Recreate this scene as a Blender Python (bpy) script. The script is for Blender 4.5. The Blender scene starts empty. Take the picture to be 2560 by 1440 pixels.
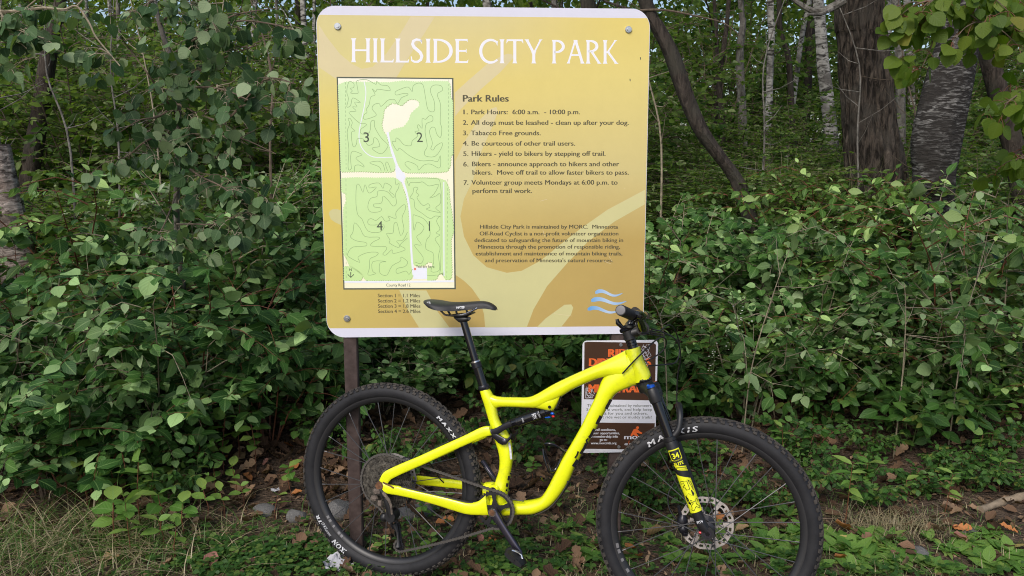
import bpy, math, random
import numpy as np
from mathutils import Vector, Matrix
RND = random.Random(7)
NP = np.random.default_rng(11)
sc = bpy.context.scene
C = sc.collection

# ---------------------------------------------------------------- camera
FPX, PITCH, CAMH, ROLL = 2048.0, 0.1657, 1.5931, 0.0052
cam_d = bpy.data.cameras.new('camera')
cam = bpy.data.objects.new('camera', cam_d)
C.objects.link(cam)
cam_d.sensor_width = 36.0
cam_d.lens = FPX / 2560 * 36.0
cam_d.clip_start = 0.05
cam_d.clip_end = 400
cam.matrix_world = (Matrix.Translation((0, 0, CAMH)) @ Matrix.Rotation(math.pi / 2 - PITCH, 4, 'X')
                    @ Matrix.Rotation(ROLL, 4, 'Z'))
sc.camera = cam

# ---------------------------------------------------------------- light
SUN_DIR = Vector((-0.45, -0.95, 1.0)).normalized()      # towards the sun
SUN_EL = math.asin(SUN_DIR.z)
SUN_ROT = math.atan2(SUN_DIR.x, SUN_DIR.y)
world = bpy.data.worlds.new('World')
sc.world = world
world.use_nodes = True
wt = world.node_tree
wt.nodes.clear()
sky = wt.nodes.new('ShaderNodeTexSky')
sky.sky_type = 'NISHITA'
sky.sun_disc = False
sky.sun_elevation = SUN_EL
sky.sun_rotation = SUN_ROT
sky.dust_density = 2.5
sky.ozone_density = 1.0
bgn = wt.nodes.new('ShaderNodeBackground')
bgn.inputs['Strength'].default_value = 0.12
won = wt.nodes.new('ShaderNodeOutputWorld')
wt.links.new(sky.outputs[0], bgn.inputs[0])
wt.links.new(bgn.outputs[0], won.inputs[0])
sun_d = bpy.data.lights.new('sun', 'SUN')
sun_d.energy = 1.5
sun_d.angle = math.radians(25)
sun_d.color = (1.0, 0.96, 0.90)
sun = bpy.data.objects.new('sun', sun_d)
C.objects.link(sun)
sun.rotation_euler = SUN_DIR.to_track_quat('Z', 'Y').to_euler()
sun.location = (-3, -5, 9)
sc.view_settings.view_transform = 'Standard'
sc.view_settings.look = 'None'
sc.view_settings.gamma = 1.0
sc.view_settings.exposure = 0.42
sc.cycles.max_bounces = 8
sc.cycles.diffuse_bounces = 4
sc.cycles.glossy_bounces = 3
sc.cycles.transmission_bounces = 4
sc.cycles.use_denoising = True
sc.cycles.denoising_prefilter = 'NONE'
sc.cycles.filter_width = 1.05

# ---------------------------------------------------------------- helpers
def ray(px, py):
    x, y = px - 1280.0, py - 720.0
    cr, sr = math.cos(ROLL), math.sin(ROLL)
    xc, yc = x * cr + y * sr, -x * sr + y * cr
    cp, sp_ = math.cos(PITCH), math.sin(PITCH)
    return Vector((xc / FPX, cp - yc / FPX * sp_, -sp_ - yc / FPX * cp))
CAM = Vector((0, 0, CAMH))
def atY(px, py, Y):
    d = ray(px, py)
    return CAM + d * (Y / d.y)
def sm(t):
    t = min(1, max(0, t))
    return t * t * (3 - 2 * t)
def gz(x, y):
    b = sm((y - 3.45) / 4.3) * (0.62 + 0.2 * sm((x - 0.3) / 2.0))
    far = max(0, y - 8) * 0.03
    n = 0.012 * math.sin(3.1 * x + 1.3 * y) + 0.009 * math.sin(5.7 * y - 2.2 * x) + 0.006 * math.sin(11 * x + 7 * y)
    return b + far + n * (0.35 + 0.65 * sm((y - 3.0) / 1.0))
def gpt(px, py):
    d = ray(px, py)
    k = 1.5
    while k < 60:
        p = CAM + d * k
        if p.z <= gz(p.x, p.y):
            return p
        k += 0.01
    return CAM + d * 60

MATS = {}
def mat(name, col, rough=0.6, metal=0.0, spec=0.5, coat=0.0, noise=0.0, nscale=30, bump=0.0, col2=None):
    m = bpy.data.materials.new(name)
    m.use_nodes = True
    nt = m.node_tree
    b = nt.nodes['Principled BSDF']
    b.inputs['Base Color'].default_value = (*col, 1)
    b.inputs['Roughness'].default_value = rough
    b.inputs['Metallic'].default_value = metal
    b.inputs['Specular IOR Level'].default_value = spec
    b.inputs['Coat Weight'].default_value = coat
    b.inputs['Coat Roughness'].default_value = 0.08
    if noise or bump or col2:
        tc = nt.nodes.new('ShaderNodeTexCoord')
        nz = nt.nodes.new('ShaderNodeTexNoise')
        nz.inputs['Scale'].default_value = nscale
        nz.inputs['Detail'].default_value = 6
        nz.inputs['Roughness'].default_value = 0.65
        nt.links.new(tc.outputs['Object'], nz.inputs['Vector'])
        cr = nt.nodes.new('ShaderNodeValToRGB')
        c2 = col2 or tuple(max(0, c * (1 - noise)) for c in col)
        c1 = col if col2 else tuple(min(1, c * (1 + noise * 0.6)) for c in col)
        cr.color_ramp.elements[0].position = 0.35
        cr.color_ramp.elements[1].position = 0.68
        cr.color_ramp.elements[0].color = (*c2, 1)
        cr.color_ramp.elements[1].color = (*c1, 1)
        nt.links.new(nz.outputs['Fac'], cr.inputs[0])
        nt.links.new(cr.outputs[0], b.inputs['Base Color'])
        if bump:
            bp_ = nt.nodes.new('ShaderNodeBump')
            bp_.inputs['Strength'].default_value = bump
            bp_.inputs['Distance'].default_value = 0.01
            nt.links.new(nz.outputs['Fac'], bp_.inputs['Height'])
            nt.links.new(bp_.outputs[0], b.inputs['Normal'])
    MATS[name] = m
    return m

def tag(o, label=None, cat=None, group=None, kind=None):
    if label: o['label'] = label
    if cat: o['category'] = cat
    if group: o['group'] = group
    if kind: o['kind'] = kind
    return o
def empty(name, loc=(0, 0, 0), label=None, cat=None, group=None, matrix=None):
    o = bpy.data.objects.new(name, None)
    C.objects.link(o)
    o.empty_display_size = 0.1
    if matrix is not None: o.matrix_world = matrix
    else: o.location = loc
    return tag(o, label, cat, group)
def link(name, me, parent=None, matrix=None):
    o = bpy.data.objects.new(name, me)
    C.objects.link(o)
    if parent is not None: o.parent = parent
    if matrix is not None: o.matrix_local = matrix
    return o

class MB:
    def __init__(s): s.v = []; s.f = []
    def add(s, v, f):
        n = len(s.v)
        s.v += [tuple(p) for p in v]
        s.f += [tuple(i + n for i in q) for q in f]
    def rings(s, rings, cap=True, closed=False):
        n = len(rings[0]); k = len(rings)
        v = [p for r in rings for p in r]; f = []
        for i in range(k if closed else k - 1):
            j = (i + 1) % k
            for a in range(n):
                b = (a + 1) % n
                f.append((i * n + a, i * n + b, j * n + b, j * n + a))
        if cap and not closed:
            f.append(tuple(range(n - 1, -1, -1)))
            f.append(tuple(range((k - 1) * n, k * n)))
        s.add(v, f)
    def tube(s, path, r, seg=10, cap=True):
        path = [Vector(p) for p in path]
        m = len(path)
        rs = r if isinstance(r, (list, tuple)) else [r] * m
        t0 = (path[1] - path[0]).normalized()
        ref = Vector((0, 0, 1)) if abs(t0.z) < 0.9 else Vector((1, 0, 0))
        nrm = t0.cross(ref).normalized()
        out = []
        for i in range(m):
            t = (path[min(i + 1, m - 1)] - path[max(i - 1, 0)]).normalized()
            nrm = (nrm - t * nrm.dot(t)).normalized()
            bi = t.cross(nrm)
            out.append([path[i] + (nrm * math.cos(2 * math.pi * k / seg) + bi * math.sin(2 * math.pi * k / seg)) * rs[i]
                        for k in range(seg)])
        s.rings(out, cap)
    def cyl(s, a, b, r, seg=20, r2=None):
        s.tube([a, b], [r, r if r2 is None else r2], seg)
    def box(s, c, sx, sy, sz, M=None):
        v = [Vector((i * sx / 2, j * sy / 2, k * sz / 2)) for i in (-1, 1) for j in (-1, 1) for k in (-1, 1)]
        if M is not None: v = [M @ p for p in v]
        v = [p + Vector(c) for p in v]
        s.add(v, [(0, 1, 3, 2), (4, 6, 7, 5), (0, 4, 5, 1), (2, 3, 7, 6), (0, 2, 6, 4), (1, 5, 7, 3)])
    def prism(s, poly, fn, d0, d1):
        n = len(poly)
        v = [fn(p[0], p[1], d0) for p in poly] + [fn(p[0], p[1], d1) for p in poly]
        f = [tuple(range(n)), tuple(range(2 * n - 1, n - 1, -1))]
        for i in range(n):
            j = (i + 1) % n
            f.append((i, n + i, n + j, j))
        s.add(v, f)
    def sphere(s, c, r, seg=12, sq=(1, 1, 1)):
        rr = []
        for i in range(1, seg // 2):
            a = math.pi * i / (seg // 2)
            rr.append([Vector(c) + Vector((math.sin(a) * math.cos(2 * math.pi * k / seg) * r * sq[0],
                                           math.sin(a) * math.sin(2 * math.pi * k / seg) * r * sq[1], math.cos(a) * r * sq[2]))
                       for k in range(seg)])
        s.rings(rr)
    def mesh(s, name, m, smooth=True, bevel=0):
        me = bpy.data.meshes.new(name)
        me.from_pydata(s.v, [], s.f)
        import bmesh
        bm = bmesh.new(); bm.from_mesh(me)
        bmesh.ops.recalc_face_normals(bm, faces=bm.faces)
        bm.to_mesh(me); bm.free()
        if smooth:
            me.polygons.foreach_set('use_smooth', [True] * len(me.polygons))
            me.set_sharp_from_angle(angle=math.radians(38))
        me.materials.append(m)
        return me
    def build(s, name, m, parent=None, smooth=True, label=None, matrix=None):
        o = link(name, s.mesh(name, m, smooth), parent, matrix)
        if label: o['label'] = label
        return o

def spline(pts, sub=6):
    P = np.array(pts, float)
    if len(P) < 3: sub = max(sub, 1)
    out = []
    for i in range(len(P) - 1):
        p0, p1, p2, p3 = P[max(i - 1, 0)], P[i], P[i + 1], P[min(i + 2, len(P) - 1)]
        for k in range(sub):
            t = k / sub
            out.append(0.5 * ((2 * p1) + (-p0 + p2) * t + (2 * p0 - 5 * p1 + 4 * p2 - p3) * t * t + (-p0 + 3 * p1 - 3 * p2 + p3) * t ** 3))
    out.append(P[-1])
    return np.array(out)

# text as flat mesh data: list of 2-D points and faces, baseline at y = 0, cap height 1
_TC = {}
def text2d(body, bold=0.0, spacing=1.0):
    key = (body, bold, spacing)
    if key in _TC: return _TC[key]
    cu = bpy.data.curves.new('t', 'FONT')
    cu.body = body; cu.offset = bold; cu.space_character = spacing
    cu.resolution_u = 3
    ob = bpy.data.objects.new('t', cu)
    C.objects.link(ob)
    dg = bpy.context.evaluated_depsgraph_get()
    me = bpy.data.meshes.new_from_object(ob.evaluated_get(dg))
    v = np.array([tuple(q.co) for q in me.vertices]) if len(me.vertices) else np.zeros((0, 3))
    f = [tuple(p.vertices) for p in me.polygons]
    bpy.data.objects.remove(ob); bpy.data.curves.remove(cu); bpy.data.meshes.remove(me)
    v = v[:, :2]
    v[:, 1] /= 0.682
    v[:, 0] -= v[:, 0].min()
    _TC[key] = (v, f)
    return v, f
# ================================================================ the park sign
def face_mat(name, fn, rough=0.35, dirt=0.06):
    """printed sheet: colour set by fn(nodetree, separate_xyz of object coords)"""
    m = bpy.data.materials.new(name); m.use_nodes = True
    nt = m.node_tree; b = nt.nodes['Principled BSDF']
    b.inputs['Roughness'].default_value = rough
    b.inputs['Specular IOR Level'].default_value = 0.35
    tc = nt.nodes.new('ShaderNodeTexCoord')
    sx = nt.nodes.new('ShaderNodeSeparateXYZ')
    nt.links.new(tc.outputs['Object'], sx.inputs[0])
    col = fn(nt, sx)
    nz = nt.nodes.new('ShaderNodeTexNoise'); nz.inputs['Scale'].default_value = 9; nz.inputs['Detail'].default_value = 8
    nz.inputs['Roughness'].default_value = 0.75
    nt.links.new(tc.outputs['Object'], nz.inputs['Vector'])
    mr = nt.nodes.new('ShaderNodeMapRange')
    mr.inputs['From Min'].default_value = 0.3; mr.inputs['From Max'].default_value = 0.75
    mr.inputs['To Min'].default_value = 1.0 - dirt; mr.inputs['To Max'].default_value = 1.0
    nt.links.new(nz.outputs['Fac'], mr.inputs['Value'])
    mx = nt.nodes.new('ShaderNodeMix'); mx.data_type = 'RGBA'; mx.blend_type = 'MULTIPLY'
    mx.inputs['Factor'].default_value = 1
    nt.links.new(col, mx.inputs[6]); nt.links.new(mr.outputs[0], mx.inputs[7])
    nt.links.new(mx.outputs[2], b.inputs['Base Color'])
    return m
def ramp(nt, sock, a, b, stops):
    mr = nt.nodes.new('ShaderNodeMapRange')
    mr.inputs['From Min'].default_value = a; mr.inputs['From Max'].default_value = b
    nt.links.new(sock, mr.inputs['Value'])
    cr = nt.nodes.new('ShaderNodeValToRGB')
    el = cr.color_ramp.elements
    while len(el) < len(stops): el.new(0.5)
    for e, (p, c) in zip(el, stops):
        e.position = p; e.color = (*c, 1)
    nt.links.new(mr.outputs[0], cr.inputs[0])
    return cr.outputs[0]
def mixc(nt, fac, a, b):
    mx = nt.nodes.new('ShaderNodeMix'); mx.data_type = 'RGBA'
    nt.links.new(fac, mx.inputs[0]); nt.links.new(a, mx.inputs[6]); nt.links.new(b, mx.inputs[7])
    return mx.outputs[2]
def L(r, g, b):
    f = lambda c: ((c / 255 + 0.055) / 1.055) ** 2.4 if c > 10 else c / 255 / 12.92
    return (f(r), f(g), f(b))
def const(nt, c):
    n = nt.nodes.new('ShaderNodeRGB'); n.outputs[0].default_value = (*c, 1); return n.outputs[0]
def m_range(nt, sock, a, b):
    mr = nt.nodes.new('ShaderNodeMapRange'); mr.interpolation_type = 'SMOOTHSTEP'
    mr.inputs['From Min'].default_value = a; mr.inputs['From Max'].default_value = b
    nt.links.new(sock, mr.inputs['Value']); return mr.outputs[0]
def board_fn(nt, s):  # printed gradient, with the light sheen on the upper part mixed into its colours
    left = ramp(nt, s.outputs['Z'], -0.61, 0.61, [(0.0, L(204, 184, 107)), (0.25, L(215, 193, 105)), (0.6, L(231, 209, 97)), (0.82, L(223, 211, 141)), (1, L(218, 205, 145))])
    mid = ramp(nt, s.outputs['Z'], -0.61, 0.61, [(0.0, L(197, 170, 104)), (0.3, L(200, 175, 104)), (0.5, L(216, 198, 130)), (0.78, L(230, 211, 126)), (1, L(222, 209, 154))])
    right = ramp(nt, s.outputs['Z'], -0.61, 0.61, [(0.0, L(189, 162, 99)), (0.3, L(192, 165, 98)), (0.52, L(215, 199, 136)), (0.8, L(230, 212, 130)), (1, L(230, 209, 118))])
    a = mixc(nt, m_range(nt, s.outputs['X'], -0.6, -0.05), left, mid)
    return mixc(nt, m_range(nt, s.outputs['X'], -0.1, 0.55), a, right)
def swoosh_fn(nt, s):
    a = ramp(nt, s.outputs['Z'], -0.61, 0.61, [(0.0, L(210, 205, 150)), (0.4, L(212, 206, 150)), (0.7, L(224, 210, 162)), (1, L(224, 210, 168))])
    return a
M_board = face_mat('printed_tan_with_sheen', board_fn)
M_swoosh = face_mat('printed_pale_yellow', swoosh_fn)
M_white = face_mat('printed_white', lambda nt, s: const(nt, (0.75, 0.745, 0.86)))
M_cream = face_mat('printed_cream', lambda nt, s: ramp(nt, s.outputs['Z'], -0.5, 0.4, [(0, L(252, 248, 214)), (1, L(254, 251, 232))]))
M_green = face_mat('printed_green', lambda nt, s: ramp(nt, s.outputs['Z'], -0.5, 0.4, [(0, L(205, 236, 160)), (1, L(214, 241, 186))]))
M_greenedge = mat('printed_green_edge', L(148, 178, 108), 0.5)
M_trail = mat('printed_trail', L(142, 176, 118), 0.5)
M_txt = mat('printed_grey_text', L(84, 80, 58), 0.5)
M_txtd = mat('printed_dark_text', L(72, 82, 68), 0.5)
M_frameb = mat('printed_dark_frame', L(82, 90, 78), 0.5)
M_road = mat('printed_road', L(238, 240, 250), 0.5)
M_red = mat('printed_red', L(232, 130, 110), 0.5)
M_wave = face_mat('printed_blue', lambda nt, s: ramp(nt, s.outputs['X'], 0.40, 0.54, [(0, L(110, 170, 225)), (0.5, L(190, 212, 238)), (1, L(130, 180, 230))]))
M_zinc = mat('zinc_bolt', (0.55, 0.57, 0.6), 0.3, metal=0.85)
M_alu = mat('sheet_aluminium', (0.5, 0.5, 0.5), 0.45, metal=0.8)
M_rust = mat('rusted_steel', (0.085, 0.058, 0.052), 0.75, noise=0.45, nscale=22, bump=0.3, col2=(0.040, 0.024, 0.020))
M_scuff = mat('scuff', L(224, 208, 168), 0.6)

SX, SY, SZ, SYAW, SROT, STILT, SW = -0.1, 3.0992, 1.4997, 0.0579, 0.0054, 0.0207, 1.219
s0 = Vector((math.cos(SYAW), math.sin(SYAW), 0)); nn0 = Vector((-math.sin(SYAW), math.cos(SYAW), 0))
up0 = math.cos(STILT) * Vector((0, 0, 1)) + math.sin(STILT) * nn0
sU = math.cos(SROT) * s0 + math.sin(SROT) * up0
sV = math.cos(SROT) * up0 - math.sin(SROT) * s0
sN = sV.cross(sU).normalized()          # local +Y must be away from the viewer
if sN.y < 0: sN = -sN
SO = Vector((SX, SY, SZ))
S_M = Matrix(((sU.x, sN.x, sV.x, SO.x), (sU.y, sN.y, sV.y, SO.y), (sU.z, sN.z, sV.z, SO.z), (0, 0, 0, 1)))
def mkspx(M):
    o = M.to_translation(); n = M.to_3x3().col[1]; iu = M.to_3x3().col[0]; iv = M.to_3x3().col[2]
    def f(px, py, off=0.0):
        d = ray(px, py); oo = o + n * off
        k = (oo - CAM).dot(n) / d.dot(n)
        P = CAM + d * k - oo
        return (P.dot(iu), P.dot(iv))
    return f
spx = mkspx(S_M)
sign = empty('park_sign', matrix=S_M, label='large square tan and yellow park sign with map and rules on two rusty posts', cat='sign')

LAYER = 0.14
class Art:
    """flat printed shapes on one sheet, each layer a hair in front of the last"""
    def __init__(s, fn): s.b = MB(); s.fn = fn
    def poly(s, pts, y, px=True):
        q = [s.fn(*p) for p in pts] if px else pts
        n = len(s.b.v); y *= LAYER
        s.b.v += [(a, y, c) for a, c in q]
        s.b.f.append(tuple(range(n, n + len(q))))
    def line(s, pts, w, y, px=True, closed=False, smooth=4):
        q = [s.fn(*p) for p in pts] if px else list(pts)
        if closed: q = q + [q[0]]
        if smooth > 1: q = [tuple(p) for p in spline(q, smooth)]
        vs = []; y *= LAYER
        for i in range(len(q)):
            a = q[max(i - 1, 0)]; b = q[min(i + 1, len(q) - 1)]
            dx, dz = b[0] - a[0], b[1] - a[1]; l = math.hypot(dx, dz) or 1
            vs.append((q[i][0] - dz / l * w / 2, y, q[i][1] + dx / l * w / 2))
            vs.append((q[i][0] + dz / l * w / 2, y, q[i][1] - dx / l * w / 2))
        n = len(s.b.v); s.b.v += vs
        for i in range(len(q) - 1):
            s.b.f.append((n + 2 * i, n + 2 * i + 1, n + 2 * i + 3, n + 2 * i + 2))
    def disc(s, c, r, y, k=16):
        s.poly([(c[0] + r * math.cos(2 * math.pi * i / k), c[1] + r * math.sin(2 * math.pi * i / k)) for i in range(k)], y)
    def text(s, body, x0, x1, ybase, cap, y, bold=0.012, ybase1=None):
        """cap = capital height in photo pixels, x0..x1 = extent in photo pixels"""
        v, f = text2d(body, 0.0)
        if bold:
            f = f + [tuple(i + len(v) for i in q) for q in f]
            v = np.concatenate([v, v + np.array([[bold * 3.2, 0.0]])]); nh = len(v) // 2
        else: nh = len(v)
        a = s.fn(x0, ybase); b = s.fn(x1, ybase if ybase1 is None else ybase1); t = s.fn(x0, ybase - cap)
        w = v[:, 0].max(); hh = t[1] - a[1]
        n = len(s.b.v); y *= LAYER
        for j_, p in enumerate(v):
            k = p[0] / w
            s.b.v.append((a[0] + (b[0] - a[0]) * k, y - (0.00005 if j_ >= nh else 0), a[1] + (b[1] - a[1]) * k + p[1] * hh))
        s.b.f += [tuple(i + n for i in q) for q in f]
    def build(s, name, m, parent, label=None):
        me = bpy.data.meshes.new(name); me.from_pydata(s.b.v, [], s.b.f)
        # face the viewer
        import bmesh
        bm = bmesh.new(); bm.from_mesh(me)
        for fc in bm.faces:
            if fc.normal.y > 0: fc.normal_flip()
        bm.to_mesh(me); bm.free()
        me.materials.append(m)
        o = link(name, me, parent)
        if label: o['label'] = label
        return o

def rrect(w, h, r, k=8):
    out = []
    for cx, cz, a0 in ((w / 2 - r, h / 2 - r, 0), (-w / 2 + r, h / 2 - r, 90), (-w / 2 + r, -h / 2 + r, 180), (w / 2 - r, -h / 2 + r, 270)):
        for i in range(k + 1):
            a = math.radians(a0 + 90 * i / k)
            out.append((cx + r * math.cos(a), cz + r * math.sin(a)))
    return out
RS = rrect(SW, SW, 0.068, 12)
b = MB(); b.prism(RS, lambda x, z, y: (x, y, z), 0.0, 0.005)
panel = b.build('panel', M_white, sign)
# tan print: the part of the sheet between the two white bands
zt0, zt1 = spx(800, 37)[1], spx(1613, 45.5)[1]
zb0, zb1 = spx(827, 820.7)[1], spx(1549, 816)[1]
xe = SW / 2 - 0.0012
def clipz(x, top): 
    k = (x + SW / 2) / SW
    return (zt0 + (zt1 - zt0) * k) if top else (zb0 + (zb1 - zb0) * k)
RI = rrect(SW - 0.003, SW - 0.003, 0.066, 14)
pts = []
for x, z in RI:
    pts.append((x, max(clipz(x, False), min(clipz(x, True), z))))
A = Art(spx); A.poly(pts, -0.0008, px=False); tan = A.build('tan_print', M_board, sign)

A = Art(spx)
Y1 = -0.0016
A.poly([(797.5, 62), (815, 90), (850, 135), (880, 160), (905, 172), (932, 167), (965, 135), (1000, 85), (1027, 41), (1087, 42), (1060, 85), (1030, 130), (1005, 170), (990, 196), (838, 196), (815, 180), (797.5, 168)], Y1)
A.poly([(1284, 144), (1280, 136), (1270, 134), (1257, 138), (1217, 161), (1166, 205), (1137, 232), (1137, 292), (1150, 275), (1200, 225), (1250, 181)], Y1)
A.poly([(1245, 279), (1241, 267), (1227, 272), (1190, 309), (1160, 356), (1138.5, 403), (1138.5, 687), (1160, 702), (1180, 721), (1200, 750), (1210, 786), (1213, 818.5), (1317, 818), (1334, 773), (1368, 715), (1418, 658), (1469, 605), (1536, 554), (1611.5, 511), (1613, 474), (1519, 524), (1452, 571), (1401, 611), (1351, 652), (1304, 677), (1267, 682), (1217, 668), (1183, 638), (1160, 591), (1151, 541), (1160, 497), (1183, 450), (1188, 423), (1207, 370), (1230, 319)], Y1)
A.poly([(998, 725), (1020, 775), (1048, 819.5), (1124, 819), (1095, 780), (1066, 726)], Y1)
A.poly([(1433, 769), (1428, 761), (1411, 762), (1364, 796), (1342, 818), (1403, 817.5), (1428, 786)], Y1)
A.poly([(822, 534), (827, 548), (838, 556), (853, 563), (853, 526), (843, 523), (832, 523), (825, 527)], Y1)
A.build('swoosh_print', M_swoosh, sign)
A = Art(spx)   # scuff marks
for x0, y0, x1, y1 in ((1350, 503, 1368, 498), (1357, 575, 1362, 592), (1356, 600, 1364, 604), (1522, 640, 1530, 654), (1508, 652, 1528, 660), (1385, 784, 1430, 790), (806, 100, 812, 140), (1560, 470, 1563, 471)):
    A.line([(x0, y0), (x1, y1)], 0.0011, -0.0034, smooth=1)
A.build('scratch', M_scuff, sign)
A = Art(spx)
for x, y in ((1601, 146), (1575, 200)):
    A.poly([(x - 1.2, y - 3), (x + 1, y - 3), (x + 1.4, y + 3), (x - 0.6, y + 3)], -0.0034)
A.build('nick', M_txtd, sign)

# ---- title in flared roman capitals (strokes drawn by hand, unit cap height)
def arc(cx, cy, rx, ry, a0, a1, k=14):
    return [(cx + rx * math.cos(math.radians(a0 + (a1 - a0) * i / k)), cy + ry * math.sin(math.radians(a0 + (a1 - a0) * i / k))) for i in range(k + 1)]
TH, TN = 0.125, 0.075
def stem(x, y0=0.0, y1=1.0, w=TH):
    f = 0.05
    return [(x - w / 2 - f, y0), (x + w / 2 + f, y0), (x + w / 2 + f * 0.4, y0 + 0.03), (x + w / 2, y0 + 0.13), (x + w / 2, y1 - 0.13), (x + w / 2 + f * 0.4, y1 - 0.03), (x + w / 2 + f, y1), (x - w / 2 - f, y1), (x - w / 2 - f * 0.4, y1 - 0.03), (x - w / 2, y1 - 0.13), (x - w / 2, y0 + 0.13), (x - w / 2 - f * 0.4, y0 + 0.03)]
def bar(x0, x1, y, w=TN, flare=0):
    return [(x0, y - w / 2), (x1, y - w / 2 - flare), (x1 + flare * 0.5, y + w / 2 + flare), (x0, y + w / 2)]
def ribbon(path, wfn):
    l, r = [], []
    for i, p in enumerate(path):
        a = path[max(i - 1, 0)]; b_ = path[min(i + 1, len(path) - 1)]
        dx, dy = b_[0] - a[0], b_[1] - a[1]; d = math.hypot(dx, dy) or 1
        w = wfn(i / (len(path) - 1)) / 2
        l.append((p[0] - dy / d * w, p[1] + dx / d * w)); r.append((p[0] + dy / d * w, p[1] - dx / d * w))
    return [[l[i], l[i + 1], r[i + 1], r[i]] for i in range(len(path) - 1)]
def diag(x0, y0, x1, y1, w):
    return [(x0 - w / 2 - 0.03, y0), (x0 + w / 2 + 0.03, y0), (x0 + w / 2 + (x1 - x0) * 0.1, y0 + (y1 - y0) * 0.1), (x1 + w / 2 - (x1 - x0) * 0.1, y1 - (y1 - y0) * 0.1), (x1 + w / 2 + 0.03, y1), (x1 - w / 2 - 0.03, y1), (x1 - w / 2 - (x1 - x0) * 0.1, y1 - (y1 - y0) * 0.1), (x0 - w / 2 + (x1 - x0) * 0.1, y0 + (y1 - y0) * 0.1)]
bulge = lambda t: TN + (TH * 1.05 - TN) * math.sin(math.pi * t)
GL = {
 'H': (0.78, [stem(0.11), stem(0.67), bar(0.16, 0.62, 0.5)]),
 'I': (0.24, [stem(0.12)]),
 'L': (0.54, [stem(0.11), bar(0.12, 0.5, TN / 2, flare=0.0), [(0.44, 0), (0.53, 0), (0.55, 0.17), (0.50, 0.1)]]),
 'E': (0.54, [stem(0.11), bar(0.12, 0.5, TN / 2), bar(0.12, 0.5, 1 - TN / 2), bar(0.12, 0.46, 0.5), [(0.43, 0), (0.52, 0), (0.54, 0.15), (0.49, 0.09)], [(0.43, 1), (0.51, 1), (0.51, 0.86), (0.48, 0.91)], [(0.43, 0.5), (0.45, 0.42), (0.47, 0.42), (0.47, 0.59), (0.45, 0.59)]]),
 'D': (0.80, [stem(0.11)] + ribbon(arc(0.2, 0.5, 0.52, 0.46, 90, -90, 24), bulge) + [bar(0.12, 0.21, 1 - 0.04), bar(0.12, 0.21, 0.04)]),
 'C': (0.80, ribbon(arc(0.5, 0.5, 0.42, 0.47, 48, 312, 26), bulge) + [[(0.72, 0.93), (0.80, 0.93), (0.78, 0.72), (0.74, 0.80)]]),
 'S': (0.52, ribbon([(0.44, 0.87), (0.36, 0.95), (0.24, 0.965), (0.12, 0.90), (0.09, 0.77), (0.14, 0.65), (0.26, 0.54), (0.39, 0.42), (0.45, 0.27), (0.41, 0.12), (0.29, 0.035), (0.16, 0.035), (0.05, 0.10)], bulge) + [[(0.40, 0.95), (0.47, 0.95), (0.45, 0.77), (0.42, 0.84)], [(0.03, 0.06), (0.08, 0.06), (0.06, 0.25), (0.02, 0.27)]]),
 'T': (0.72, [stem(0.36), bar(0.04, 0.68, 1 - TN / 2), [(0.02, 1.0), (0.08, 1.0), (0.08, 0.92), (0.0, 0.82)], [(0.64, 1.0), (0.70, 1.0), (0.72, 0.82), (0.64, 0.92)]]),
 'Y': (0.76, [stem(0.38, 0, 0.5), diag(0.38, 0.42, 0.08, 1.0, TH), diag(0.38, 0.42, 0.68, 1.0, TN * 1.1)]),
 'P': (0.60, [stem(0.11)] + ribbon(arc(0.2, 0.72, 0.32, 0.24, 90, -90, 18), bulge) + [bar(0.12, 0.21, 0.96), bar(0.12, 0.21, 0.48)]),
 'R': (0.70, [stem(0.11)] + ribbon(arc(0.2, 0.74, 0.30, 0.22, 90, -90, 18), bulge) + [bar(0.12, 0.21, 0.96), bar(0.12, 0.21, 0.52), diag(0.62, 0.0, 0.26, 0.52, TH)]),
 'A': (0.80, [diag(0.08, 0, 0.40, 1.0, TN * 1.1), diag(0.72, 0, 0.40, 1.0, TH), bar(0.2, 0.6, 0.36)]),
 'K': (0.70, [stem(0.11), diag(0.2, 0.46, 0.58, 1.0, TN * 1.1), diag(0.62, 0.0, 0.22, 0.52, TH)]),
}
A = Art(spx)
def title(word, x0, x1, yb0, yb1, cap):
    ws = [GL[c][0] for c in word]; tot = sum(ws) + 0.055 * (len(word) - 1)
    x = 0
    for c in word:
        w, polys = GL[c]
        for k, p in enumerate(polys):
            q = []
            for a, bb in p:
                X = (x + a) / tot
                q.append((x0 + (x1 - x0) * X, yb0 + (yb1 - yb0) * X - bb * cap))
            A.poly(q, -0.0024 - 0.00004 * (k % 4))
        x += w + 0.055
title('HILLSIDE', 877, 1171, 155.5, 157.5, 60)
title('CITY', 1197, 1357, 158, 158.6, 60)
title('PARK', 1379, 1546, 158.6, 159.5, 59)
A.build('title_lettering', mat('printed_bright_white', (.88, .875, .93), .4), sign)

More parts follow.
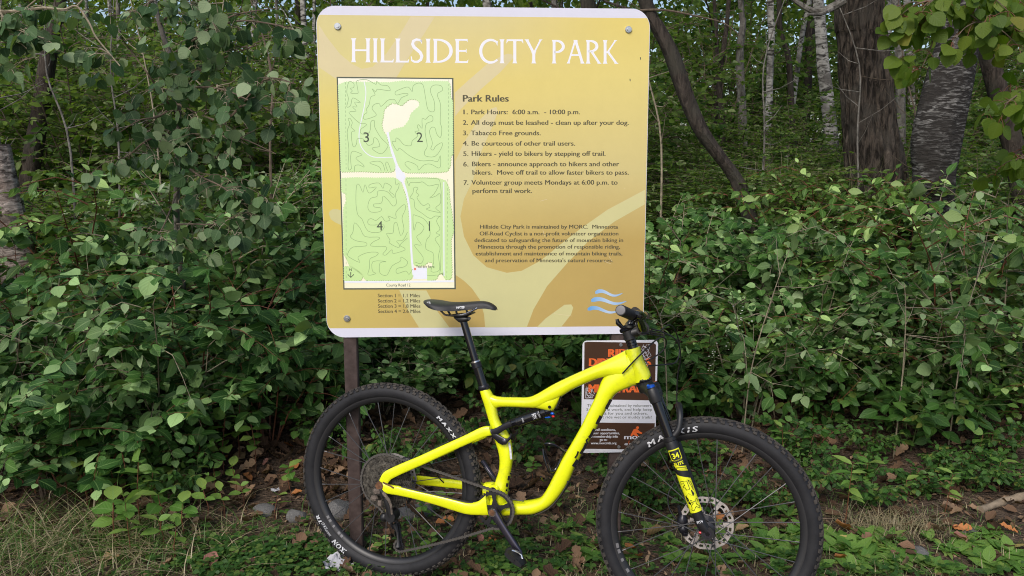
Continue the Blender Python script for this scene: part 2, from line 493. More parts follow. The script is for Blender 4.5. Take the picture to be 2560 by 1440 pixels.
A = Art(spx); Y2 = -0.0024
A.text('Park Rules', 1157, 1272, 254, 16.5, Y2, 0.02)
for body, x0, x1, yb in (('1.', 1158.5, 1170, 285.5), ('Park Hours:  6:00 a.m.  - 10:00 p.m.', 1178, 1450, 285.5),
        ('2.', 1157, 1170, 312), ('All dogs must be leashed - clean up after your dog.', 1177, 1572, 312),
        ('3.', 1157, 1170, 338), ('Tabacco Free grounds.', 1177, 1352, 338),
        ('4.', 1157, 1171, 364), ('Be courteous of other trail users.', 1179, 1438, 364),
        ('5.', 1158, 1171, 390), ('Hikers - yield to bikers by stepping off trail.', 1179, 1514, 389.5),
        ('6.', 1158, 1171, 416), ('Bikers - announce approach to hikers and other', 1180, 1548, 415.5),
        ('bikers.  Move off trail to allow faster bikers to pass.', 1181, 1572, 436.5),
        ('7.', 1159, 1171, 462), ('Volunteer group meets Mondays at 6:00 p.m. to', 1178, 1544, 461.5), ('perform trail work.', 1181, 1330, 482.5)):
    A.text(body, x0, x1, yb, 11.5, Y2, 0.014)
for body, x0, x1, yb in (('Hillside City Park is maintained by MORC.  Minnesota', 1200, 1545, 571.5),
        ('Off-Road Cyclist is a non-profit volunteer organization', 1199, 1546, 588.5),
        ('dedicated to safeguarding the future of mountain biking in', 1186, 1558, 605),
        ('Minnesota through the promotion of responsible riding,', 1195, 1550, 621.5),
        ('establishment and maintenance of mountain biking trails,', 1189, 1556, 638.5),
        ("and preservation of Minnesota's natural resources.", 1212, 1532, 655.5)):
    A.text(body, x0, x1, yb, 9.6, Y2, 0.014)
for i, t in enumerate(('Section 1 = 1.1 Miles', 'Section 2 = 1.2 Miles', 'Section 3 = 1.8 Miles', 'Section 4 = 2.6 Miles')):
    A.text(t, 944.5 + 0.3 * i, 1050.5 + 0.3 * i, 743 + 13.1 * i, 8.6, Y2, 0.012)
A.build('rules_lettering', M_txt, sign)

# ---- logo: three waves
A = Art(spx)
for x0, x1, y, w in ((1488, 1557, 733, 5.2), (1478, 1567, 753, 6), (1469, 1552, 775, 5.4)):
    n = 24; top, bot = [], []
    for i in range(n + 1):
        t = i / n; x = x0 + (x1 - x0) * t
        yy = y - 1 - 5.0 * math.sin(2 * math.pi * (t * 1.05 + 0.02)) + 3 * t
        hw = w * (1 - t) ** 0.55 * min(1, (t * 9 + 0.25) ** 0.5)
        top.append((x, yy - hw)); bot.append((x, yy + hw))
    A.poly(top + bot[::-1], Y2)
A.build('wave_logo', M_wave, sign)

# ---- map
za = lambda p: (840 + p[0] / 4.645, 180 + p[1] / 4.645)
zb = lambda p: (840 + p[0] / 4.0, 440 + p[1] / 4.0)
A = Art(spx); A.poly([(841.5, 192), (1133.5, 195), (1139.5, 723), (858.5, 724)], -0.0024); A.build('map_frame', M_frameb, sign)
A = Art(spx); A.poly([(845, 195.5), (1130, 198), (1136, 719.5), (861.5, 720.5)], -0.0031); A.build('map_sheet', M_cream, sign)
def scallop(pts, r=2.2, every=5.5, seed=1):
    """round little bumps along an outline, like the tree line drawn on the map"""
    out = []; n = len(pts)
    for i in range(n):
        a, b_ = pts[i], pts[(i + 1) % n]
        l = math.hypot(b_[0] - a[0], b_[1] - a[1]); k = max(1, int(l / every))
        nx, ny = (b_[1] - a[1]) / (l or 1), -(b_[0] - a[0]) / (l or 1)
        for j in range(k):
            for q, h in ((0.05, 0), (0.3, 0.8), (0.55, 1.0), (0.8, 0.75)):
                t = (j + q) / k
                out.append((a[0] + (b_[0] - a[0]) * t + nx * h * r, a[1] + (b_[1] - a[1]) * t + ny * h * r))
    return out
G1 = [za(p) for p in ((30, 150), (110, 118), (300, 120), (620, 125), (780, 105), (940, 118), (1120, 108), (1300, 112), (1322, 150), (1325, 290), (1350, 340), (1352, 955), (1330, 970), (1322, 1090), (1290, 1150), (1200, 1160), (1000, 1165), (820, 1165), (790, 1150), (760, 1140), (690, 990), (640, 860), (612, 760), (610, 720), (660, 670), (790, 640), (850, 560), (870, 490), (920, 440), (970, 400), (975, 350), (930, 315), (850, 310), (800, 350), (760, 385), (700, 365), (650, 355), (590, 395), (555, 430), (540, 540), (525, 600), (540, 680), (580, 740), (610, 850), (650, 980), (685, 1070), (680, 1130), (650, 1155), (500, 1160), (300, 1150), (62, 1155))]
G2 = [zb(p) for p in ((55, 25), (200, 18), (400, 22), (580, 20), (640, 50), (690, 190), (718, 330), (728, 480), (738, 640), (760, 860), (770, 990), (745, 1030), (640, 1042), (480, 1040), (320, 1042), (290, 1030), (265, 985), (190, 930), (140, 900), (110, 830), (78, 778), (76, 330), (105, 250), (95, 165), (60, 160))]
G3 = [zb(p) for p in ((700, 18), (900, 20), (1010, 22), (1095, 50), (1125, 120), (1135, 260), (1150, 340), (1165, 470), (1172, 550), (1145, 640), (1150, 800), (1155, 940), (1150, 1020), (1110, 1035), (1085, 1020), (1075, 965), (1020, 980), (1000, 1030), (930, 1045), (910, 1030), (910, 930), (975, 900), (960, 860), (920, 855), (880, 890), (810, 895), (775, 880), (762, 640), (750, 430), (745, 330), (720, 200), (690, 90))]
G4 = [zb(p) for p in ((84, 905), (150, 910), (215, 950), (255, 985), (262, 1020), (235, 1042), (84, 1045))]
GS = [scallop(g) for g in (G1, G2, G3, G4)]
A = Art(spx)
for g in GS: A.poly([(x + 0.9, y + 1.0) for x, y in g], -0.0038)
A.build('map_tree_shadow', M_greenedge, sign)
A = Art(spx)
for g in GS: A.poly(g, -0.0045)
A.build('map_woods', M_green, sign)
A = Art(spx); Y5 = -0.0052
pa = lambda *p: [za(q) for q in p]
pb = lambda *p: [zb(q) for q in p]
A.poly(pa((585, 700), (612, 700), (640, 850), (690, 990), (720, 1090), (770, 1160), (800, 1180), (810, 1220), (770, 1290), (700, 1230), (690, 1150), (690, 1080), (640, 940)), Y5)
A.line(pb((650, 20), (690, 110), (725, 260), (742, 420), (745, 560), (752, 720), (762, 870), (775, 990)), 0.0075, Y5 - 0.0003)
A.line(pa((325, 110), (345, 200), (345, 290), (325, 420), (295, 560), (275, 660), (268, 760), (290, 860), (350, 940), (430, 985), (540, 993), (665, 990)), 0.0032, Y5 - 0.0003)
A.poly(pb((775, 915), (910, 915), (912, 1030), (772, 1030)), Y5 - 0.0005)
A.line(pb((84, 1058), (600, 1058), (1180, 1052)), 0.007, Y5, smooth=1)
A.line(pb((1078, 60), (1080, 1000)), 0.004, Y5, smooth=1)
A.build('map_roads', M_road, sign)
A = Art(spx); TW = 0.0016
for p in (
    pa((180, 1120), (150, 1140), (140, 1080), (150, 900), (130, 700), (160, 600), (140, 545), (165, 540), (190, 590), (175, 640), (222, 685), (180, 700), (190, 840), (215, 870), (240, 830), (250, 775), (320, 780), (370, 850), (430, 830), (440, 765), (480, 780), (508, 850), (490, 870), (425, 880), (440, 910), (530, 950), (600, 870), (590, 830), (520, 760), (450, 640), (445, 565), (405, 580), (390, 700), (300, 720), (285, 670), (350, 620), (340, 600), (270, 590), (150, 470), (235, 455), (190, 405), (245, 405), (215, 350), (285, 355), (195, 300), (170, 390), (125, 405), (145, 310), (125, 230), (150, 115), (205, 130), (205, 180), (165, 190), (190, 220), (170, 245), (250, 250), (255, 215), (240, 120), (260, 95), (360, 90), (465, 145), (470, 105), (520, 150), (600, 160), (630, 215), (560, 210), (480, 200), (460, 230), (420, 195), (455, 265), (405, 290), (385, 380), (355, 430), (360, 470), (325, 500), (330, 550), (440, 520), (468, 490), (420, 430), (440, 380), (500, 365), (520, 400), (560, 370), (610, 325), (680, 320), (715, 370), (760, 300), (830, 270), (830, 250), (780, 250), (700, 268), (690, 230), (760, 195), (840, 175), (885, 230), (895, 165), (950, 130), (1010, 150), (1040, 300), (1070, 440), (1140, 455), (1140, 340), (1095, 220), (1130, 155), (1220, 160), (1235, 215), (1175, 260), (1215, 380), (1210, 580), (1228, 650), (1215, 760), (1170, 720), (1150, 650), (1110, 645), (1085, 700), (1120, 820), (1100, 890), (1130, 905), (1160, 860), (1230, 820), (1225, 880), (1150, 980), (1040, 975), (1030, 920), (1060, 860), (1035, 700), (1050, 600), (1120, 570), (1120, 515), (1080, 510), (1040, 550), (1000, 540), (1000, 655), (960, 610), (945, 640), (965, 680), (915, 695), (950, 740), (885, 800), (870, 855), (790, 845), (740, 790), (700, 765), (690, 810), (650, 810), (710, 915), (740, 885), (850, 970), (980, 1030), (1100, 1025), (1180, 1040), (1210, 970), (1215, 1080), (1190, 1115), (1100, 1070), (1020, 1080), (960, 1140), (940, 1085), (840, 1040), (800, 1070), (870, 1140)),
    pa((215, 1150), (220, 1090), (270, 1080), (325, 1105), (310, 1070), (230, 1000), (300, 965), (280, 945), (190, 920), (170, 1000), (180, 1120)),
    pa((525, 1150), (500, 1100), (390, 1055), (480, 1035), (540, 1060), (570, 1150)), pa((600, 1150), (575, 1070), (600, 1048), (640, 1150)),
    pb((590, 20), (600, 90), (630, 70), (625, 120), (595, 180), (605, 270), (570, 300), (520, 240), (470, 200), (455, 270), (380, 280), (385, 310), (450, 320), (440, 355), (350, 360), (318, 310), (345, 225), (410, 205), (420, 150), (510, 155), (570, 215), (580, 190), (535, 150), (555, 105), (490, 70), (470, 125), (430, 70), (340, 85), (335, 120), (405, 110), (350, 165), (320, 160), (290, 85), (270, 165), (235, 90), (205, 100), (200, 280), (220, 390), (260, 430), (320, 550), (440, 560), (480, 490), (340, 490), (318, 450), (350, 425), (400, 445), (455, 405), (490, 450), (540, 440), (520, 400), (600, 425), (600, 360), (680, 285), (695, 330), (660, 420), (680, 530), (645, 595), (610, 470), (580, 480), (570, 570), (505, 575), (540, 640), (535, 670), (620, 715), (635, 690), (605, 650), (670, 640), (715, 560)),
    pb((715, 620), (640, 690), (685, 720), (680, 745), (570, 775), (560, 735), (500, 790), (468, 780), (500, 740), (495, 705), (350, 700), (370, 660), (430, 630), (420, 610), (290, 605), (240, 520), (185, 468), (170, 560), (145, 610), (210, 650), (300, 665), (295, 700), (170, 710), (120, 770), (130, 810), (240, 865), (220, 810), (320, 765), (420, 765), (400, 800), (340, 830), (335, 920), (320, 990), (400, 975), (365, 950), (370, 855), (500, 855), (440, 870), (440, 970), (510, 990), (560, 900), (645, 850), (650, 810), (715, 855), (690, 905), (610, 925), (610, 975), (700, 950), (730, 985), (765, 930)),
    pb((705, 30), (730, 100), (745, 65), (830, 65), (870, 60), (930, 100), (1025, 85), (980, 180), (935, 220), (1000, 200), (1040, 175), (1045, 270), (995, 320), (1045, 365), (905, 335), (940, 310), (920, 275), (870, 295), (810, 220), (830, 190), (800, 160), (820, 120), (780, 115), (770, 170), (740, 215), (780, 240), (790, 320), (850, 365), (940, 425), (990, 400), (1045, 405)),
    pb((1040, 400), (1005, 450), (1040, 530), (1000, 570), (1040, 590), (990, 630), (1040, 715), (1025, 800), (1035, 940), (950, 955), (975, 870), (970, 770), (900, 730), (905, 640), (940, 590), (930, 500), (880, 430), (800, 395), (770, 400), (780, 545), (810, 460), (880, 510), (850, 570), (805, 610), (855, 690), (780, 690), (870, 810), (850, 875), (790, 860)),
    pb((705, 22), (980, 24), (1045, 80), (1050, 400), (1045, 930), (1000, 990), (912, 995)),
):
    A.line(p, TW, -0.0058, smooth=3)
for p in (((110, 120), (118, 1150)), ((1310, 90), (1302, 1150))):
    q = pa(*p)
    for i in range(0, 44, 2):
        f = lambda t: (q[0][0] + (q[1][0] - q[0][0]) * t, q[0][1] + (q[1][1] - q[0][1]) * t)
        A.line([f(i / 44), f((i + 1.1) / 44)], 0.0014, -0.0058, smooth=1)
for p in (((100, 30), (102, 1040)), ((1118, 30), (1108, 1040))):
    q = pb(*p)
    for i in range(0, 44, 2):
        A.line([f(i / 44), f((i + 1.1) / 44)] if False else [(q[0][0] + (q[1][0] - q[0][0]) * i / 44, q[0][1] + (q[1][1] - q[0][1]) * i / 44), (q[0][0] + (q[1][0] - q[0][0]) * (i + 1.1) / 44, q[0][1] + (q[1][1] - q[0][1]) * (i + 1.1) / 44)], 0.0014, -0.0058, smooth=1)
A.build('map_trails', M_trail, sign)
A = Art(spx); Y6 = -0.0066
A.text('3', 909, 923, 355, 24, Y6, 0.0); A.text('2', 1042, 1057, 355, 24, Y6, 0.0)
A.text('4', 942, 957, 576, 23, Y6, 0.0); A.line([(1073.5, 553), (1073.5, 577)], 0.0042, Y6, smooth=1)
A.text('N', 873.5, 879.5, 677, 6, Y6, 0.01)
A.line([(877, 680), (877, 693)], 0.003, Y6, smooth=1); A.line([(869.5, 686), (877, 693.5), (884.5, 686)], 0.003, Y6, smooth=1)
A.text('You are here', 1040, 1086, 670, 7, Y6, 0.0)
A.text('County Road 12', 966, 1026, 716, 7, Y6, 0.0)
A.build('map_lettering', M_txtd, sign)
A = Art(spx); A.disc((1037.5, 672.5), 3.2, Y6); A.build('map_marker', M_red, sign)
for x, y in ((844, 66), (1571, 74), (867.5, 796)):
    u, z = spx(x, y)
    b = MB()
    b.tube([(u, -0.0005, z), (u, -0.004, z), (u, -0.0055, z)], [0.0125, 0.0125, 0.011], 20)
    b.tube([(u, -0.0055, z), (u, -0.011, z)], [0.0072, 0.0066], 6)
    b.build('bolt', M_zinc, sign)
# two square steel posts
S_I = S_M.inverted()
for px_ in (875, 1545):
    u0, _ = spx(px_, 848, 0.006)
    b = MB()
    prof = [(-0.0255, 0.006), (0.0255, 0.006), (0.0255, 0.057), (-0.0255, 0.057)]
    pr = []
    r_ = 0.004
    for (x, y), (sx_, sy_) in zip(prof, ((1, 1), (-1, 1), (-1, -1), (1, -1))):
        pr += [(x + sx_ * r_, y), (x, y + sy_ * r_)] if (sx_ * sy_) < 0 else [(x, y + sy_ * r_), (x + sx_ * r_, y)]
    zlow = -1.85
    b.rings([[(u0 + x, y, 0.55) for x, y in pr], [(u0 + x, y, -0.61) for x, y in pr], [(u0 + x, y, zlow) for x, y in pr]])
    b.build('post', M_rust, sign, smooth=False)

# ---------------------------------------------------------------- small trail notice on the right post
M2 = S_M @ Matrix.Translation((0, 0.0005, 0))
tl, tr_, bl, br = spx(1456, 850), spx(1646, 852), spx(1453, 1128), spx(1637, 1134)
cx = (tl[0] + tr_[0] + bl[0] + br[0]) / 4; cz = (tl[1] + tr_[1] + bl[1] + br[1]) / 4
NW, NH = (tr_[0] - tl[0] + br[0] - bl[0]) / 2, (tl[1] - bl[1] + tr_[1] - br[1]) / 2
M2 = S_M @ Matrix.Translation((cx, 0.0005, cz)) @ Matrix.Rotation(0.004, 4, 'Y')
npx = mkspx(M2)
note = empty('trail_notice', matrix=M2, label='small white and brown trail notice with orange lettering behind the bicycle', cat='sign')
M_brown = mat('printed_brown', L(70, 45, 30), 0.45, noise=0.1, nscale=12)
M_orange = mat('printed_orange', L(236, 108, 50), 0.45)
M_dirtw = mat('printed_dirty_white', (0.74, 0.74, 0.80), 0.45, noise=0.06, nscale=10)
b = MB(); b.prism(rrect(NW, NH, 0.018, 8), lambda x, z, y: (x, y, z), 0.0, 0.003); b.build('panel', M_dirtw, note)
NL = -0.0009 / LAYER
A = Art(npx)
A.poly([(1461, 856), (1468, 854.5), (1634, 857), (1640, 862), (1637, 1001), (1460, 998)], -0.0016)
A.poly([(1459, 1056), (1637, 1058), (1634, 1124), (1458, 1122)], -0.0016)
A.build('brown_print', M_brown, note)
A = Art(npx)
A.text('RIDE', 1520, 1584, 892, 19, -0.0024, 0.035); A.text('DIRT TRAILS', 1472, 1628, 915, 19, -0.0024, 0.035)
A.text('NOT', 1512, 1590, 947, 19, -0.0024, 0.035); A.text('MUD TRAILS', 1471, 1624, 981, 20, -0.0024, 0.035)
# rider emblem
A.disc((1594, 1069), 3.4, -0.0024); A.poly([(1576, 1088), (1584, 1073), (1592, 1071), (1600, 1079), (1606, 1082), (1604, 1085), (1596, 1083), (1590, 1081), (1596, 1090), (1590, 1092), (1584, 1086), (1578, 1092)], -0.0024)
A.line([(1582 + 10 * math.cos(a * 0.6), 1106 + 10 * math.sin(a * 0.6)) for a in range(-1, 7)], 0.002, -0.0024)
A.build('orange_lettering', M_orange, note)
A = Art(npx)
for body, x0, x1, yb in (('This trail is maintained by volunteers.', 1468, 1630, 1017), ('So do some work, and help keep', 1466, 1630, 1027), ('it great for you and others.', 1480, 1619, 1036.5), ("Don't ride wet or muddy trails!", 1484, 1629, 1046)):
    A.text(body, x0, x1, yb, 6.6, -0.0016, 0.0)
A.build('grey_lettering', M_txtd, note)
A = Art(npx)
for body, x0, x1, yb, c in (('For trail conditons,', 1470, 1539, 1077, 6), ('volunteer opportunities,', 1463, 1549, 1085.5, 6), ('and membership info', 1468, 1545, 1094, 6), ('go to:', 1499, 1518, 1102, 6), ('www.morcmtb.org', 1477, 1541, 1110.5, 6), ('morc', 1560, 1616, 1098, 12), ('@ CXC', 1561, 1592, 1112, 4)):
    A.text(body, x0, x1, yb, c, -0.0026, 0.015)
for k, (x0, y0) in enumerate(((1608, 862), (1462, 960))):
    for j in range(7):
        q = [(x0 + (3 * j if k else 2 * j) + 8 * math.sin(j * 1.7 + i * 1.1), y0 + (i * 7 if k == 0 else 8 + i * 4.2) + 3 * math.cos(j * 2.1 + i * 2)) for i in range(9)]
        q = [(min(1635, max(1464, x)), min(995, max(860, y))) for x, y in q]
        A.line(q, 0.0011, -0.0022)
A.build('white_lettering', M_dirtw, note)
for x, y in ((1552, 862), (1547, 1117)):
    u, z = npx(x, y)
    b = MB(); b.tube([(u, -0.001, z), (u, -0.004, z)], [0.007, 0.006], 14); b.build('bolt', M_zinc, note)
# ================================================================ the mountain bike
BX, BY, BYAW, BLEAN, WB, WR, TT = -0.4654, 2.8859, 0.3231, 0.1084, 1.1657, 0.368, 0.055
bh = Vector((math.cos(BYAW), -math.sin(BYAW), 0)); bl_ = Vector((math.sin(BYAW), math.cos(BYAW), 0))
bu = math.cos(BLEAN) * Vector((0, 0, 1)) + math.sin(BLEAN) * bl_
by_ = math.cos(BLEAN) * bl_ - math.sin(BLEAN) * Vector((0, 0, 1))      # to the far side of the bike
BO = Vector((BX, BY, 0.004))
B_M = Matrix(((bh.x, by_.x, bu.x, BO.x), (bh.y, by_.y, bu.y, BO.y), (bh.z, by_.z, bu.z, BO.z), (0, 0, 0, 1)))
B_I = B_M.inverted()
camL = B_I @ CAM
def rayL(px, py): return B_I.to_3x3() @ ray(px, py)
def bp(px, py, n=0.0):
    """photo point -> point of the bike, n metres towards the viewer from its middle plane"""
    d = rayL(px, py); k = (-n - camL.y) / d.y
    return camL + d * k
M_yel = mat('yellow_paint', (0.82, 0.875, 0.010), 0.26, coat=0.6, noise=0.10, nscale=5)
nt = M_yel.node_tree; pb_ = nt.nodes['Principled BSDF']
src = pb_.inputs['Base Color'].links[0].from_socket
tc = nt.nodes.new('ShaderNodeTexCoord'); nz = nt.nodes.new('ShaderNodeTexNoise'); nz.inputs['Scale'].default_value = 75; nz.inputs['Detail'].default_value = 5
n2 = nt.nodes.new('ShaderNodeTexNoise'); n2.inputs['Scale'].default_value = 6; n2.inputs['Detail'].default_value = 3
nt.links.new(tc.outputs['Object'], nz.inputs['Vector']); nt.links.new(tc.outputs['Object'], n2.inputs['Vector'])
ml = nt.nodes.new('ShaderNodeMath'); ml.operation = 'MULTIPLY'; nt.links.new(nz.outputs['Fac'], ml.inputs[0]); nt.links.new(n2.outputs['Fac'], ml.inputs[1])
mr = nt.nodes.new('ShaderNodeMapRange'); mr.inputs['From Min'].default_value = .33; mr.inputs['From Max'].default_value = .44; mr.inputs['To Max'].default_value = .16
nt.links.new(ml.outputs[0], mr.inputs['Value'])
mx = nt.nodes.new('ShaderNodeMix'); mx.data_type = 'RGBA'; mx.inputs[7].default_value = (.30, .24, .08, 1)
nt.links.new(mr.outputs[0], mx.inputs[0]); nt.links.new(src, mx.inputs[6]); nt.links.new(mx.outputs[2], pb_.inputs['Base Color'])
M_blk = mat('black_plastic', (0.014, 0.014, 0.016), 0.45, noise=0.25, nscale=60)
M_gblk = mat('gloss_black', (0.008, 0.008, 0.010), 0.16, coat=0.3)
M_anod = mat('black_anodised', (0.020, 0.020, 0.026), 0.3, metal=0.4)
M_crank = mat('grey_anodised_crank', (0.075, 0.07, 0.095), 0.28, metal=0.8)
M_silv = mat('bright_steel', (0.62, 0.62, 0.64), 0.22, metal=1.0)
M_rotor = mat('rotor_steel', (0.60, 0.55, 0.52), 0.38, metal=0.55, noise=0.15, nscale=40)
M_rub = mat('tyre_rubber', (0.022, 0.022, 0.025), 0.62, spec=.35, noise=0.35, nscale=18, col2=(0.011, 0.011, 0.013))
M_knob = mat('dusty_tread', (0.085, 0.072, 0.060), 0.9, noise=0.5, nscale=14, col2=(0.020, 0.019, 0.019))
M_rim = mat('rim_black', (0.020, 0.020, 0.022), 0.4)
M_spk = mat('spoke_black', (0.08, 0.08, 0.085), 0.4, metal=0.3)
M_lettw = mat('white_decal', (0.66, 0.67, 0.70), 0.6, noise=.3, nscale=90)
M_lettg = mat('grey_decal', (0.16, 0.155, 0.16), 0.5)
M_letty = mat('yellow_decal', (0.80, 0.82, 0.02), 0.4)
M_lettr = mat('red_decal', (0.55, 0.05, 0.05), 0.5)
M_cass = mat('muddy_cassette', (0.15, 0.135, 0.11), 0.5, metal=0.5, noise=0.8, nscale=60, bump=0.5, col2=(0.015, 0.013, 0.011))
M_chain = mat('chain_steel', (0.16, 0.15, 0.14), 0.4, metal=0.7)
M_mud = mat('rusty_mud', (0.16, 0.075, 0.035), 0.9, noise=0.5, nscale=60, bump=0.4)
M_dmud = mat('dried_mud', (0.17, 0.135, 0.11), 0.95, noise=0.5, nscale=60, bump=0.6)
M_blue = mat('blue_anodised', (0.01, 0.10, 0.55), 0.3, metal=0.5)
M_redk = mat('red_anodised', (0.6, 0.02, 0.03), 0.3, metal=0.4)
M_grip = mat('grip_rubber', (0.035, 0.034, 0.036), 0.8, noise=0.3, nscale=150, bump=0.4)
M_guard = mat('grey_frame_guard', (0.045, 0.040, 0.036), 0.7)
M_sadd = mat('saddle_cover', (0.018, 0.018, 0.021), 0.55, noise=0.15, nscale=200, bump=0.1)

bike = empty('mountain_bike', matrix=B_M, label='bright yellow full suspension mountain bike leaning on the park sign', cat='bicycle')

def sweep(mb, st, fn, n0=0.0, sub=5, e=0.8, seg=16, cap=True):
    """st: (ax,ay,bx,by,lat[,n]); a and b are the two edges in the photo, lat the half thickness sideways"""
    st = [tuple(q) + ((n0,) if len(q) == 5 else ()) for q in st]
    S = spline(st, sub)
    rr = []
    for ax, ay, bx, by, lat, n in S:
        a, b_ = fn(ax, ay, n), fn(bx, by, n)
        c = (a + b_) / 2; h = (a - b_) / 2
        ring = []
        for k in range(seg):
            t = 2 * math.pi * k / seg
            ct, s_ = math.cos(t), math.sin(t)
            ring.append(c + h * (math.copysign(abs(ct) ** e, ct)) + fn.side * (math.copysign(abs(s_) ** e, s_) * lat))
        rr.append(ring)
    mb.rings(rr, cap)
bp.side = Vector((0, 1, 0))

# ---- frame (front triangle)
f = MB()
sweep(f, [(1201, 977, 1223, 972, .019), (1205, 992, 1231, 986, .020), (1211, 1010, 1239, 1003, .020), (1222, 1047, 1245, 1041, .020), (1228, 1067, 1254, 1061, .020), (1236, 1095, 1273, 1089, .021), (1246, 1125, 1280, 1121, .022), (1250, 1150, 1281, 1150, .023), (1248, 1175, 1277, 1178, .024), (1240, 1199, 1273, 1202, .026), (1229, 1225, 1268, 1232, .034), (1222, 1256, 1266, 1262, .038), (1218, 1280, 1266, 1286, .038)], bp)
sweep(f, [(1216, 979, 1232, 1016, .017), (1231, 987, 1241, 1020, .019), (1250, 992, 1254, 1017, .019), (1290, 993, 1290, 1017.5, .021), (1321, 992.5, 1320, 1019, .022), (1345, 983, 1350, 1018, .024), (1382, 961.5, 1396, 996, .025), (1430, 938, 1441, 969, .026), (1500, 907, 1511, 942, .027), (1540, 888, 1560, 948, .027), (1564, 875, 1584, 958, .026)], bp)
sweep(f, [(1330, 1002, 1336, 1018.5, .018), (1352, 992, 1356, 1023, .020), (1370, 984, 1372, 1027, .021), (1384, 979, 1382, 1026.5, .019), (1396, 974, 1391, 1015, .016), (1406, 968, 1407, 985, .014)], bp)
# head tube
sweep(f, [(1564, 875, 1600, 866, .026), (1568, 888, 1605, 888, .027), (1573, 906, 1612, 906, .028), (1578, 922, 1621, 922, .029), (1584, 945, 1626, 934, .029), (1587, 957, 1627, 945, .029)], bp, seg=20)
# down tube
sweep(f, [(1566, 884, 1622, 942, .025), (1535, 912, 1608, 956, .026), (1508, 944, 1575, 968, .026), (1496, 972, 1541, 984, .026), (1487, 995, 1524, 1009, .026), (1470, 1030, 1504, 1046, .026), (1452, 1067, 1484, 1084, .026), (1428, 1109, 1460, 1126, .027), (1404, 1150, 1437, 1169, .027), (1382, 1194, 1421, 1206, .028), (1366, 1224, 1400, 1239, .029), (1351, 1243, 1374, 1266, .030), (1327, 1250, 1338, 1283, .032), (1300, 1253, 1302, 1285, .034), (1270, 1254, 1272, 1287, .037), (1228, 1258, 1230, 1288, .038)], bp)
frame = f.build('frame', M_yel, bike)
# pivot lug in front of the tyre
f = MB()
sweep(f, [(1213, 1206, 1214, 1240, .030), (1225, 1205, 1226, 1250, .032), (1238, 1206, 1240, 1256, .030)], bp)
f.build('pivot_yoke', M_yel, frame)
b = MB(); p = bp(1232, 1228, .045); q = bp(1232, 1228, .02)
q = Vector((p.x, q.y, p.z))
b.cyl(q, p, .022, 24); b.build('pivot_ring', M_yel, frame)
b = MB(); b.cyl(p, p + Vector((0, -.003, 0)), .0145, 20); b.build('pivot_bolt', M_anod, frame)
b = MB()
p = bp(1374, 1017.5, .0205); b.cyl(p, p + Vector((0, -.002, 0)), .0055, 12)
sweep(b, [(1401, 985, 1405, 986, .004), (1395, 1005, 1399, 1007, .004), (1389, 1020, 1393, 1022, .004)], bp, .010)
b.build('shock_bolt', M_gblk, frame)
# frame guard under the bend and dark lettering along the down tube
b = MB()
sweep(b, [(1417, 1197, 1421, 1198, .020, 0), (1419, 1206, 1424, 1207, .022, 0), (1397, 1241, 1402, 1243, .024, 0), (1371, 1267, 1376, 1270, .024, 0), (1338, 1283, 1342, 1286.5, .022, 0)], bp)
b.build('frame_guard', M_guard, frame)
b = MB()
def strip(mb, pts, n, w, t=.0008):
    q = [bp(x, y, n) for x, y in pts]
    sweepw = []
    for i, p in enumerate(q):
        d = (q[min(i + 1, len(q) - 1)] - q[max(i - 1, 0)]).normalized()
        s_ = Vector((-d.z, 0, d.x))
        sweepw.append([p + s_ * w / 2, p - s_ * w / 2, p - s_ * w / 2 + Vector((0, -t, 0)), p + s_ * w / 2 + Vector((0, -t, 0))])
    mb.rings(sweepw)
for pts, w in (([(1528, 999), (1519, 1015), (1516, 1022)], .010), ([(1503, 1040), (1496, 1053), (1493, 1060)], .011), ([(1486, 1072), (1478, 1088), (1473, 1094)], .009), ([(1466, 1108), (1460, 1122), (1452, 1134)], .009), ([(1445, 1150), (1438, 1160), (1434, 1166)], .012), ([(1471, 1096), (1466, 1100), (1470, 1110)], .005), ([(1446, 1128), (1443, 1137), (1438, 1144)], .005)):
    strip(b, pts, .024, w, .004)
b.build('down_tube_lettering', M_gblk, frame)
b = MB(); strip(b, [(1272.5, 1106), (1276, 1125), (1278, 1148)], .0225, .0075); b.build('barcode_label', M_lettw, frame)
b = MB()
for pts, w in (([(1277, 1182), (1276, 1186)], .006), ([(1273, 1190), (1271, 1201)], .008), ([(1269, 1208), (1267, 1217)], .008), ([(1267, 1223), (1266, 1228)], .006)):
    strip(b, pts, .026, w)
b.build('seat_tube_lettering', M_gblk, frame)

# ---- rear triangle
RH = Vector((0, 0, WR))                                # rear hub centre in the bike's frame
r = MB()
sweep(r, [(949, 1200, 968, 1212, .007, .075), (957, 1184, 977, 1200, .008, .074), (968, 1175, 988, 1193, .009, .073), (1000, 1160, 1010, 1183, .010, .070), (1050, 1139, 1060, 1161, .010, .066), (1100, 1116, 1110, 1138, .011, .060), (1160, 1089, 1166, 1112, .011, .052), (1203, 1068, 1212, 1093, .011, .044), (1224, 1065, 1230, 1088, .011, .040)], bp, e=.55)
sweep(r, [(950, 1203, 950, 1230, .007, .075), (966, 1210, 966, 1233, .008, .075), (983, 1213, 983, 1236, .009, .074), (1001, 1216, 1001, 1239, .010, .072), (1042, 1226, 1042, 1248, .010, .066), (1100, 1239, 1098, 1264, .010, .060), (1140, 1249, 1136, 1276, .011, .057), (1170, 1256, 1168, 1285, .012, .055), (1195, 1253, 1196, 1287, .014, .052), (1216, 1236, 1224, 1287, .015, .048)], bp, e=.55)
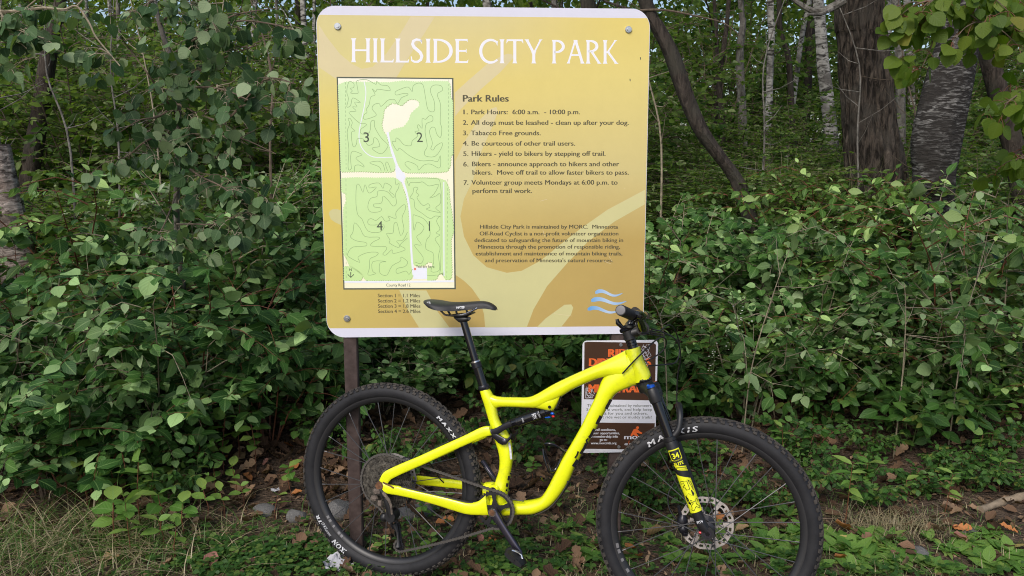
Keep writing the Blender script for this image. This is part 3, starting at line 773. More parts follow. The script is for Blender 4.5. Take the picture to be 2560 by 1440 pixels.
# far side stays
sweep(r, [(1000, 1190, 1000, 1205, .008, -.074), (1045, 1189, 1045, 1211, .009, -.066), (1105, 1196, 1105, 1217, .010, -.060), (1165, 1203, 1165, 1224, .011, -.054), (1215, 1208, 1215, 1235, .013, -.045), (1238, 1212, 1238, 1245, .014, -.035)], bp, e=.55)
ring = []
A0 = bp(962, 1190, .074); B0 = bp(1225, 1076, .040)
for k in range(9):
    t = k / 8
    c = A0.lerp(B0, t); c = Vector((c.x, .074 + (.038 - .074) * t, c.z - .012))
    d = (B0 - A0); nrm = Vector((-d.z, 0, d.x)).normalized()
    ring.append([c + nrm * .014 * math.cos(a) + Vector((0, .009 * math.sin(a), 0)) for a in [2 * math.pi * j / 10 for j in range(10)]])
r.rings(ring)
swing = r.build('swingarm', M_yel, bike)
b = MB()
sweep(b, [(1004, 1215, 1004, 1218, .006, .072), (1060, 1228, 1060, 1231, .006, .066), (1120, 1242, 1120, 1245.5, .006, .060), (1164, 1253, 1164, 1256, .006, .056), (1184, 1256, 1186, 1259, .006, .053)], bp)
b.build('chain_guard', M_guard, swing)
b = MB()
p = bp(948, 1215, .083)
b.cyl((p.x, -.070, p.z), (p.x, -.084, p.z), .0155, 18); b.cyl((p.x, -.084, p.z), (p.x, -.086, p.z), .013, 18)
axle_c = Vector((p.x, 0, p.z)); RH = axle_c.copy()
b.build('axle_cap', M_mud, swing)
b = MB(); strip(b, [(957, 1206), (975, 1214), (984, 1220)], .0845, .006); b.build('axle_lever', M_mud, swing)

# ---- rocker link and shock
def disc_poly(c, r0, k=14): return [(c[0] + r0 * math.cos(2 * math.pi * i / k), c[1] + r0 * math.sin(2 * math.pi * i / k)) for i in range(k)]
l = MB()
for sgn in (1, -1):
    n0 = .036
    fnl = lambda px, py, n: (lambda v: Vector((v.x, -n * sgn, v.z)))(bp(px, py, n0))
    fnl.side = Vector((0, 1, 0))
    sweep(l, [(1202, 1075, 1203, 1090, .004), (1208, 1072, 1210, 1093, .005), (1221, 1072, 1224, 1092, .005), (1236, 1071, 1240, 1088, .005), (1262, 1058, 1268, 1072, .0045), (1276, 1053, 1281, 1066, .004)], fnl, n0, e=.6)
    sweep(l, [(1228, 1076, 1222, 1090, .005), (1240, 1083, 1235, 1096, .005), (1254, 1091, 1246, 1107, .005), (1266, 1096, 1256, 1112, .005), (1273, 1092, 1266, 1111, .004)], fnl, n0, e=.6)
    sweep(l, [(1268, 1096, 1264, 1112, .004), (1275, 1090, 1277, 1097, .004), (1276, 1083, 1279, 1088, .003)], fnl, n0, e=.6)
link_o = l.build('rocker_link', M_anod, bike)
b = MB()
for x, y in ((1210, 1082), (1224, 1081), (1260, 1104)):
    p = bp(x, y, .042); b.tube([p + Vector((0, .004, 0)), p, p + Vector((0, -.002, 0))], [.009, .009, .006], 16)
b.build('link_bolt', M_crank, link_o)
b = MB()
P0, P1 = bp(1262, 1066, 0), bp(1378, 1025, 0)
ax = (P1 - P0)
at = lambda t: P0 + ax * t
for t0, t1, r0 in ((-0.04, .20, .010), (.10, .30, .0150), (.13, .16, .0175), (.28, .80, .0205), (.30, .33, .0215), (.62, .66, .0215), (.80, .90, .017), (.90, 1.02, .013)):
    b.tube([at(t0), at(t0 + .006), at(t1 - .006), at(t1)], [r0 * .93, r0, r0, r0 * .93], 20)
shock = b.build('shock_absorber', M_gblk, bike)
def text_on(mb, body, O, ex, ey, h, w=None, bold=0.02, push=None):
    v, fc = text2d(body, bold)
    ww = v[:, 0].max(); k = (w / ww) if w else h
    pts = []
    for p in v:
        q = O + ex * (p[0] * k) + ey * (p[1] * h)
        pts.append(push(q) if push else q)
    mb.add(pts, fc)
axn = ax.normalized(); axu = Vector((-axn.z, 0, axn.x))
b = MB()
def onshock(q):
    d = q - P0; al = d.dot(axn); r_ = d.dot(axu); rr = .0213
    return P0 + axn * al + axu * r_ + Vector((0, -math.sqrt(max(rr * rr - r_ * r_, 1e-6)), 0))
text_on(b, 'FOX', at(.60) - axu * .010, axu, -axn, .012, .020, .02, onshock) if False else None
text_on(b, 'FOX', at(.64) + axu * .010, -axu, axn, .014, .020, .03, onshock)
text_on(b, 'FLOAT', at(.76) + axu * .011, -axu, axn, .006, .022, .0, onshock)
text_on(b, 'EVOL', at(.42) + axu * .009, -axu, axn, .006, .016, .0, onshock)
b.build('shock_lettering', M_lettw, shock)
b = MB(); p = bp(1381, 1034, .018); b.sphere(p, .006, 10, (1.3, 1, .9)); p = bp(1372, 1043, .016); b.sphere(p, .004, 8); p = bp(1363, 1044, .018); b.cyl(p, p + Vector((.02, -.004, .004)), .0025, 8); b.build('shock_lever', M_blue, shock)
b = MB(); p = bp(1383, 1041, .020); b.sphere(p, .005, 10, (1.2, 1, .9)); b.build('shock_dial', M_redk, shock)

# ---- seat post and saddle
b = MB()
c0, c1 = bp(1212, 976, 0), bp(1190, 908, 0)
b.tube([c0, c0.lerp(c1, .97), c1], [.0165, .0165, .0170], 20)
sp_o = b.build('seatpost', M_gblk, bike)
b = MB(); d = (c1 - c0).normalized()
b.tube([c1 - d * .018, c1 - d * .016, c1 + d * .002], [.0165, .0185, .0185], 20)
b.tube([c0 + d * .004, c0 + d * .006, c0 + d * .018, c0 + d * .020], [.0195, .021, .021, .0195], 20)
p = c0 + d * .012; b.cyl(p + Vector((.018, -.016, 0)), p + Vector((.018, .016, 0)), .0045, 8)
b.build('seat_collar', M_anod, sp_o)
b = MB(); b.tube([c1 + d * .002, c1 + d * .003, c1 + d * .008, c1 + d * .009], [.0165, .0180, .0180, .0165], 20); b.build('seal_ring', M_silv, sp_o)
c2 = bp(1158, 800, 0)
b = MB(); b.cyl(c1, c2 + (c2 - c1).normalized() * .006, .0135, 20); b.build('dropper_post', M_gblk, sp_o)
b = MB()
sweep(b, [(1136, 793, 1139, 797, .010), (1146, 789, 1150, 806, .016), (1158, 789, 1162, 806, .018), (1168, 791, 1172, 802, .016), (1174, 792, 1174, 799, .010)], bp)
sweep(b, [(1128, 786, 1130, 791, .022), (1148, 783, 1148, 793, .027), (1166, 782, 1168, 791, .026), (1182, 779, 1184, 784, .022)], bp)
for x0, y0, x1, y1 in ((1119, 775, 1125, 786), (1140, 776, 1142, 784), (1166, 774, 1168, 781)):
    for n in (.022, -.022): b.cyl(bp(x0, y0, n), bp(x1, y1, n), .004, 8)
p, q = bp(1173, 796, .012), bp(1173, 796, -.012); b.cyl(p, q, .006, 10)
b.build('seat_clamp', M_blk, sp_o)
sd = MB()
prof = [(1066.8, 750, 1069, 764, .045), (1068, 748.6, 1075, 768, .060), (1078, 748.5, 1085, 772, .069), (1095, 750, 1098, 775.5, .070), (1119, 754, 1118, 777, .062), (1145, 755, 1140, 777.5, .045), (1172, 754, 1172, 774.5, .030), (1206, 752.5, 1208, 771.5, .022), (1224, 756, 1224, 773, .020), (1237, 764, 1234, 775.5, .017), (1242, 771, 1240, 776, .009)]
S = spline(prof, 4); rr = []
for ax_, ay, bx, by2, lat, in S:
    a, bb = bp(ax_, ay, 0), bp(bx, by2, lat * .7)
    bb = Vector((a.x + (bb.x - a.x), 0, bb.z))
    hgt = a.z - bb.z
    ringp = []
    for k in range(20):
        t = math.pi * k / 19 - math.pi / 2
        # cover: crown in the middle, skirts down both sides
        y = math.sin(t) * lat
        z = a.z - hgt * (1 - math.cos(t) ** 0.55) * 1.0
        x = a.x + (bb.x - a.x) * (1 - math.cos(t) ** 0.55)
        ringp.append(Vector((x, y, z)))
    for k in range(19, -1, -1):
        t = math.pi * k / 19 - math.pi / 2
        q = ringp[k]
        ringp.append(Vector((q.x, q.y * .94, min(q.z, a.z - hgt * .55) - .0 if abs(math.sin(t)) < .8 else q.z)))
    rr.append(ringp)
sd.rings(rr)
saddle = sd.build('saddle', M_sadd, bike)
b = MB()
for n in (.022, -.022):
    pts = [bp(x, y, n) for x, y in ((1099, 774), (1106, 781), (1113, 787), (1125, 788.5), (1145, 787.5), (1158, 786), (1166, 783.5), (1180, 777), (1194, 770))]
    b.tube([Vector(p) for p in spline([tuple(p) for p in pts], 3)], .0038, 8)
b.build('saddle_rail', M_silv, saddle)
b = MB()
O = bp(1139, 772.5, .052); E = bp(1161, 771, .048)
text_on(b, 'WTB', O + Vector((0, 0, 0)), (E - O).normalized(), Vector((0, .25, 1)).normalized(), .0085, (E - O).length, .03)
O = bp(1066.5, 762, .058); E = bp(1076, 761, .064)
text_on(b, 'TB', O, (E - O).normalized(), Vector((0, .05, 1)).normalized(), .010, (E - O).length, .03)
b.build('saddle_lettering', M_lettw, saddle)

# ---- wheels
def wheel_meshes():
    ty = MB(); Rc = WR - TT / 2 - .003; rt = TT / 2
    N = 120
    def tp(th, ph, off=0.0):
        rr_ = Rc + (rt + off) * math.cos(ph)
        return Vector((rr_ * math.cos(th), (rt + off) * math.sin(ph), rr_ * math.sin(th)))
    phs = [math.radians(a) for a in (-148, -125, -100, -75, -50, -25, 0, 25, 50, 75, 100, 125, 148)]
    ty.rings([[tp(2 * math.pi * i / N, p) for p in phs] for i in range(N)], cap=False, closed=True)
    kn = MB()
    K = 84
    for i in range(K):
        for ph, w, ln, hgt, sh in ((11, .0085, .014, .0042, 0), (-11, .0085, .014, .0042, 0.5), (30, .007, .011, .0042, .25), (-30, .007, .011, .0042, .75), (50, .0085, .013, .005, 0), (-50, .0085, .013, .005, 0.5)):
            th = 2 * math.pi * (i + sh) / K; p = math.radians(ph)
            c = tp(th, p, hgt / 2 - .0006)
            nrm = (tp(th, p, 1) - tp(th, p, 0)).normalized()
            tan_ = Vector((-math.sin(th), 0, math.cos(th))); sd_ = nrm.cross(tan_)
            kn.box(c, w, ln, hgt, Matrix((sd_, tan_, nrm)).transposed())
    rm = MB()
    ro, ri, hw = .3135, .296, .0155
    prof = [(ro, hw), (ro + .004, hw), (ro + .004, hw + .0018), (ro - .002, hw + .002), (ri + .004, hw * .7), (ri, hw * .3), (ri, -hw * .3), (ri + .004, -hw * .7), (ro - .002, -hw - .002), (ro + .004, -hw - .0018), (ro + .004, -hw), (ro, -hw)]
    rm.rings([[Vector((r_ * math.cos(2 * math.pi * i / N), y, r_ * math.sin(2 * math.pi * i / N))) for r_, y in prof] for i in range(N)], cap=False, closed=True)
    hb = MB()
    hb.tube([(0, -.052, 0), (0, -.040, 0), (0, -.036, 0), (0, -.030, 0), (0, -.026, 0), (0, .026, 0), (0, .030, 0), (0, .036, 0), (0, .040, 0), (0, .052, 0)], [.012, .014, .027, .027, .017, .017, .029, .029, .016, .012], 28)
    spk = MB()
    for k in range(28):
        side = 1 if k % 2 else -1
        th = 2 * math.pi * (k + .3) / 28
        tw = (1 if (k // 2) % 2 else -1) * 1.15
        a = Vector((.027 * math.cos(th + tw), side * .032, .027 * math.sin(th + tw)))
        e_ = Vector(((ri + .001) * math.cos(th), side * .003, (ri + .001) * math.sin(th)))
        d_ = (e_ - a).normalized()
        spk.tube([a, e_ - d_ * .014], .0016, 5)
        spk.tube([e_ - d_ * .014, e_], .0021, 6)
    ro_ = MB()                                           # brake disc: outer band with slots, six arms, carrier
    def annul(r0, r1, y0, y1, a0=0, a1=2 * math.pi, k=60, wav=0):
        ring_ = []
        cl = abs(a1 - a0 - 2 * math.pi) < 1e-6
        for i in range(k if cl else k + 1):
            t = a0 + (a1 - a0) * i / k
            w_ = wav * math.sin(12 * t)
            ring_.append([Vector((rr_ * math.cos(t), y, rr_ * math.sin(t))) for rr_, y in ((r0 + w_, y0), (r1 + w_, y0), (r1 + w_, y1), (r0 + w_, y1))])
        ro_.rings(ring_, cap=not cl, closed=cl)
    y0, y1 = .0435, .0455
    annul(.083, .090, y0, y1, wav=.0012, k=96)
    annul(.070, .0745, y0, y1, wav=.0012, k=96)
    for i in range(24):
        t = 2 * math.pi * i / 24
        annul(.0738, .0842, y0 + .0001, y1 - .0001, t, t + (.16 if i % 2 else .105), 3)
    for i in range(6):
        t0 = 2 * math.pi * i / 6
        for dt, r0, r1 in ((0, .022, .040), (.12, .038, .056), (.26, .054, .072)):
            annul(r0, r1, y0 + .0001, y1 - .0001, t0 + dt, t0 + dt + .19 + .0015 / r0, 4)
    annul(.018, .030, y0 - .002, y1 + .002)
    return ty.mesh('tyre', M_rub), kn.mesh('tread', M_knob, False), rm.mesh('rim', M_rim), hb.mesh('wheel', M_anod), spk.mesh('spokes', M_spk), ro_.mesh('brake_disc', M_rotor, False)
WM = wheel_meshes()
def tyre_text(items, name, m, parent, Rc=WR - TT / 2 - .003, rt=TT / 2, lean=.25):
    """letters bent round the sidewall that faces the viewer; angle in degrees at the start, reading clockwise"""
    mb = MB()
    for body, a0, r0, h, w, bold in items:
        v, fc = text2d(body, 0.0, 1.45 if body == 'MAXXIS' else 1.12); k = w / v[:, 0].max(); fc0 = fc; dup = 2 if bold else 1
        pts = []
        for p in v:
            rr_ = r0 + p[1] * h; th = math.radians(a0) - (p[0] * k + p[1] * h * lean) / r0
            dy = rr_ - Rc
            y = -(math.sqrt(max(rt * rt - dy * dy, 1e-8)) + .0009)
            pts.append((rr_ * math.cos(th), y, rr_ * math.sin(th)))
        mb.add(pts, fc)
        if dup == 2:
            da = -.0026 / r0; ca, sa = math.cos(da), math.sin(da)
            mb.add([(x * ca - z * sa, y - .0003, x * sa + z * ca) for x, y, z in pts], fc)
    return mb.build(name, m, parent, smooth=False)
def wheel(M, spin, rotor_side=1):
    w = link('wheel', WM[3], bike, M)
    spinM = Matrix.Rotation(spin, 4, 'Y')
    link('tyre', WM[0], w, spinM); link('tread', WM[1], w, spinM); link('rim', WM[2], w, spinM)
    link('spokes', WM[4], w, spinM); link('brake_disc', WM[5], w, spinM)
    return w
def ang(c, px, py, n, fn):
    p = fn(px, py, n) - c; return math.degrees(math.atan2(p.z, p.x))
rw = wheel(Matrix.Translation(RH), .1)
ra = lambda px, py: ang(RH, px, py, .026, bp)
tyre_text([('MAXXIS', ra(1093, 1041), .327, .0135, .128, .03), ('IKON', ra(867, 1377), .328, .020, .060, .03), ('29x2.20', ra(826, 1341), .330, .008, .028, 0)], 'tyre_lettering', M_lettw, rw)
tyre_text([('TR', ra(806, 1308), .330, .014, .034, .03), ('EXO', ra(814, 1325), .326, .010, .028, .0)], 'red_tyre_lettering', M_lettw, rw)
def rim_marks(w, angs):
    mb = MB()
    for a0, a1 in angs:
        v = []
        for i in range(5):
            t = math.radians(a0 + (a1 - a0) * i / 4)
            v.append([Vector((r_ * math.cos(t), y, r_ * math.sin(t))) for r_, y in ((.300, -.0135), (.309, -.0172), (.309, -.0176), (.300, -.0139))])
        mb.rings(v)
    mb.build('rim_decal', M_lettg, w)
rim_marks(rw, [(214, 216), (217, 219), (222, 223.5), (228, 230), (231, 233)])

# cassette, on the rear wheel
b = MB()
for i in range(12):
    r_ = .104 * (1 - i / 12) ** .82 + .018 * (i / 12)
    n = .022 + i * .0036
    k = 40 - 2 * i; prof = []
    for j in range(k * 4):
        t = 2 * math.pi * j / (k * 4)
        prof.append((t, r_ + (.0022 if j % 4 in (1, 2) else -.0018)))
    ring_o = [[Vector((q * math.cos(t), -n, q * math.sin(t))), Vector((q * math.cos(t), -n - .0018, q * math.sin(t))), Vector(((r_ - .014) * math.cos(t), -n - .0018, (r_ - .014) * math.sin(t))), Vector(((r_ - .014) * math.cos(t), -n, (r_ - .014) * math.sin(t)))] for t, q in prof]
    b.rings(ring_o, cap=False, closed=True)
    for a in range(5):
        t = 2 * math.pi * a / 5 + .3 + i * .12
        d_ = Vector((math.cos(t), 0, math.sin(t)))
        b.tube([d_ * .018 + Vector((0, -n - .001, 0)), d_ * (r_ - .012) + Vector((0, -n - .001, 0))], .004, 5)
b.cyl((0, -.018, 0), (0, -.066, 0), .020, 20)
b.build('cassette', M_cass, rw, smooth=False)

# ---- cranks, chainring, chain, derailleur
BB = bp(1230, 1282, .088); BB = Vector((BB.x, 0, BB.z))
cr = MB()
nC = .052; rC = .068; T = 34
ring_ = []
for j in range(T * 4):
    t = 2 * math.pi * j / (T * 4); q = rC + (.0028 if j % 4 in (1, 2) else -.0022)
    ring_.append([Vector((q * math.cos(t), -nC, q * math.sin(t))), Vector((q * math.cos(t), -nC - .002, q * math.sin(t))), Vector((.055 * math.cos(t), -nC - .0024, .055 * math.sin(t))), Vector((.055 * math.cos(t), -nC + .0004, .055 * math.sin(t)))])
cr.rings(ring_, cap=False, closed=True)
for a in range(5):
    t = 2 * math.pi * a / 5 + .45
    d_ = Vector((math.cos(t), 0, math.sin(t))); s_ = Vector((-math.sin(t), 0, math.cos(t)))
    cr.rings([[d_ * r0 + s_ * w_ + Vector((0, -nC - y, 0)) for w_, y in ((-hw, -.001), (hw, -.001), (hw, .0045), (-hw, .0045))] for r0, hw in ((.016, .012), (.034, .006), (.058, .0085))])
cr.cyl((0, -nC + .004, 0), (0, -nC - .007, 0), .021, 24)
chainring = cr.build('chainring', M_blk, bike, smooth=False, matrix=Matrix.Translation(BB))
ck = MB()
pS = bp(1230, 1282, .088); pP = bp(1297, 1383, .096)
cs = Vector((BB.x, -.078, BB.z)); ce = Vector((pP.x, -.090, pP.z))
d_ = (ce - cs); ln = d_.length; dn = d_.normalized(); un = Vector((-dn.z, 0, dn.x))
rr = []
for t, w_, th in ((-.075, .008, .006), (-.06, .0135, .008), (-.02, .0175, .010), (.0, .018, .010), (.10, .0165, .010), (.3, .0135, .009), (.7, .0125, .0085), (.92, .0125, .008), (.99, .012, .007), (1.05, .009, .006)):
    c = cs + d_ * t
    ring2 = []
    for k in range(14):
        a = 2 * math.pi * k / 14; ca, sa = math.cos(a), math.sin(a)
        ring2.append(c + un * (w_ * math.copysign(abs(ca) ** .55, ca)) + Vector((0, th * math.copysign(abs(sa) ** .7, sa), 0)))
    rr.append(ring2)
ck.rings(rr)
crank = ck.build('crank_arm', M_crank, bike)
b = MB(); b.cyl(cs + Vector((0, -.0095, 0)), cs + Vector((0, -.0115, 0)), .0145, 22); b.build('crank_cap', M_silv, crank)
b = MB(); b.cyl(cs + Vector((0, -.0116, 0)), cs + Vector((0, -.0125, 0)), .0105, 22); b.build('crank_bore', M_mud, crank)
def pedal(e_, sgn, nm='pedal'):
    b = MB()
    o = e_ + Vector((0, -.016 * sgn, 0))
    b.cyl(e_, e_ + Vector((0, -.075 * sgn, 0)), .0065, 12)
    rr_ = []
    tl_ = math.radians(-32)
    R2 = Matrix.Rotation(-tl_, 4, 'Y')
    for y, hx, hz, ox in ((.016, .030, .007, 0), (.024, .040, .011, 0), (.050, .042, .012, 0), (.072, .036, .009, 0)):
        rr_.append([e_ + Vector((0, -y * sgn, 0)) + R2 @ Vector((hx * math.copysign(abs(math.cos(a)) ** .8, math.cos(a)) + ox, 0, hz * math.copysign(abs(math.sin(a)) ** .8, math.sin(a)))) for a in [2 * math.pi * k / 16 for k in range(16)]])
    b.rings(rr_)
    p_ = b.build(nm, M_blk, crank)
    b = MB()
    b.tube([e_ + Vector((0, -.040 * sgn, 0)) + R2 @ Vector(q) for q in ((-.022, 0, .010), (-.012, -.004, .017), (0, 0, .018), (.012, .004, .016), (.022, 0, .009))], .004, 8)
    b.tube([e_ + Vector((0, -.028 * sgn, 0)) + R2 @ Vector(q) for q in ((-.014, 0, .010), (0, -.004, .016), (.014, .002, .011))], .0035, 8)
    b.build('pedal_clip', M_silv, p_)
pedal(ce, 1)
ck = MB()
ce2 = Vector((2 * cs.x - ce.x, .090, 2 * cs.z - ce.z)); cs2 = Vector((cs.x, .078, cs.z))
ck.tube([cs2 - (ce2 - cs2) * .05, cs2, cs2.lerp(ce2, .5), ce2, ce2 + (ce2 - cs2) * .03], [.010, .015, .011, .010, .006], 12)
ck.cyl(cs2, cs, .012, 16)
crank2 = ck.build('crank_arm', M_crank, bike)
# chain: run of small links
b = MB()
Cr = lambda a: BB + Vector((rC * math.cos(a), -nC - .001, rC * math.sin(a)))
big = lambda a: RH + Vector((.104 * math.cos(a), -.026, .104 * math.sin(a)))
LP = bp(998, 1365, .045); LP = Vector((LP.x, -.045, LP.z))
UP = bp(986, 1312, .040); UP = Vector((UP.x, -.036, UP.z))
path = []
top_a = math.radians(97)
# lower run: chainring bottom to lower pulley
lb = LP + Vector((.006, 0, -.020))
sb = Cr(math.radians(-97))
sag = lambda p, q, s_, k: [p.lerp(q, i / k) + Vector((0, 0, -s_ * 4 * (i / k) * (1 - i / k))) for i in range(k + 1)]
path += [LP + Vector((.020 * math.cos(a), 0, .020 * math.sin(a))) for a in [math.radians(x) for x in (90, 130, 170, 210, 250)]]
path += sag(lb, sb, .006, 14)
path += [Cr(math.radians(a)) for a in range(-85, 98, 9)]
path += sag(Cr(top_a), big(math.radians(70)), .0, 14)[1:]
path += [big(math.radians(a)) for a in range(78, 262, 8)]
path += [big(math.radians(262)).lerp(UP + Vector((-.018, 0, 0)), t) for t in (.5, 1)]
# resample at the half-link pitch
acc = [path[0]]; PITCHL = .0127
rem = PITCHL
for p, q in zip(path[:-1], path[1:]):
    seg = (q - p).length; pos = 0
    while seg - pos >= rem:
        pos += rem; acc.append(p.lerp(q, pos / seg)); rem = PITCHL
    rem -= seg - pos
for i in range(len(acc) - 1):
    p, q = acc[i], acc[i + 1]; d_ = (q - p); 
    if d_.length < 1e-5: continue
    dn_ = d_.normalized(); u_ = Vector((-dn_.z, 0, dn_.x)).normalized()
    off = .0036 if i % 2 else .0026
    for y in (off, -off):
        rr_ = []
        for t, h_ in ((-.25, .0022), (-.1, .0046), (.12, .0046), (.5, .0026), (.88, .0046), (1.1, .0046), (1.25, .0022)):
            c = p + d_ * t + Vector((0, y, 0))
            rr_.append([c + u_ * h_ + Vector((0, .0006, 0)), c - u_ * h_ + Vector((0, .0006, 0)), c - u_ * h_ - Vector((0, .0006, 0)), c + u_ * h_ - Vector((0, .0006, 0))])
        b.rings(rr_)
    b.cyl(p + Vector((0, -.0038, 0)), p + Vector((0, .0038, 0)), .0036, 8)
b.build('chain', M_chain, bike, smooth=False)
dr = MB()
K1 = bp(962, 1238, .078); K2 = bp(977, 1290, .072); 
dr.tube([bp(950, 1222, .080), K1], [.008, .010], 10)
dr.tube([K1, K1.lerp(K2, .5) + Vector((.004, 0, 0)), K2], [.011, .013, .012], 10)
dr.sphere(K1, .014, 10); dr.cyl(K2 + Vector((0, -.010, 0)), K2 + Vector((0, .034, 0)), .021, 18)
dr.sphere(bp(961, 1293, .060), .017, 10)
for y in (-.008, .010):
    a_, c_ = UP + Vector((.004, y, .004)), LP + Vector((0, y, 0))
    dr.tube([a_, a_.lerp(c_, .35) + Vector((.006, 0, 0)), a_.lerp(c_, .75) + Vector((.004, 0, 0)), c_], [.011, .0055, .0055, .012], 8)
derail = dr.build('rear_derailleur', M_blk, bike)
b = MB()
for P_ in (LP, UP):
    rg = []
    for j in range(56):
        t = 2 * math.pi * j / 56; q = .0195 + (.0018 if j % 4 in (1, 2) else -.0018)
        rg.append([Vector((P_.x + q * math.cos(t), P_.y + y, P_.z + q * math.sin(t))) for y in (-.0022, .0022)] + [Vector((P_.x + .010 * math.cos(t), P_.y + y, P_.z + .010 * math.sin(t))) for y in (.003, -.003)])
    b.rings(rg, cap=False, closed=True)
    b.cyl(P_ + Vector((0, -.010, 0)), P_ + Vector((0, .010, 0)), .005, 10)
b.build('pulley', M_anod, derail, smooth=False)
b = MB()
b.tube([bp(958, 1232, .088), bp(972, 1250, .094), bp(977, 1262, .094), bp(980, 1285, .086)], [.006, .006, .005, .004], 8)
b.sphere(bp(942, 1228, .084), .015, 8, (1.2, .6, .8)); b.sphere(bp(936, 1245, .074), .016, 8, (1, .7, .8)); b.sphere(bp(950, 1258, .080), .012, 8, (.9, .6, 1.2))
b.build('caked_mud', M_dmud, derail)

# rear brake caliper and hoses at the far side
b = MB()
b.sphere(bp(1018, 1150, -.045), .016, 10, (1.6, .8, .8)); b.sphere(bp(1003, 1152, -.050), .012, 8)
b.build('rear_brake', M_blk, bike)
b = MB()
def hose(pts, r_=.0024):
    q = [bp(*p) for p in pts]
    b.tube([Vector(p) for p in spline([tuple(p) for p in q], 6)], r_, 6)
hose([(1070, 1152, .050), (1084, 1172, .02), (1098, 1195, -.03), (1111, 1208, -.052)])
hose([(1212, 1168, .02), (1228, 1190, .02), (1242, 1208, .015)], .0035)
hose([(1270, 1246, .03), (1290, 1250, .034), (1310, 1253, .034)], .002)
b.build('rear_hose', M_blk, bike)

# ---- bottle cage on the down tube
b = MB()
def cage(pts, r_):
    q = [bp(*p) for p in pts]
    b.tube([Vector(p) for p in spline([tuple(p) for p in q], 6)], r_, 8)
cage([(1412, 1130, .01), (1385, 1112, .036), (1362, 1110, .036), (1358, 1122, .0), (1362, 1112, -.034), (1392, 1116, -.034), (1413, 1130, -.01)], .0042)
cage([(1357, 1122, .030), (1361, 1146, .036), (1374, 1178, .032), (1390, 1172, .016), (1404, 1146, .01)], .0038)
cage([(1357, 1122, -.030), (1368, 1146, -.036), (1380, 1178, -.030), (1394, 1166, -.016)], .0038)
cage([(1352, 1192, .02), (1360, 1202, .0), (1372, 1196, -.02)], .0035)
sweep(b, [(1410, 1124, 1414, 1128, .012), (1395, 1154, 1400, 1158, .012), (1378, 1186, 1383, 1190, .012)], bp)
b.build('bottle_cage', M_gblk, bike)

# ---- steering assembly: turned a little about the head tube
HT, HB = bp(1583, 871, 0), bp(1608, 950, 0)
sax = (HT - HB).normalized()
STEER = math.radians(7.0)
S_L = Matrix.Translation(HB) @ Matrix.Rotation(STEER, 4, sax) @ Matrix.Translation(-HB)
S_LI = S_L.inverted()
cS = S_LI @ camL
def sp(px, py, n=0.0):
    d = S_LI.to_3x3() @ rayL(px, py); k = (-n - cS.y) / d.y
    return cS + d * k                                  # in the unturned frame; parts get S_L as their matrix
sp.side = Vector((0, 1, 0))
def sbuild(mb, name, m, parent=None, smooth=True):
    return mb.build(name, m, parent or bike, smooth, matrix=None if parent else S_L)
FH = sp(1768.5, 1332, .064); FH = Vector((FH.x, 0, FH.z))
fw = wheel(S_L @ Matrix.Translation(FH), .35)
fa = lambda px, py: ang(FH, px, py, .026, sp)
tyre_text([('MAXXIS', fa(1621, 1117), .3235, .0175, .168, .03)], 'tyre_lettering', M_lettw, fw)
rim_marks(fw, [(196, 199), (200, 202.5), (206, 208), (213, 215.5)])
# fork
nL = .066
cA, cB = sp(1634, 985, nL), sp(1757, 1322, nL)
cA = Vector((cA.x, -nL, cA.z)); cB = Vector((cB.x, -nL, cB.z))
lx = (cB - cA)
fk = MB()
stn = MB()
for sgn in (1, -1):
    y = -nL * sgn
    a_ = Vector((cA.x, y, cA.z)); b_ = Vector((cB.x, y, cB.z))
    at = lambda t: a_.lerp(b_, t)
    stn.cyl(at(-.05), at(.40), .0168, 24)
    fk.tube([at(.315), at(.32), at(.345), at(.35), at(.37), at(.60), at(.80), at(.90), at(.96)], [.0185, .0215, .0215, .0195, .0215, .0205, .0195, .018, .016], 24)
    # dropout
    hub = Vector((FH.x, y, FH.z))
    fk.tube([at(.90), at(.95), at(.95).lerp(hub, .5), hub], [.017, .018, .017, .013], 16)
    fk.cyl(hub + Vector((0, -.011, 0)), hub + Vector((0, .010, 0)), .0205, 24)
# arch in front of the crown race of the tyre
a_ = cA.lerp(cB, .33)
for sgn in (1, -1):
    pts = [Vector((a_.x + .006, -nL * sgn, a_.z)), Vector((a_.x + .026, -nL * sgn * .98, a_.z + .030)), Vector((a_.x + .030, -nL * sgn * .85, a_.z + .070)), Vector((a_.x + .026, -nL * sgn * .55, a_.z + .094)), Vector((a_.x + .022, 0, a_.z + .100))]
    pts = [Vector(p) for p in spline([tuple(p) for p in pts], 5)]
    fk.tube(pts, [.012 - .002 * math.sin(i / len(pts) * 3) for i in range(len(pts))], 10)
fork = sbuild(fk, 'suspension_fork', M_blk)
stn_o = stn.build('stanchion', M_gblk, fork)
cw = MB()
for sgn in (1, -1):
    y = -nL * sgn
    a_ = Vector((cA.x, y, cA.z)); d_ = lx.normalized()
    cw.tube([a_ - d_ * .020, a_ - d_ * .014, a_ + d_ * .012, a_ + d_ * .026, a_ + d_ * .028], [.0175, .0205, .0215, .0205, .0185], 22)
    e_ = HB - sax * .020
    cw.tube([a_ + d_ * .004, a_.lerp(e_, .5), e_], [.018, .021, .026], 14)
cw.tube([HB - sax * .040, HB - sax * .006], [.024, .028], 22)
cw.build('fork_crown', M_blk, fork)
b = MB(); d_ = lx.normalized()
b.tube([cA - d_ * .020, cA - d_ * .023, cA - d_ * .030, cA - d_ * .032], [.011, .0135, .0135, .010], 14)
p = cA - d_ * .030; b.sphere(p + Vector((-.006, -.004, -.002)), .007, 8)
b.build('fork_dial', M_blue, fork)
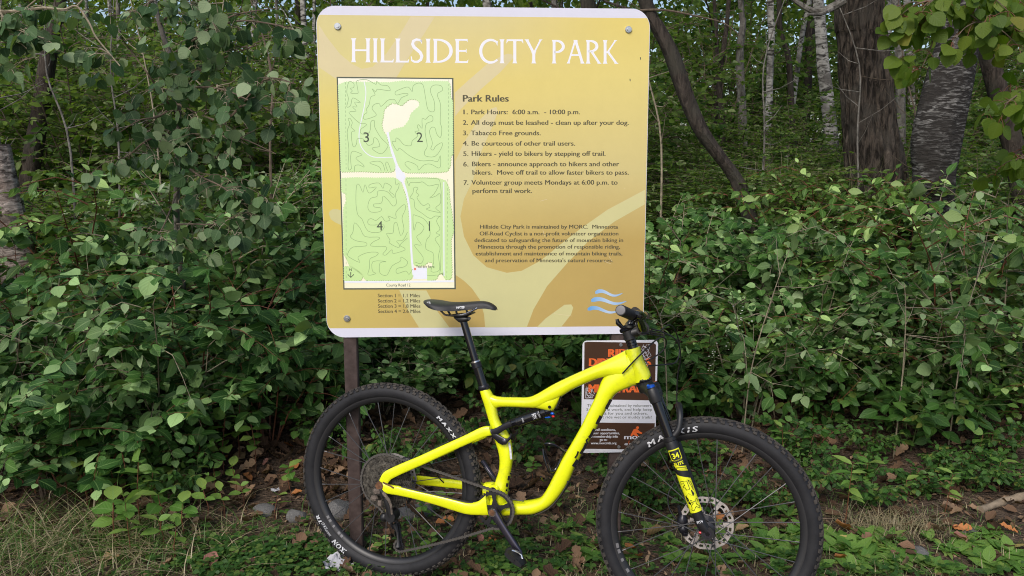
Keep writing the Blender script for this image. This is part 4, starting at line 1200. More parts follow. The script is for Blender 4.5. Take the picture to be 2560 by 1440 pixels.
# decals on the near leg
fu = Vector((lx.x, 0, lx.z)).normalized()              # down the leg
fs = Vector((-fu.z, 0, fu.x));                          # across the leg
if fs.x < 0: fs = -fs                                   # towards the front edge
y0 = -nL
def onleg(u, v, lift=.0006):
    t = u
    r_ = .0215 + (.0195 - .0215) * min(1, max(0, (u - .37) / .43)) + lift
    a = v / r_
    c = cA.lerp(cB, t)
    return c + fs * (r_ * math.sin(a)) + Vector((0, -r_ * math.cos(a), 0))
def legpatch(mb, u0, u1, v0, v1, lift=.0006, sk0=0.0, sk1=0.0, nu=4, nv=8):
    v = []; fc = []
    for i in range(nu + 1):
        for j in range(nv + 1):
            vv = v0 + (v1 - v0) * j / nv
            s_ = sk0 + (sk1 - sk0) * i / nu
            v.append(onleg(u0 + (u1 - u0) * i / nu + s_ * (j / nv - .5), vv, lift))
    for i in range(nu):
        for j in range(nv):
            k = i * (nv + 1) + j; fc.append((k, k + 1, k + nv + 2, k + nv + 1))
    mb.add(v, fc)
LL = lx.length
y = MB()
legpatch(y, .405, .413, -.020, .020); legpatch(y, .475, .483, -.020, -.013); legpatch(y, .475, .483, .013, .020)
legpatch(y, .405, .483, -.022, -.0185); legpatch(y, .405, .475, .0175, .0205)
def legtext(mb, body, u0, vc, h, w, lift=.0009, rot=False, bold=.03):
    v, fc = text2d(body, bold); k = w / v[:, 0].max()
    pts = []
    for p in v:
        if rot: pts.append(onleg(u0 + p[0] * k / LL, vc + p[1] * h - h / 2, lift))     # runs down the leg
        else: pts.append(onleg(u0 - p[1] * h / LL, vc + p[0] * k - w / 2, lift))
    mb.add(pts, fc)
legtext(y, '34', .468, 0, .0165, .024)
legtext(y, 'PERFORMANCE', .487, 0, .003, .030, bold=0)
legtext(y, 'ELITE', .520, .001, .010, .034)
for k in range(3): legpatch(y, .528 + k * .014, .536 + k * .014, -.020 + k * .004, .026, sk0=.03, sk1=.03)
legpatch(y, .605, .868, -.027, .027, sk0=.06, sk1=0, nu=10)
y.build('yellow_fork_decal', M_letty, fork, smooth=False)
k_ = MB()
def legtext_up(mb, body, u0, vc, h, w, lift=.0012, bold=.0):
    v, fc = text2d(body, bold); kk = w / v[:, 0].max()
    mb.add([onleg(u0 + p[0] * kk / LL, vc + (h / 2 - p[1] * h), lift) for p in v], fc)
def outl(poly, w_=.0019):
    n = len(poly); vs = []
    for i in range(n):
        a_, b_ = poly[i], poly[(i + 1) % n]
        du, dv = (b_[0] - a_[0]) * LL, b_[1] - a_[1]; l_ = math.hypot(du, dv) or 1
        nu_, nv_ = -dv / l_ * w_ / 2 / LL, du / l_ * w_ / 2
        k_.add([onleg(a_[0] + nu_, a_[1] + nv_, .0012), onleg(b_[0] + nu_, b_[1] + nv_, .0012), onleg(b_[0] - nu_, b_[1] - nv_, .0012), onleg(a_[0] - nu_, a_[1] - nv_, .0012)], [(0, 1, 2, 3)])
outl([(.635, -.016), (.652, -.016), (.652, -.006), (.668, -.006), (.668, -.012), (.682, -.012), (.682, -.006), (.700, -.006), (.700, .006), (.640, .006), (.640, -.006), (.635, -.006)])
outl([(.635, .010), (.655, .018), (.690, .020), (.715, .018)])
# big O with the tail, and the X
def blot(poly):
    cu, cv = sum(p[0] for p in poly) / len(poly), sum(p[1] for p in poly) / len(poly)
    poly = [(cu + (u - cu) * 1.5, cv + .003 + (v - cv) * 1.35) for u, v in poly]
    k_.add([onleg(u, v, .0011) for u, v in poly], [tuple(range(len(poly)))])
blot([(.700, -.020), (.705, -.006), (.715, .004), (.735, .008), (.745, .004), (.738, -.002), (.728, -.006), (.735, -.012), (.748, -.016), (.735, -.022)])
blot([(.752, -.018), (.768, -.020), (.790, -.018), (.800, -.012), (.792, -.010), (.780, -.013), (.766, -.013)])
outl([(.775, -.004), (.790, -.004), (.798, .002), (.815, -.008), (.828, -.008), (.845, -.012), (.850, -.004), (.828, .006), (.845, .016), (.835, .020), (.812, .010), (.790, .020), (.776, .016), (.796, .008)])
k_.build('black_fork_decal', M_gblk, fork, smooth=False)
w_ = MB(); legtext(w_, 'FIT4', .945, .0, .0075, .020, lift=.002)
w_.build('white_fork_decal', M_lettw, fork, smooth=False)
b = MB(); p = Vector((FH.x, -nL, FH.z)); b.sphere(p + Vector((-.022, -.004, .0)), .006, 8, (1.2, 1, .8)); b.build('axle_lever', M_redk, fork)
b = MB(); p = Vector((FH.x, -nL - .011, FH.z)); b.tube([p, p + Vector((0, -.002, 0)), p + Vector((0, -.002, 0))], [.013, .013, .012], 20); b.build('axle_end', M_crank, fork)
b = MB(); b.cyl(p + Vector((0, -.0022, 0)), p + Vector((0, -.003, 0)), .0075, 6); b.build('axle_socket', M_gblk, fork)
# front brake caliper at the far leg
b = MB()
pc = sp(1706, 1305, -.045)
b.sphere(pc, .020, 12, (1.0, .9, 1.5)); b.sphere(pc + Vector((.004, -.004, -.022)), .017, 10, (1.1, 1, 1)); b.cyl(pc + Vector((-.006, 0, .02)), pc + Vector((-.016, 0, .055)), .006, 8)
b.sphere(pc + Vector((.01, -.002, -.036)), .013, 8)
b.build('front_brake', M_anod, fork)
# stem, spacers, bar
b = MB()
TOPS = HT + sax * .044
b.tube([HB - sax * .004, HB, HB + sax * .006], [.029, .030, .029], 22)
for i in range(3):
    q = HT + sax * (.001 + i * .0095); b.tube([q, q + sax * .0008, q + sax * .0085, q + sax * .0093], [.0165, .0178, .0178, .0165], 22)
b.build('headset', M_gblk, bike, matrix=S_L)
b = MB()
s1 = HT + sax * .030; s2 = HT + sax * .072
b.tube([s1, s1 + sax * .002, s2 - sax * .002, s2], [.018, .0198, .0198, .018], 22)
fwd = Vector((sax.z, 0, -sax.x));                      # forward, square to the steering axis
BC = (s1 + s2) / 2 + fwd * .052 + sax * .003
b.tube([(s1 + s2) / 2, (s1 + s2) / 2 + fwd * .030, BC], [.018, .0165, .0185], 16)
b.cyl(BC + Vector((0, -.024, 0)), BC + Vector((0, .024, 0)), .0215, 20)
stem_o = sbuild(b, 'stem', M_blk)
def barp(n):
    s_ = abs(n); t = max(0, s_ - .05)
    return BC + Vector((-math.tan(math.radians(9)) * t, -n, .030 * sm((s_ - .04) / .10) + t * .085 + n * .042))
HBW = .375
hb = MB(); hb.tube([barp(n) for n in np.linspace(-HBW, HBW, 41)], [.0155 if abs(n) < .05 else .0155 - min(1, (abs(n) - .05) / .1) * .0045 for n in np.linspace(-HBW, HBW, 41)], 14)
bar_o = sbuild(hb, 'handlebar', M_gblk)
for sgn in (1, -1):
    g = MB()
    nn_ = np.linspace(.242, HBW + .003, 30)
    rr_ = [.0162 + (.0007 if i % 2 else 0) for i in range(30)]; rr_[0] = .0175; rr_[1] = .0175; rr_[-1] = .0158
    g.tube([barp(sgn * n) for n in nn_], rr_, 20)
    gr = g.build('grip', M_grip, bar_o)
    g = MB(); e0 = barp(sgn * HBW); dd = (barp(sgn * HBW) - barp(sgn * (HBW - .02))).normalized()
    g.tube([e0 + dd * .002, e0 + dd * .0045, e0 + dd * .005], [.0148, .0135, .0115], 20)
    g.build('grip_end', M_lettg, gr)
    # brake clamp, master cylinder, lever blade, remote
    lv = MB()
    pc = barp(sgn * .215); ex = (barp(sgn * .23) - barp(sgn * .20)).normalized()
    lv.tube([pc - ex * .009, pc + ex * .009], .0185, 16)
    down = (fwd * .85 - Vector((0, 0, 1)) * .35).normalized()
    mc0 = pc + down * .028 + Vector((0, 0, .002)); 
    lv.tube([mc0 + ex * .030, mc0 + ex * .026, mc0 - ex * .020, mc0 - ex * .040], [.008, .0115, .0115, .006], 12)
    lv.tube([pc + down * .012, mc0], [.010, .010], 10)
    pv = mc0 + down * .012 + ex * .018
    lv.tube([pv - ex * .01, pv + ex * .020, pv + ex * .055 + down * .004, pv + ex * .088 - down * .006, pv + ex * .096 - down * .002], [.0065, .0058, .005, .0048, .0065], 8)
    p2 = barp(sgn * .185); lv.tube([p2 - ex * .007, p2 + ex * .007], .018, 14)
    under = Vector((-.35, 0, -1)).normalized()
    lv.tube([p2 + under * .014, p2 + under * .034 - fwd * .004], [.012, .016], 10)
    lv.sphere(p2 + under * .036 + ex * .010, .014, 10, (1.2, 1.1, .8))
    if sgn > 0:
        q = p2 + under * .036 + ex * .006
        lv.tube([q, q + Vector((-.022, -.012, -.004)), q + Vector((-.036, -.016, .010)), q + Vector((-.040, -.016, .022))], [.007, .007, .008, .005], 10)
        lv.tube([q + Vector((0, 0, -.006)), q + Vector((-.026, -.018, -.016))], [.006, .007], 8)
    lv.build('brake_lever', M_gblk, bar_o)
# cables and hoses in front of the head tube
b = MB()
def cab(pts, r_=.0024):
    q = [sp(*p) for p in pts]
    b.tube([Vector(p) for p in spline([tuple(p) for p in q], 6)], r_, 6)
cab([(1630, 822, .16), (1655, 830, .12), (1690, 850, .06), (1702, 890, .0), (1694, 940, -.05), (1692, 1010, -.07), (1696, 1090, -.075), (1697, 1160, -.08), (1688, 1200, -.08), (1671, 1235, -.078), (1673, 1270, -.07), (1690, 1298, -.05)])
cab([(1624, 828, .16), (1650, 826, .10), (1672, 812, .02), (1688, 826, -.06), (1699, 868, -.10), (1690, 905, -.06), (1655, 912, -.02), (1621, 914, .018)])
cab([(1603, 832, .17), (1640, 838, .12), (1664, 848, .05), (1662, 870, .0), (1640, 890, .01), (1614, 904, .028)])
cab([(1612, 828, -.16), (1660, 838, -.10), (1640, 850, .02), (1608, 880, .034), (1580, 908, .036), (1556, 934, .0275)], .0028)
b.build('brake_hose', M_blk, bike, matrix=S_L)
# ================================================================ foliage tools
def leaf_tpl(st, fold=.22, curl=.18, wav=0.0):
    """st: (position along the leaf, half width); a folded, curled blade"""
    v, uv, f = [], [], []
    rows = []
    for i, (t, w) in enumerate(st):
        z = -curl * t * t
        if w <= 1e-6:
            rows.append([len(v)]); v.append((t, 0, z)); uv.append((t, .5))
        else:
            k = len(v)
            wz = wav * (1 if i % 2 else -1)
            v += [(t, -w, z + fold * w + wz), (t, 0, z), (t, w, z + fold * w - wz)]
            uv += [(t, 0), (t, .5), (t, 1)]; rows.append([k, k + 1, k + 2])
    for a, b in zip(rows[:-1], rows[1:]):
        if len(a) == 1: f += [(a[0], b[1], b[0]), (a[0], b[2], b[1])]
        elif len(b) == 1: f += [(a[0], a[1], b[0]), (a[1], a[2], b[0])]
        else: f += [(a[0], a[1], b[1], b[0]), (a[1], a[2], b[2], b[1])]
    return np.array(v), [q[::-1] for q in f], np.array(uv)
T_OV = leaf_tpl([(0, 0), (.14, .15), (.36, .28), (.62, .25), (.84, .13), (1, 0)])
T_OV2 = leaf_tpl([(0, 0), (.12, .17), (.33, .33), (.58, .33), (.80, .21), (1, 0)], .15, .3, .02)
T_RD = leaf_tpl([(0, 0), (.04, .26), (.28, .47), (.56, .44), (.82, .24), (1, 0)], .10, .10, .015)
T_LN = leaf_tpl([(0, 0), (.2, .12), (.5, .16), (.8, .08), (1, 0)], .3, .35)
T_DEAD = leaf_tpl([(0, 0), (.07, .05), (.16, .16), (.25, .20), (.33, .13), (.42, .24), (.52, .27), (.60, .16), (.70, .25), (.80, .24), (.90, .14), (1, 0)], .7, -.35, .04)
T_DEAD2 = leaf_tpl([(0, 0), (.15, .22), (.4, .38), (.7, .30), (.9, .12), (1, 0)], .7, -.35, .05)
T_HEX = (np.array([(0, 0, 0), (.3, -.26, .04), (.72, -.2, .0), (1, 0, -.12), (.72, .2, .0), (.3, .26, .04)]), [(0, 1, 2, 3), (0, 3, 4, 5)], np.array([(0, .5), (.3, 0), (.7, 0), (1, .5), (.7, 1), (.3, 1)]))
T_CLV = leaf_tpl([(0, 0), (.45, .36), (.85, .34), (1, .05), (1.01, 0)], .12, .1)
def nrmz(a): return a / np.maximum(np.linalg.norm(a, axis=1, keepdims=True), 1e-9)
class Fol:
    def __init__(s): s.V = []; s.L = []; s.S = []; s.T = []; s.U = []; s.R = []; s.nv = 0; s.nl = 0
    def leaves(s, tpl, pos, d, n, size, rnd):
        tv, tf, tuv = tpl
        pos = np.asarray(pos, float); d = nrmz(np.asarray(d, float)); n = np.asarray(n, float)
        n = nrmz(n - d * (n * d).sum(1, keepdims=True)); w = np.cross(n, d)
        size = np.broadcast_to(np.asarray(size, float), (len(pos),))
        V = pos[:, None, :] + size[:, None, None] * (tv[None, :, 0:1] * d[:, None, :] + tv[None, :, 1:2] * w[:, None, :] + tv[None, :, 2:3] * n[:, None, :])
        M, k = len(pos), len(tv)
        flat = np.array([i for q in tf for i in q]); tot = np.array([len(q) for q in tf])
        s.V.append(V.reshape(-1, 3))
        s.L.append((flat[None] + (np.arange(M) * k)[:, None]).ravel() + s.nv)
        s.T.append(np.tile(tot, M))
        s.U.append(np.tile(tuv[flat], (M, 1)))
        s.R.append(np.repeat(np.asarray(rnd, float), len(tf)))
        s.nv += M * k
    def mesh(s, name, m):
        V = np.concatenate(s.V); Lp = np.concatenate(s.L); T = np.concatenate(s.T); U = np.concatenate(s.U); R = np.concatenate(s.R)
        me = bpy.data.meshes.new(name)
        me.vertices.add(len(V)); me.vertices.foreach_set('co', V.ravel().astype(np.float32))
        me.loops.add(len(Lp)); me.loops.foreach_set('vertex_index', Lp.astype(np.int32))
        me.polygons.add(len(T)); me.polygons.foreach_set('loop_start', (np.cumsum(T) - T).astype(np.int32))
        me.update(calc_edges=True)
        me.polygons.foreach_set('use_smooth', np.ones(len(T), bool))
        uv = me.uv_layers.new(name='UVMap'); uv.data.foreach_set('uv', U.ravel().astype(np.float32))
        at = me.attributes.new('rnd', 'FLOAT', 'FACE'); at.data.foreach_set('value', R.astype(np.float32))
        me.materials.append(m)
        me.validate()
        return me

def leaf_mat(name, cols, under, rough=.42, trans=.25, vein=.5, spec=.45):
    """cols: colours over the per-leaf random value; under: colour of the underside"""
    m = bpy.data.materials.new(name); m.use_nodes = True
    nt = m.node_tree; nt.nodes.clear()
    N = nt.nodes.new; lk = nt.links.new
    out = N('ShaderNodeOutputMaterial'); pr = N('ShaderNodeBsdfPrincipled'); tr = N('ShaderNodeBsdfTranslucent'); mx = N('ShaderNodeMixShader')
    at = N('ShaderNodeAttribute'); at.attribute_name = 'rnd'
    cr = N('ShaderNodeValToRGB'); el = cr.color_ramp.elements
    while len(el) < len(cols): el.new(.5)
    for i, c in enumerate(cols):
        el[i].position = c[0]; el[i].color = (*c[1], 1)
    lk(at.outputs['Fac'], cr.inputs[0])
    geo = N('ShaderNodeNewGeometry')
    und = N('ShaderNodeMix'); und.data_type = 'RGBA'; und.inputs[7].default_value = (*under, 1)
    bf = N('ShaderNodeMath'); bf.operation = 'MULTIPLY'; bf.inputs[1].default_value = .75
    lk(geo.outputs['Backfacing'], bf.inputs[0]); lk(bf.outputs[0], und.inputs[0]); lk(cr.outputs[0], und.inputs[6])
    col = und.outputs[2]
    if vein:
        uv = N('ShaderNodeUVMap'); uv.uv_map = 'UVMap'
        sx = N('ShaderNodeSeparateXYZ'); lk(uv.outputs[0], sx.inputs[0])
        a = N('ShaderNodeMath'); a.operation = 'SUBTRACT'; a.inputs[1].default_value = .5; lk(sx.outputs['Y'], a.inputs[0])
        ab = N('ShaderNodeMath'); ab.operation = 'ABSOLUTE'; lk(a.outputs[0], ab.inputs[0])
        mid = N('ShaderNodeMapRange'); mid.inputs['From Min'].default_value = .015; mid.inputs['From Max'].default_value = .06; mid.inputs['To Min'].default_value = 1; mid.inputs['To Max'].default_value = 0
        lk(ab.outputs[0], mid.inputs['Value'])
        # side veins: stripes slanted along the leaf
        c1 = N('ShaderNodeMath'); c1.operation = 'MULTIPLY_ADD'; c1.inputs[1].default_value = -.75; lk(ab.outputs[0], c1.inputs[0]); lk(sx.outputs['X'], c1.inputs[2])
        c2 = N('ShaderNodeMath'); c2.operation = 'MULTIPLY'; c2.inputs[1].default_value = 40; lk(c1.outputs[0], c2.inputs[0])
        c3 = N('ShaderNodeMath'); c3.operation = 'SINE'; lk(c2.outputs[0], c3.inputs[0])
        c4 = N('ShaderNodeMapRange'); c4.inputs['From Min'].default_value = .75; c4.inputs['From Max'].default_value = 1; c4.inputs['To Max'].default_value = .35; lk(c3.outputs[0], c4.inputs['Value'])
        vm = N('ShaderNodeMath'); vm.operation = 'MAXIMUM'; lk(mid.outputs[0], vm.inputs[0]); lk(c4.outputs[0], vm.inputs[1])
        vs = N('ShaderNodeMath'); vs.operation = 'MULTIPLY'; vs.inputs[1].default_value = vein; lk(vm.outputs[0], vs.inputs[0])
        vmx = N('ShaderNodeMix'); vmx.data_type = 'RGBA'; lk(vs.outputs[0], vmx.inputs[0]); lk(col, vmx.inputs[6])
        vmx.inputs[7].default_value = (min(1, under[0] * 1.2), min(1, under[1] * 1.2), min(1, under[2] * 1.1), 1)
        col = vmx.outputs[2]
        bmp = N('ShaderNodeBump'); bmp.inputs['Strength'].default_value = .15; bmp.inputs['Distance'].default_value = .003; bmp.invert = True
        lk(c3.outputs[0], bmp.inputs['Height']); lk(bmp.outputs[0], pr.inputs['Normal'])
    lk(col, pr.inputs['Base Color']); pr.inputs['Roughness'].default_value = rough; pr.inputs['Specular IOR Level'].default_value = spec
    tc = N('ShaderNodeMix'); tc.data_type = 'RGBA'; tc.blend_type = 'MULTIPLY'; tc.inputs[0].default_value = 1; tc.inputs[7].default_value = (1.5, 1.6, .5, 1)
    lk(col, tc.inputs[6]); lk(tc.outputs[2], tr.inputs[0])
    mx.inputs[0].default_value = trans
    lk(pr.outputs[0], mx.inputs[1]); lk(tr.outputs[0], mx.inputs[2]); lk(mx.outputs[0], out.inputs[0])
    return m
PALE = [(.90, None), (.93, (.10, .165, .075)), (1, (.23, .31, .17))]
def pal(a, b_, c, tail=None, k=.86):  # ramp paints contrast: deep-shade darks first, glare and pale undersides at the end
    return [(0, a), (.45, b_), (k, c), (k + .05, tail or (.10, .17, .07)), (1, tuple(min(1, q * 1.9) for q in (tail or (.11, .18, .08))))]
LM_dog = leaf_mat('dogwood_leaf', pal((.012, .042, .010), (.034, .100, .019), (.066, .160, .032), (.18, .28, .11), .76), (.19, .30, .11), rough=.5, spec=.24, trans=.16)
LM_dog2 = leaf_mat('shrub_leaf', pal((.016, .052, .011), (.044, .118, .021), (.082, .180, .036), (.19, .29, .115), .76), (.20, .31, .12), rough=.5, spec=.24, trans=.16)
LM_dog3 = leaf_mat('yellowish_shrub_leaf', pal((.026, .066, .010), (.066, .145, .021), (.115, .205, .036), (.21, .30, .10), .78), (.20, .29, .10), rough=.5, spec=.24, trans=.2)
LM_low = leaf_mat('undergrowth_leaf', [(0, (.018, .055, .010)), (.5, (.046, .120, .020)), (.9, (.09, .175, .034)), (1, (.16, .17, .035))], (.10, .18, .06), rough=.5, spec=.24, trans=.18)
LM_seed = leaf_mat('seedling_leaf', [(0, (.08, .19, .032)), (.6, (.145, .28, .052)), (1, (.25, .35, .08))], (.17, .27, .10), trans=.3, rough=.5, spec=.3)
LM_asp = leaf_mat('aspen_leaf', [(0, (.022, .056, .019)), (.5, (.056, .118, .040)), (.76, (.105, .18, .068)), (1, (.28, .36, .20))], (.15, .22, .12), rough=.55, trans=.25, vein=.3, spec=.28)
LM_pop = leaf_mat('poplar_leaf', [(0, (.065, .125, .014)), (.6, (.12, .19, .022)), (.95, (.18, .25, .034)), (1, (.26, .25, .05))], (.14, .21, .06), trans=.5, vein=.25, rough=.5, spec=.28)
LM_und = leaf_mat('understory_leaf', [(0, (.030, .075, .012)), (.5, (.082, .155, .024)), (.88, (.15, .23, .04)), (1, (.34, .40, .20))], (.17, .24, .09), trans=.45, vein=0, rough=.55, spec=.25)
LM_far = leaf_mat('crown_leaf', [(0, (.07, .135, .018)), (.5, (.14, .22, .028)), (.9, (.22, .30, .045)), (1, (.34, .38, .10))], (.14, .20, .07), trans=.5, vein=0, rough=.55, spec=.25)
LM_pale = leaf_mat('pale_leaf', [(0, (.12, .18, .08)), (.6, (.24, .32, .17)), (1, (.42, .48, .34))], (.36, .42, .28), trans=.3, vein=.2)
LM_grass = leaf_mat('grass_blade', [(0, (.065, .13, .026)), (.45, (.115, .20, .046)), (.55, (.27, .225, .125)), (1, (.48, .40, .26))], (.18, .20, .10), trans=.25, vein=0)
LM_litter = leaf_mat('dead_leaf', [(0, (.040, .023, .015)), (.4, (.085, .048, .029)), (.75, (.18, .11, .066)), (1, (.36, .24, .15))], (.22, .15, .09), rough=.8, trans=.08, vein=.2, spec=.2)
LM_clov = leaf_mat('clover_leaf', [(0, (.024, .075, .014)), (.6, (.050, .115, .022)), (1, (.13, .20, .04))], (.12, .20, .09), trans=.25, vein=.2, rough=.5, spec=.3)
M_twig = mat('twig_bark', (.13, .095, .065), .8, noise=.4, nscale=40)
M_red = mat('red_stem', (.17, .062, .03), .6, noise=.3, nscale=40)
M_pet = mat('pale_twig', (.30, .25, .17), .7, noise=.4, nscale=40)
M_gst = mat('green_stem', (.09, .13, .04), .6)

# ================================================================ ground
gm = bpy.data.materials.new('forest_soil'); gm.use_nodes = True
nt = gm.node_tree; pb_ = nt.nodes['Principled BSDF']; pb_.inputs['Roughness'].default_value = .95; pb_.inputs['Specular IOR Level'].default_value = .15
tc = nt.nodes.new('ShaderNodeTexCoord')
n1 = nt.nodes.new('ShaderNodeTexNoise'); n1.inputs['Scale'].default_value = 3.5; n1.inputs['Detail'].default_value = 10; n1.inputs['Roughness'].default_value = .72
n2 = nt.nodes.new('ShaderNodeTexNoise'); n2.inputs['Scale'].default_value = 60; n2.inputs['Detail'].default_value = 8; n2.inputs['Roughness'].default_value = .7
vo = nt.nodes.new('ShaderNodeTexVoronoi'); vo.inputs['Scale'].default_value = 55
for q in (n1, n2, vo): nt.links.new(tc.outputs['Object'], q.inputs['Vector'])
r1 = nt.nodes.new('ShaderNodeValToRGB'); e = r1.color_ramp.elements
e[0].position = .32; e[0].color = (.055, .041, .032, 1); e[1].position = .7; e[1].color = (.175, .135, .105, 1)
r2 = nt.nodes.new('ShaderNodeValToRGB'); e = r2.color_ramp.elements
e[0].position = .35; e[0].color = (.5, .46, .42, 1); e[1].position = .72; e[1].color = (1.5, 1.4, 1.3, 1)
nt.links.new(n1.outputs['Fac'], r1.inputs[0]); nt.links.new(n2.outputs['Fac'], r2.inputs[0])
mm = nt.nodes.new('ShaderNodeMix'); mm.data_type = 'RGBA'; mm.blend_type = 'MULTIPLY'; mm.inputs[0].default_value = 1
nt.links.new(r1.outputs[0], mm.inputs[6]); nt.links.new(r2.outputs[0], mm.inputs[7]); nt.links.new(mm.outputs[2], pb_.inputs['Base Color'])
ad = nt.nodes.new('ShaderNodeMath'); ad.operation = 'ADD'; nt.links.new(n2.outputs['Fac'], ad.inputs[0]); nt.links.new(vo.outputs['Distance'], ad.inputs[1])
bm_ = nt.nodes.new('ShaderNodeBump'); bm_.inputs['Strength'].default_value = .8; bm_.inputs['Distance'].default_value = .02
nt.links.new(ad.outputs[0], bm_.inputs['Height']); nt.links.new(bm_.outputs[0], pb_.inputs['Normal'])
xs = np.concatenate([np.linspace(-45, -4.2, 24), np.linspace(-4, 4, 161), np.linspace(4.2, 45, 24)])
ys = np.concatenate([np.linspace(-12, 1.4, 12), np.linspace(1.5, 8, 131), np.linspace(8.3, 60, 40)])
V = []; F = []
for y in ys:
    for x in xs:
        near = 1.0 if (abs(x) < 4 and 1.4 < y < 8) else 0.0
        V.append((x, y, gz(x, y) + near * (RND.random() - .5) * .008))
nx = len(xs)
for j in range(len(ys) - 1):
    for i in range(nx - 1):
        F.append((j * nx + i, j * nx + i + 1, (j + 1) * nx + i + 1, (j + 1) * nx + i))
me = bpy.data.meshes.new('ground'); me.from_pydata(V, [], F); me.materials.append(gm)
me.polygons.foreach_set('use_smooth', [True] * len(F))
ground = link('ground', me); tag(ground, kind='structure')

# ================================================================ trees
def bark_mat(name, base, dark, sx, sz, bump, thr=(.4, .6), pale=None, dist=.02):
    m = bpy.data.materials.new(name); m.use_nodes = True
    nt = m.node_tree; b = nt.nodes['Principled BSDF']; b.inputs['Roughness'].default_value = .9; b.inputs['Specular IOR Level'].default_value = .2
    tc = nt.nodes.new('ShaderNodeTexCoord'); mp = nt.nodes.new('ShaderNodeMapping'); mp.inputs['Scale'].default_value = (sx, sx, sz)
    nt.links.new(tc.outputs['Object'], mp.inputs[0])
    nz = nt.nodes.new('ShaderNodeTexNoise'); nz.inputs['Scale'].default_value = 1; nz.inputs['Detail'].default_value = 7; nz.inputs['Roughness'].default_value = .65; nz.inputs['Distortion'].default_value = .6
    nt.links.new(mp.outputs[0], nz.inputs['Vector'])
    n3 = nt.nodes.new('ShaderNodeTexNoise'); n3.inputs['Scale'].default_value = 4.5; n3.inputs['Detail'].default_value = 4
    nt.links.new(tc.outputs['Object'], n3.inputs['Vector'])
    cr = nt.nodes.new('ShaderNodeValToRGB'); e = cr.color_ramp.elements
    e[0].position = thr[0]; e[0].color = (*dark, 1); e[1].position = thr[1]; e[1].color = (*base, 1)
    nt.links.new(nz.outputs['Fac'], cr.inputs[0])
    mx = nt.nodes.new('ShaderNodeMix'); mx.data_type = 'RGBA'
    mr = nt.nodes.new('ShaderNodeMapRange'); mr.inputs['From Min'].default_value = .5; mr.inputs['From Max'].default_value = .64; mr.inputs['To Max'].default_value = .9
    nt.links.new(n3.outputs['Fac'], mr.inputs['Value']); nt.links.new(mr.outputs[0], mx.inputs[0]); nt.links.new(cr.outputs[0], mx.inputs[6])
    mx.inputs[7].default_value = (*(pale or dark), 1)
    nt.links.new(mx.outputs[2], b.inputs['Base Color'])
    bp_ = nt.nodes.new('ShaderNodeBump'); bp_.inputs['Strength'].default_value = bump; bp_.inputs['Distance'].default_value = dist
    nt.links.new(nz.outputs['Fac'], bp_.inputs['Height']); nt.links.new(bp_.outputs[0], b.inputs['Normal'])
    return m
BK_oak = bark_mat('oak_bark', (.112, .090, .072), (.018, .014, .011), 34, 6.5, 1.0, (.42, .60), (.085, .074, .062), .07)
BK_dark = bark_mat('dark_bark', (.085, .068, .056), (.024, .019, .016), 40, 9, .8, (.38, .66), (.055, .05, .04))
BK_birch = bark_mat('white_birch_bark', (.40, .385, .355), (.040, .036, .032), 10, 30, .5, (.40, .54), (.12, .11, .10))
BK_black = bark_mat('dark_birch_bark', (.30, .29, .275), (.028, .025, .023), 15, 62, .9, (.49, .72), (.035, .031, .028))
BK_grey = bark_mat('grey_bark', (.24, .225, .20), (.06, .054, .046), 24, 14, .6, (.36, .62), (.14, .125, .11))
BK_peel = bark_mat('peeling_birch_bark', (.42, .36, .32), (.055, .042, .036), 12, 34, .9, (.40, .58), (.20, .15, .125), .03)

def crown_mesh(seed, n, leafsz, tpl, m, blobs, spread):
    g = np.random.default_rng(seed); F_ = Fol()
    P = []
    for i in range(blobs):
        c = g.normal(size=3) * np.array(spread) * .55
        k = n // blobs
        r_ = g.uniform(.35, .8)
        q = g.normal(size=(k, 3)); q = nrmz(q) * (g.random((k, 1)) ** .45) * r_ * np.array([1.15, 1.15, .7])
        P.append(c + q)
    P = np.concatenate(P); M = len(P)
    d = g.normal(size=(M, 3)); d[:, 2] -= .5
    nn = g.normal(size=(M, 3)) * .8; nn[:, 2] += 1.0
    F_.leaves(tpl, P, d, nn, leafsz * g.uniform(.6, 1.25, M), g.random(M))
    return F_.mesh('crown', m)
CROWNS = [crown_mesh(20 + i, 1900, .12, T_HEX, LM_far, 13, (1.7, 1.7, 1.1)) for i in range(4)]

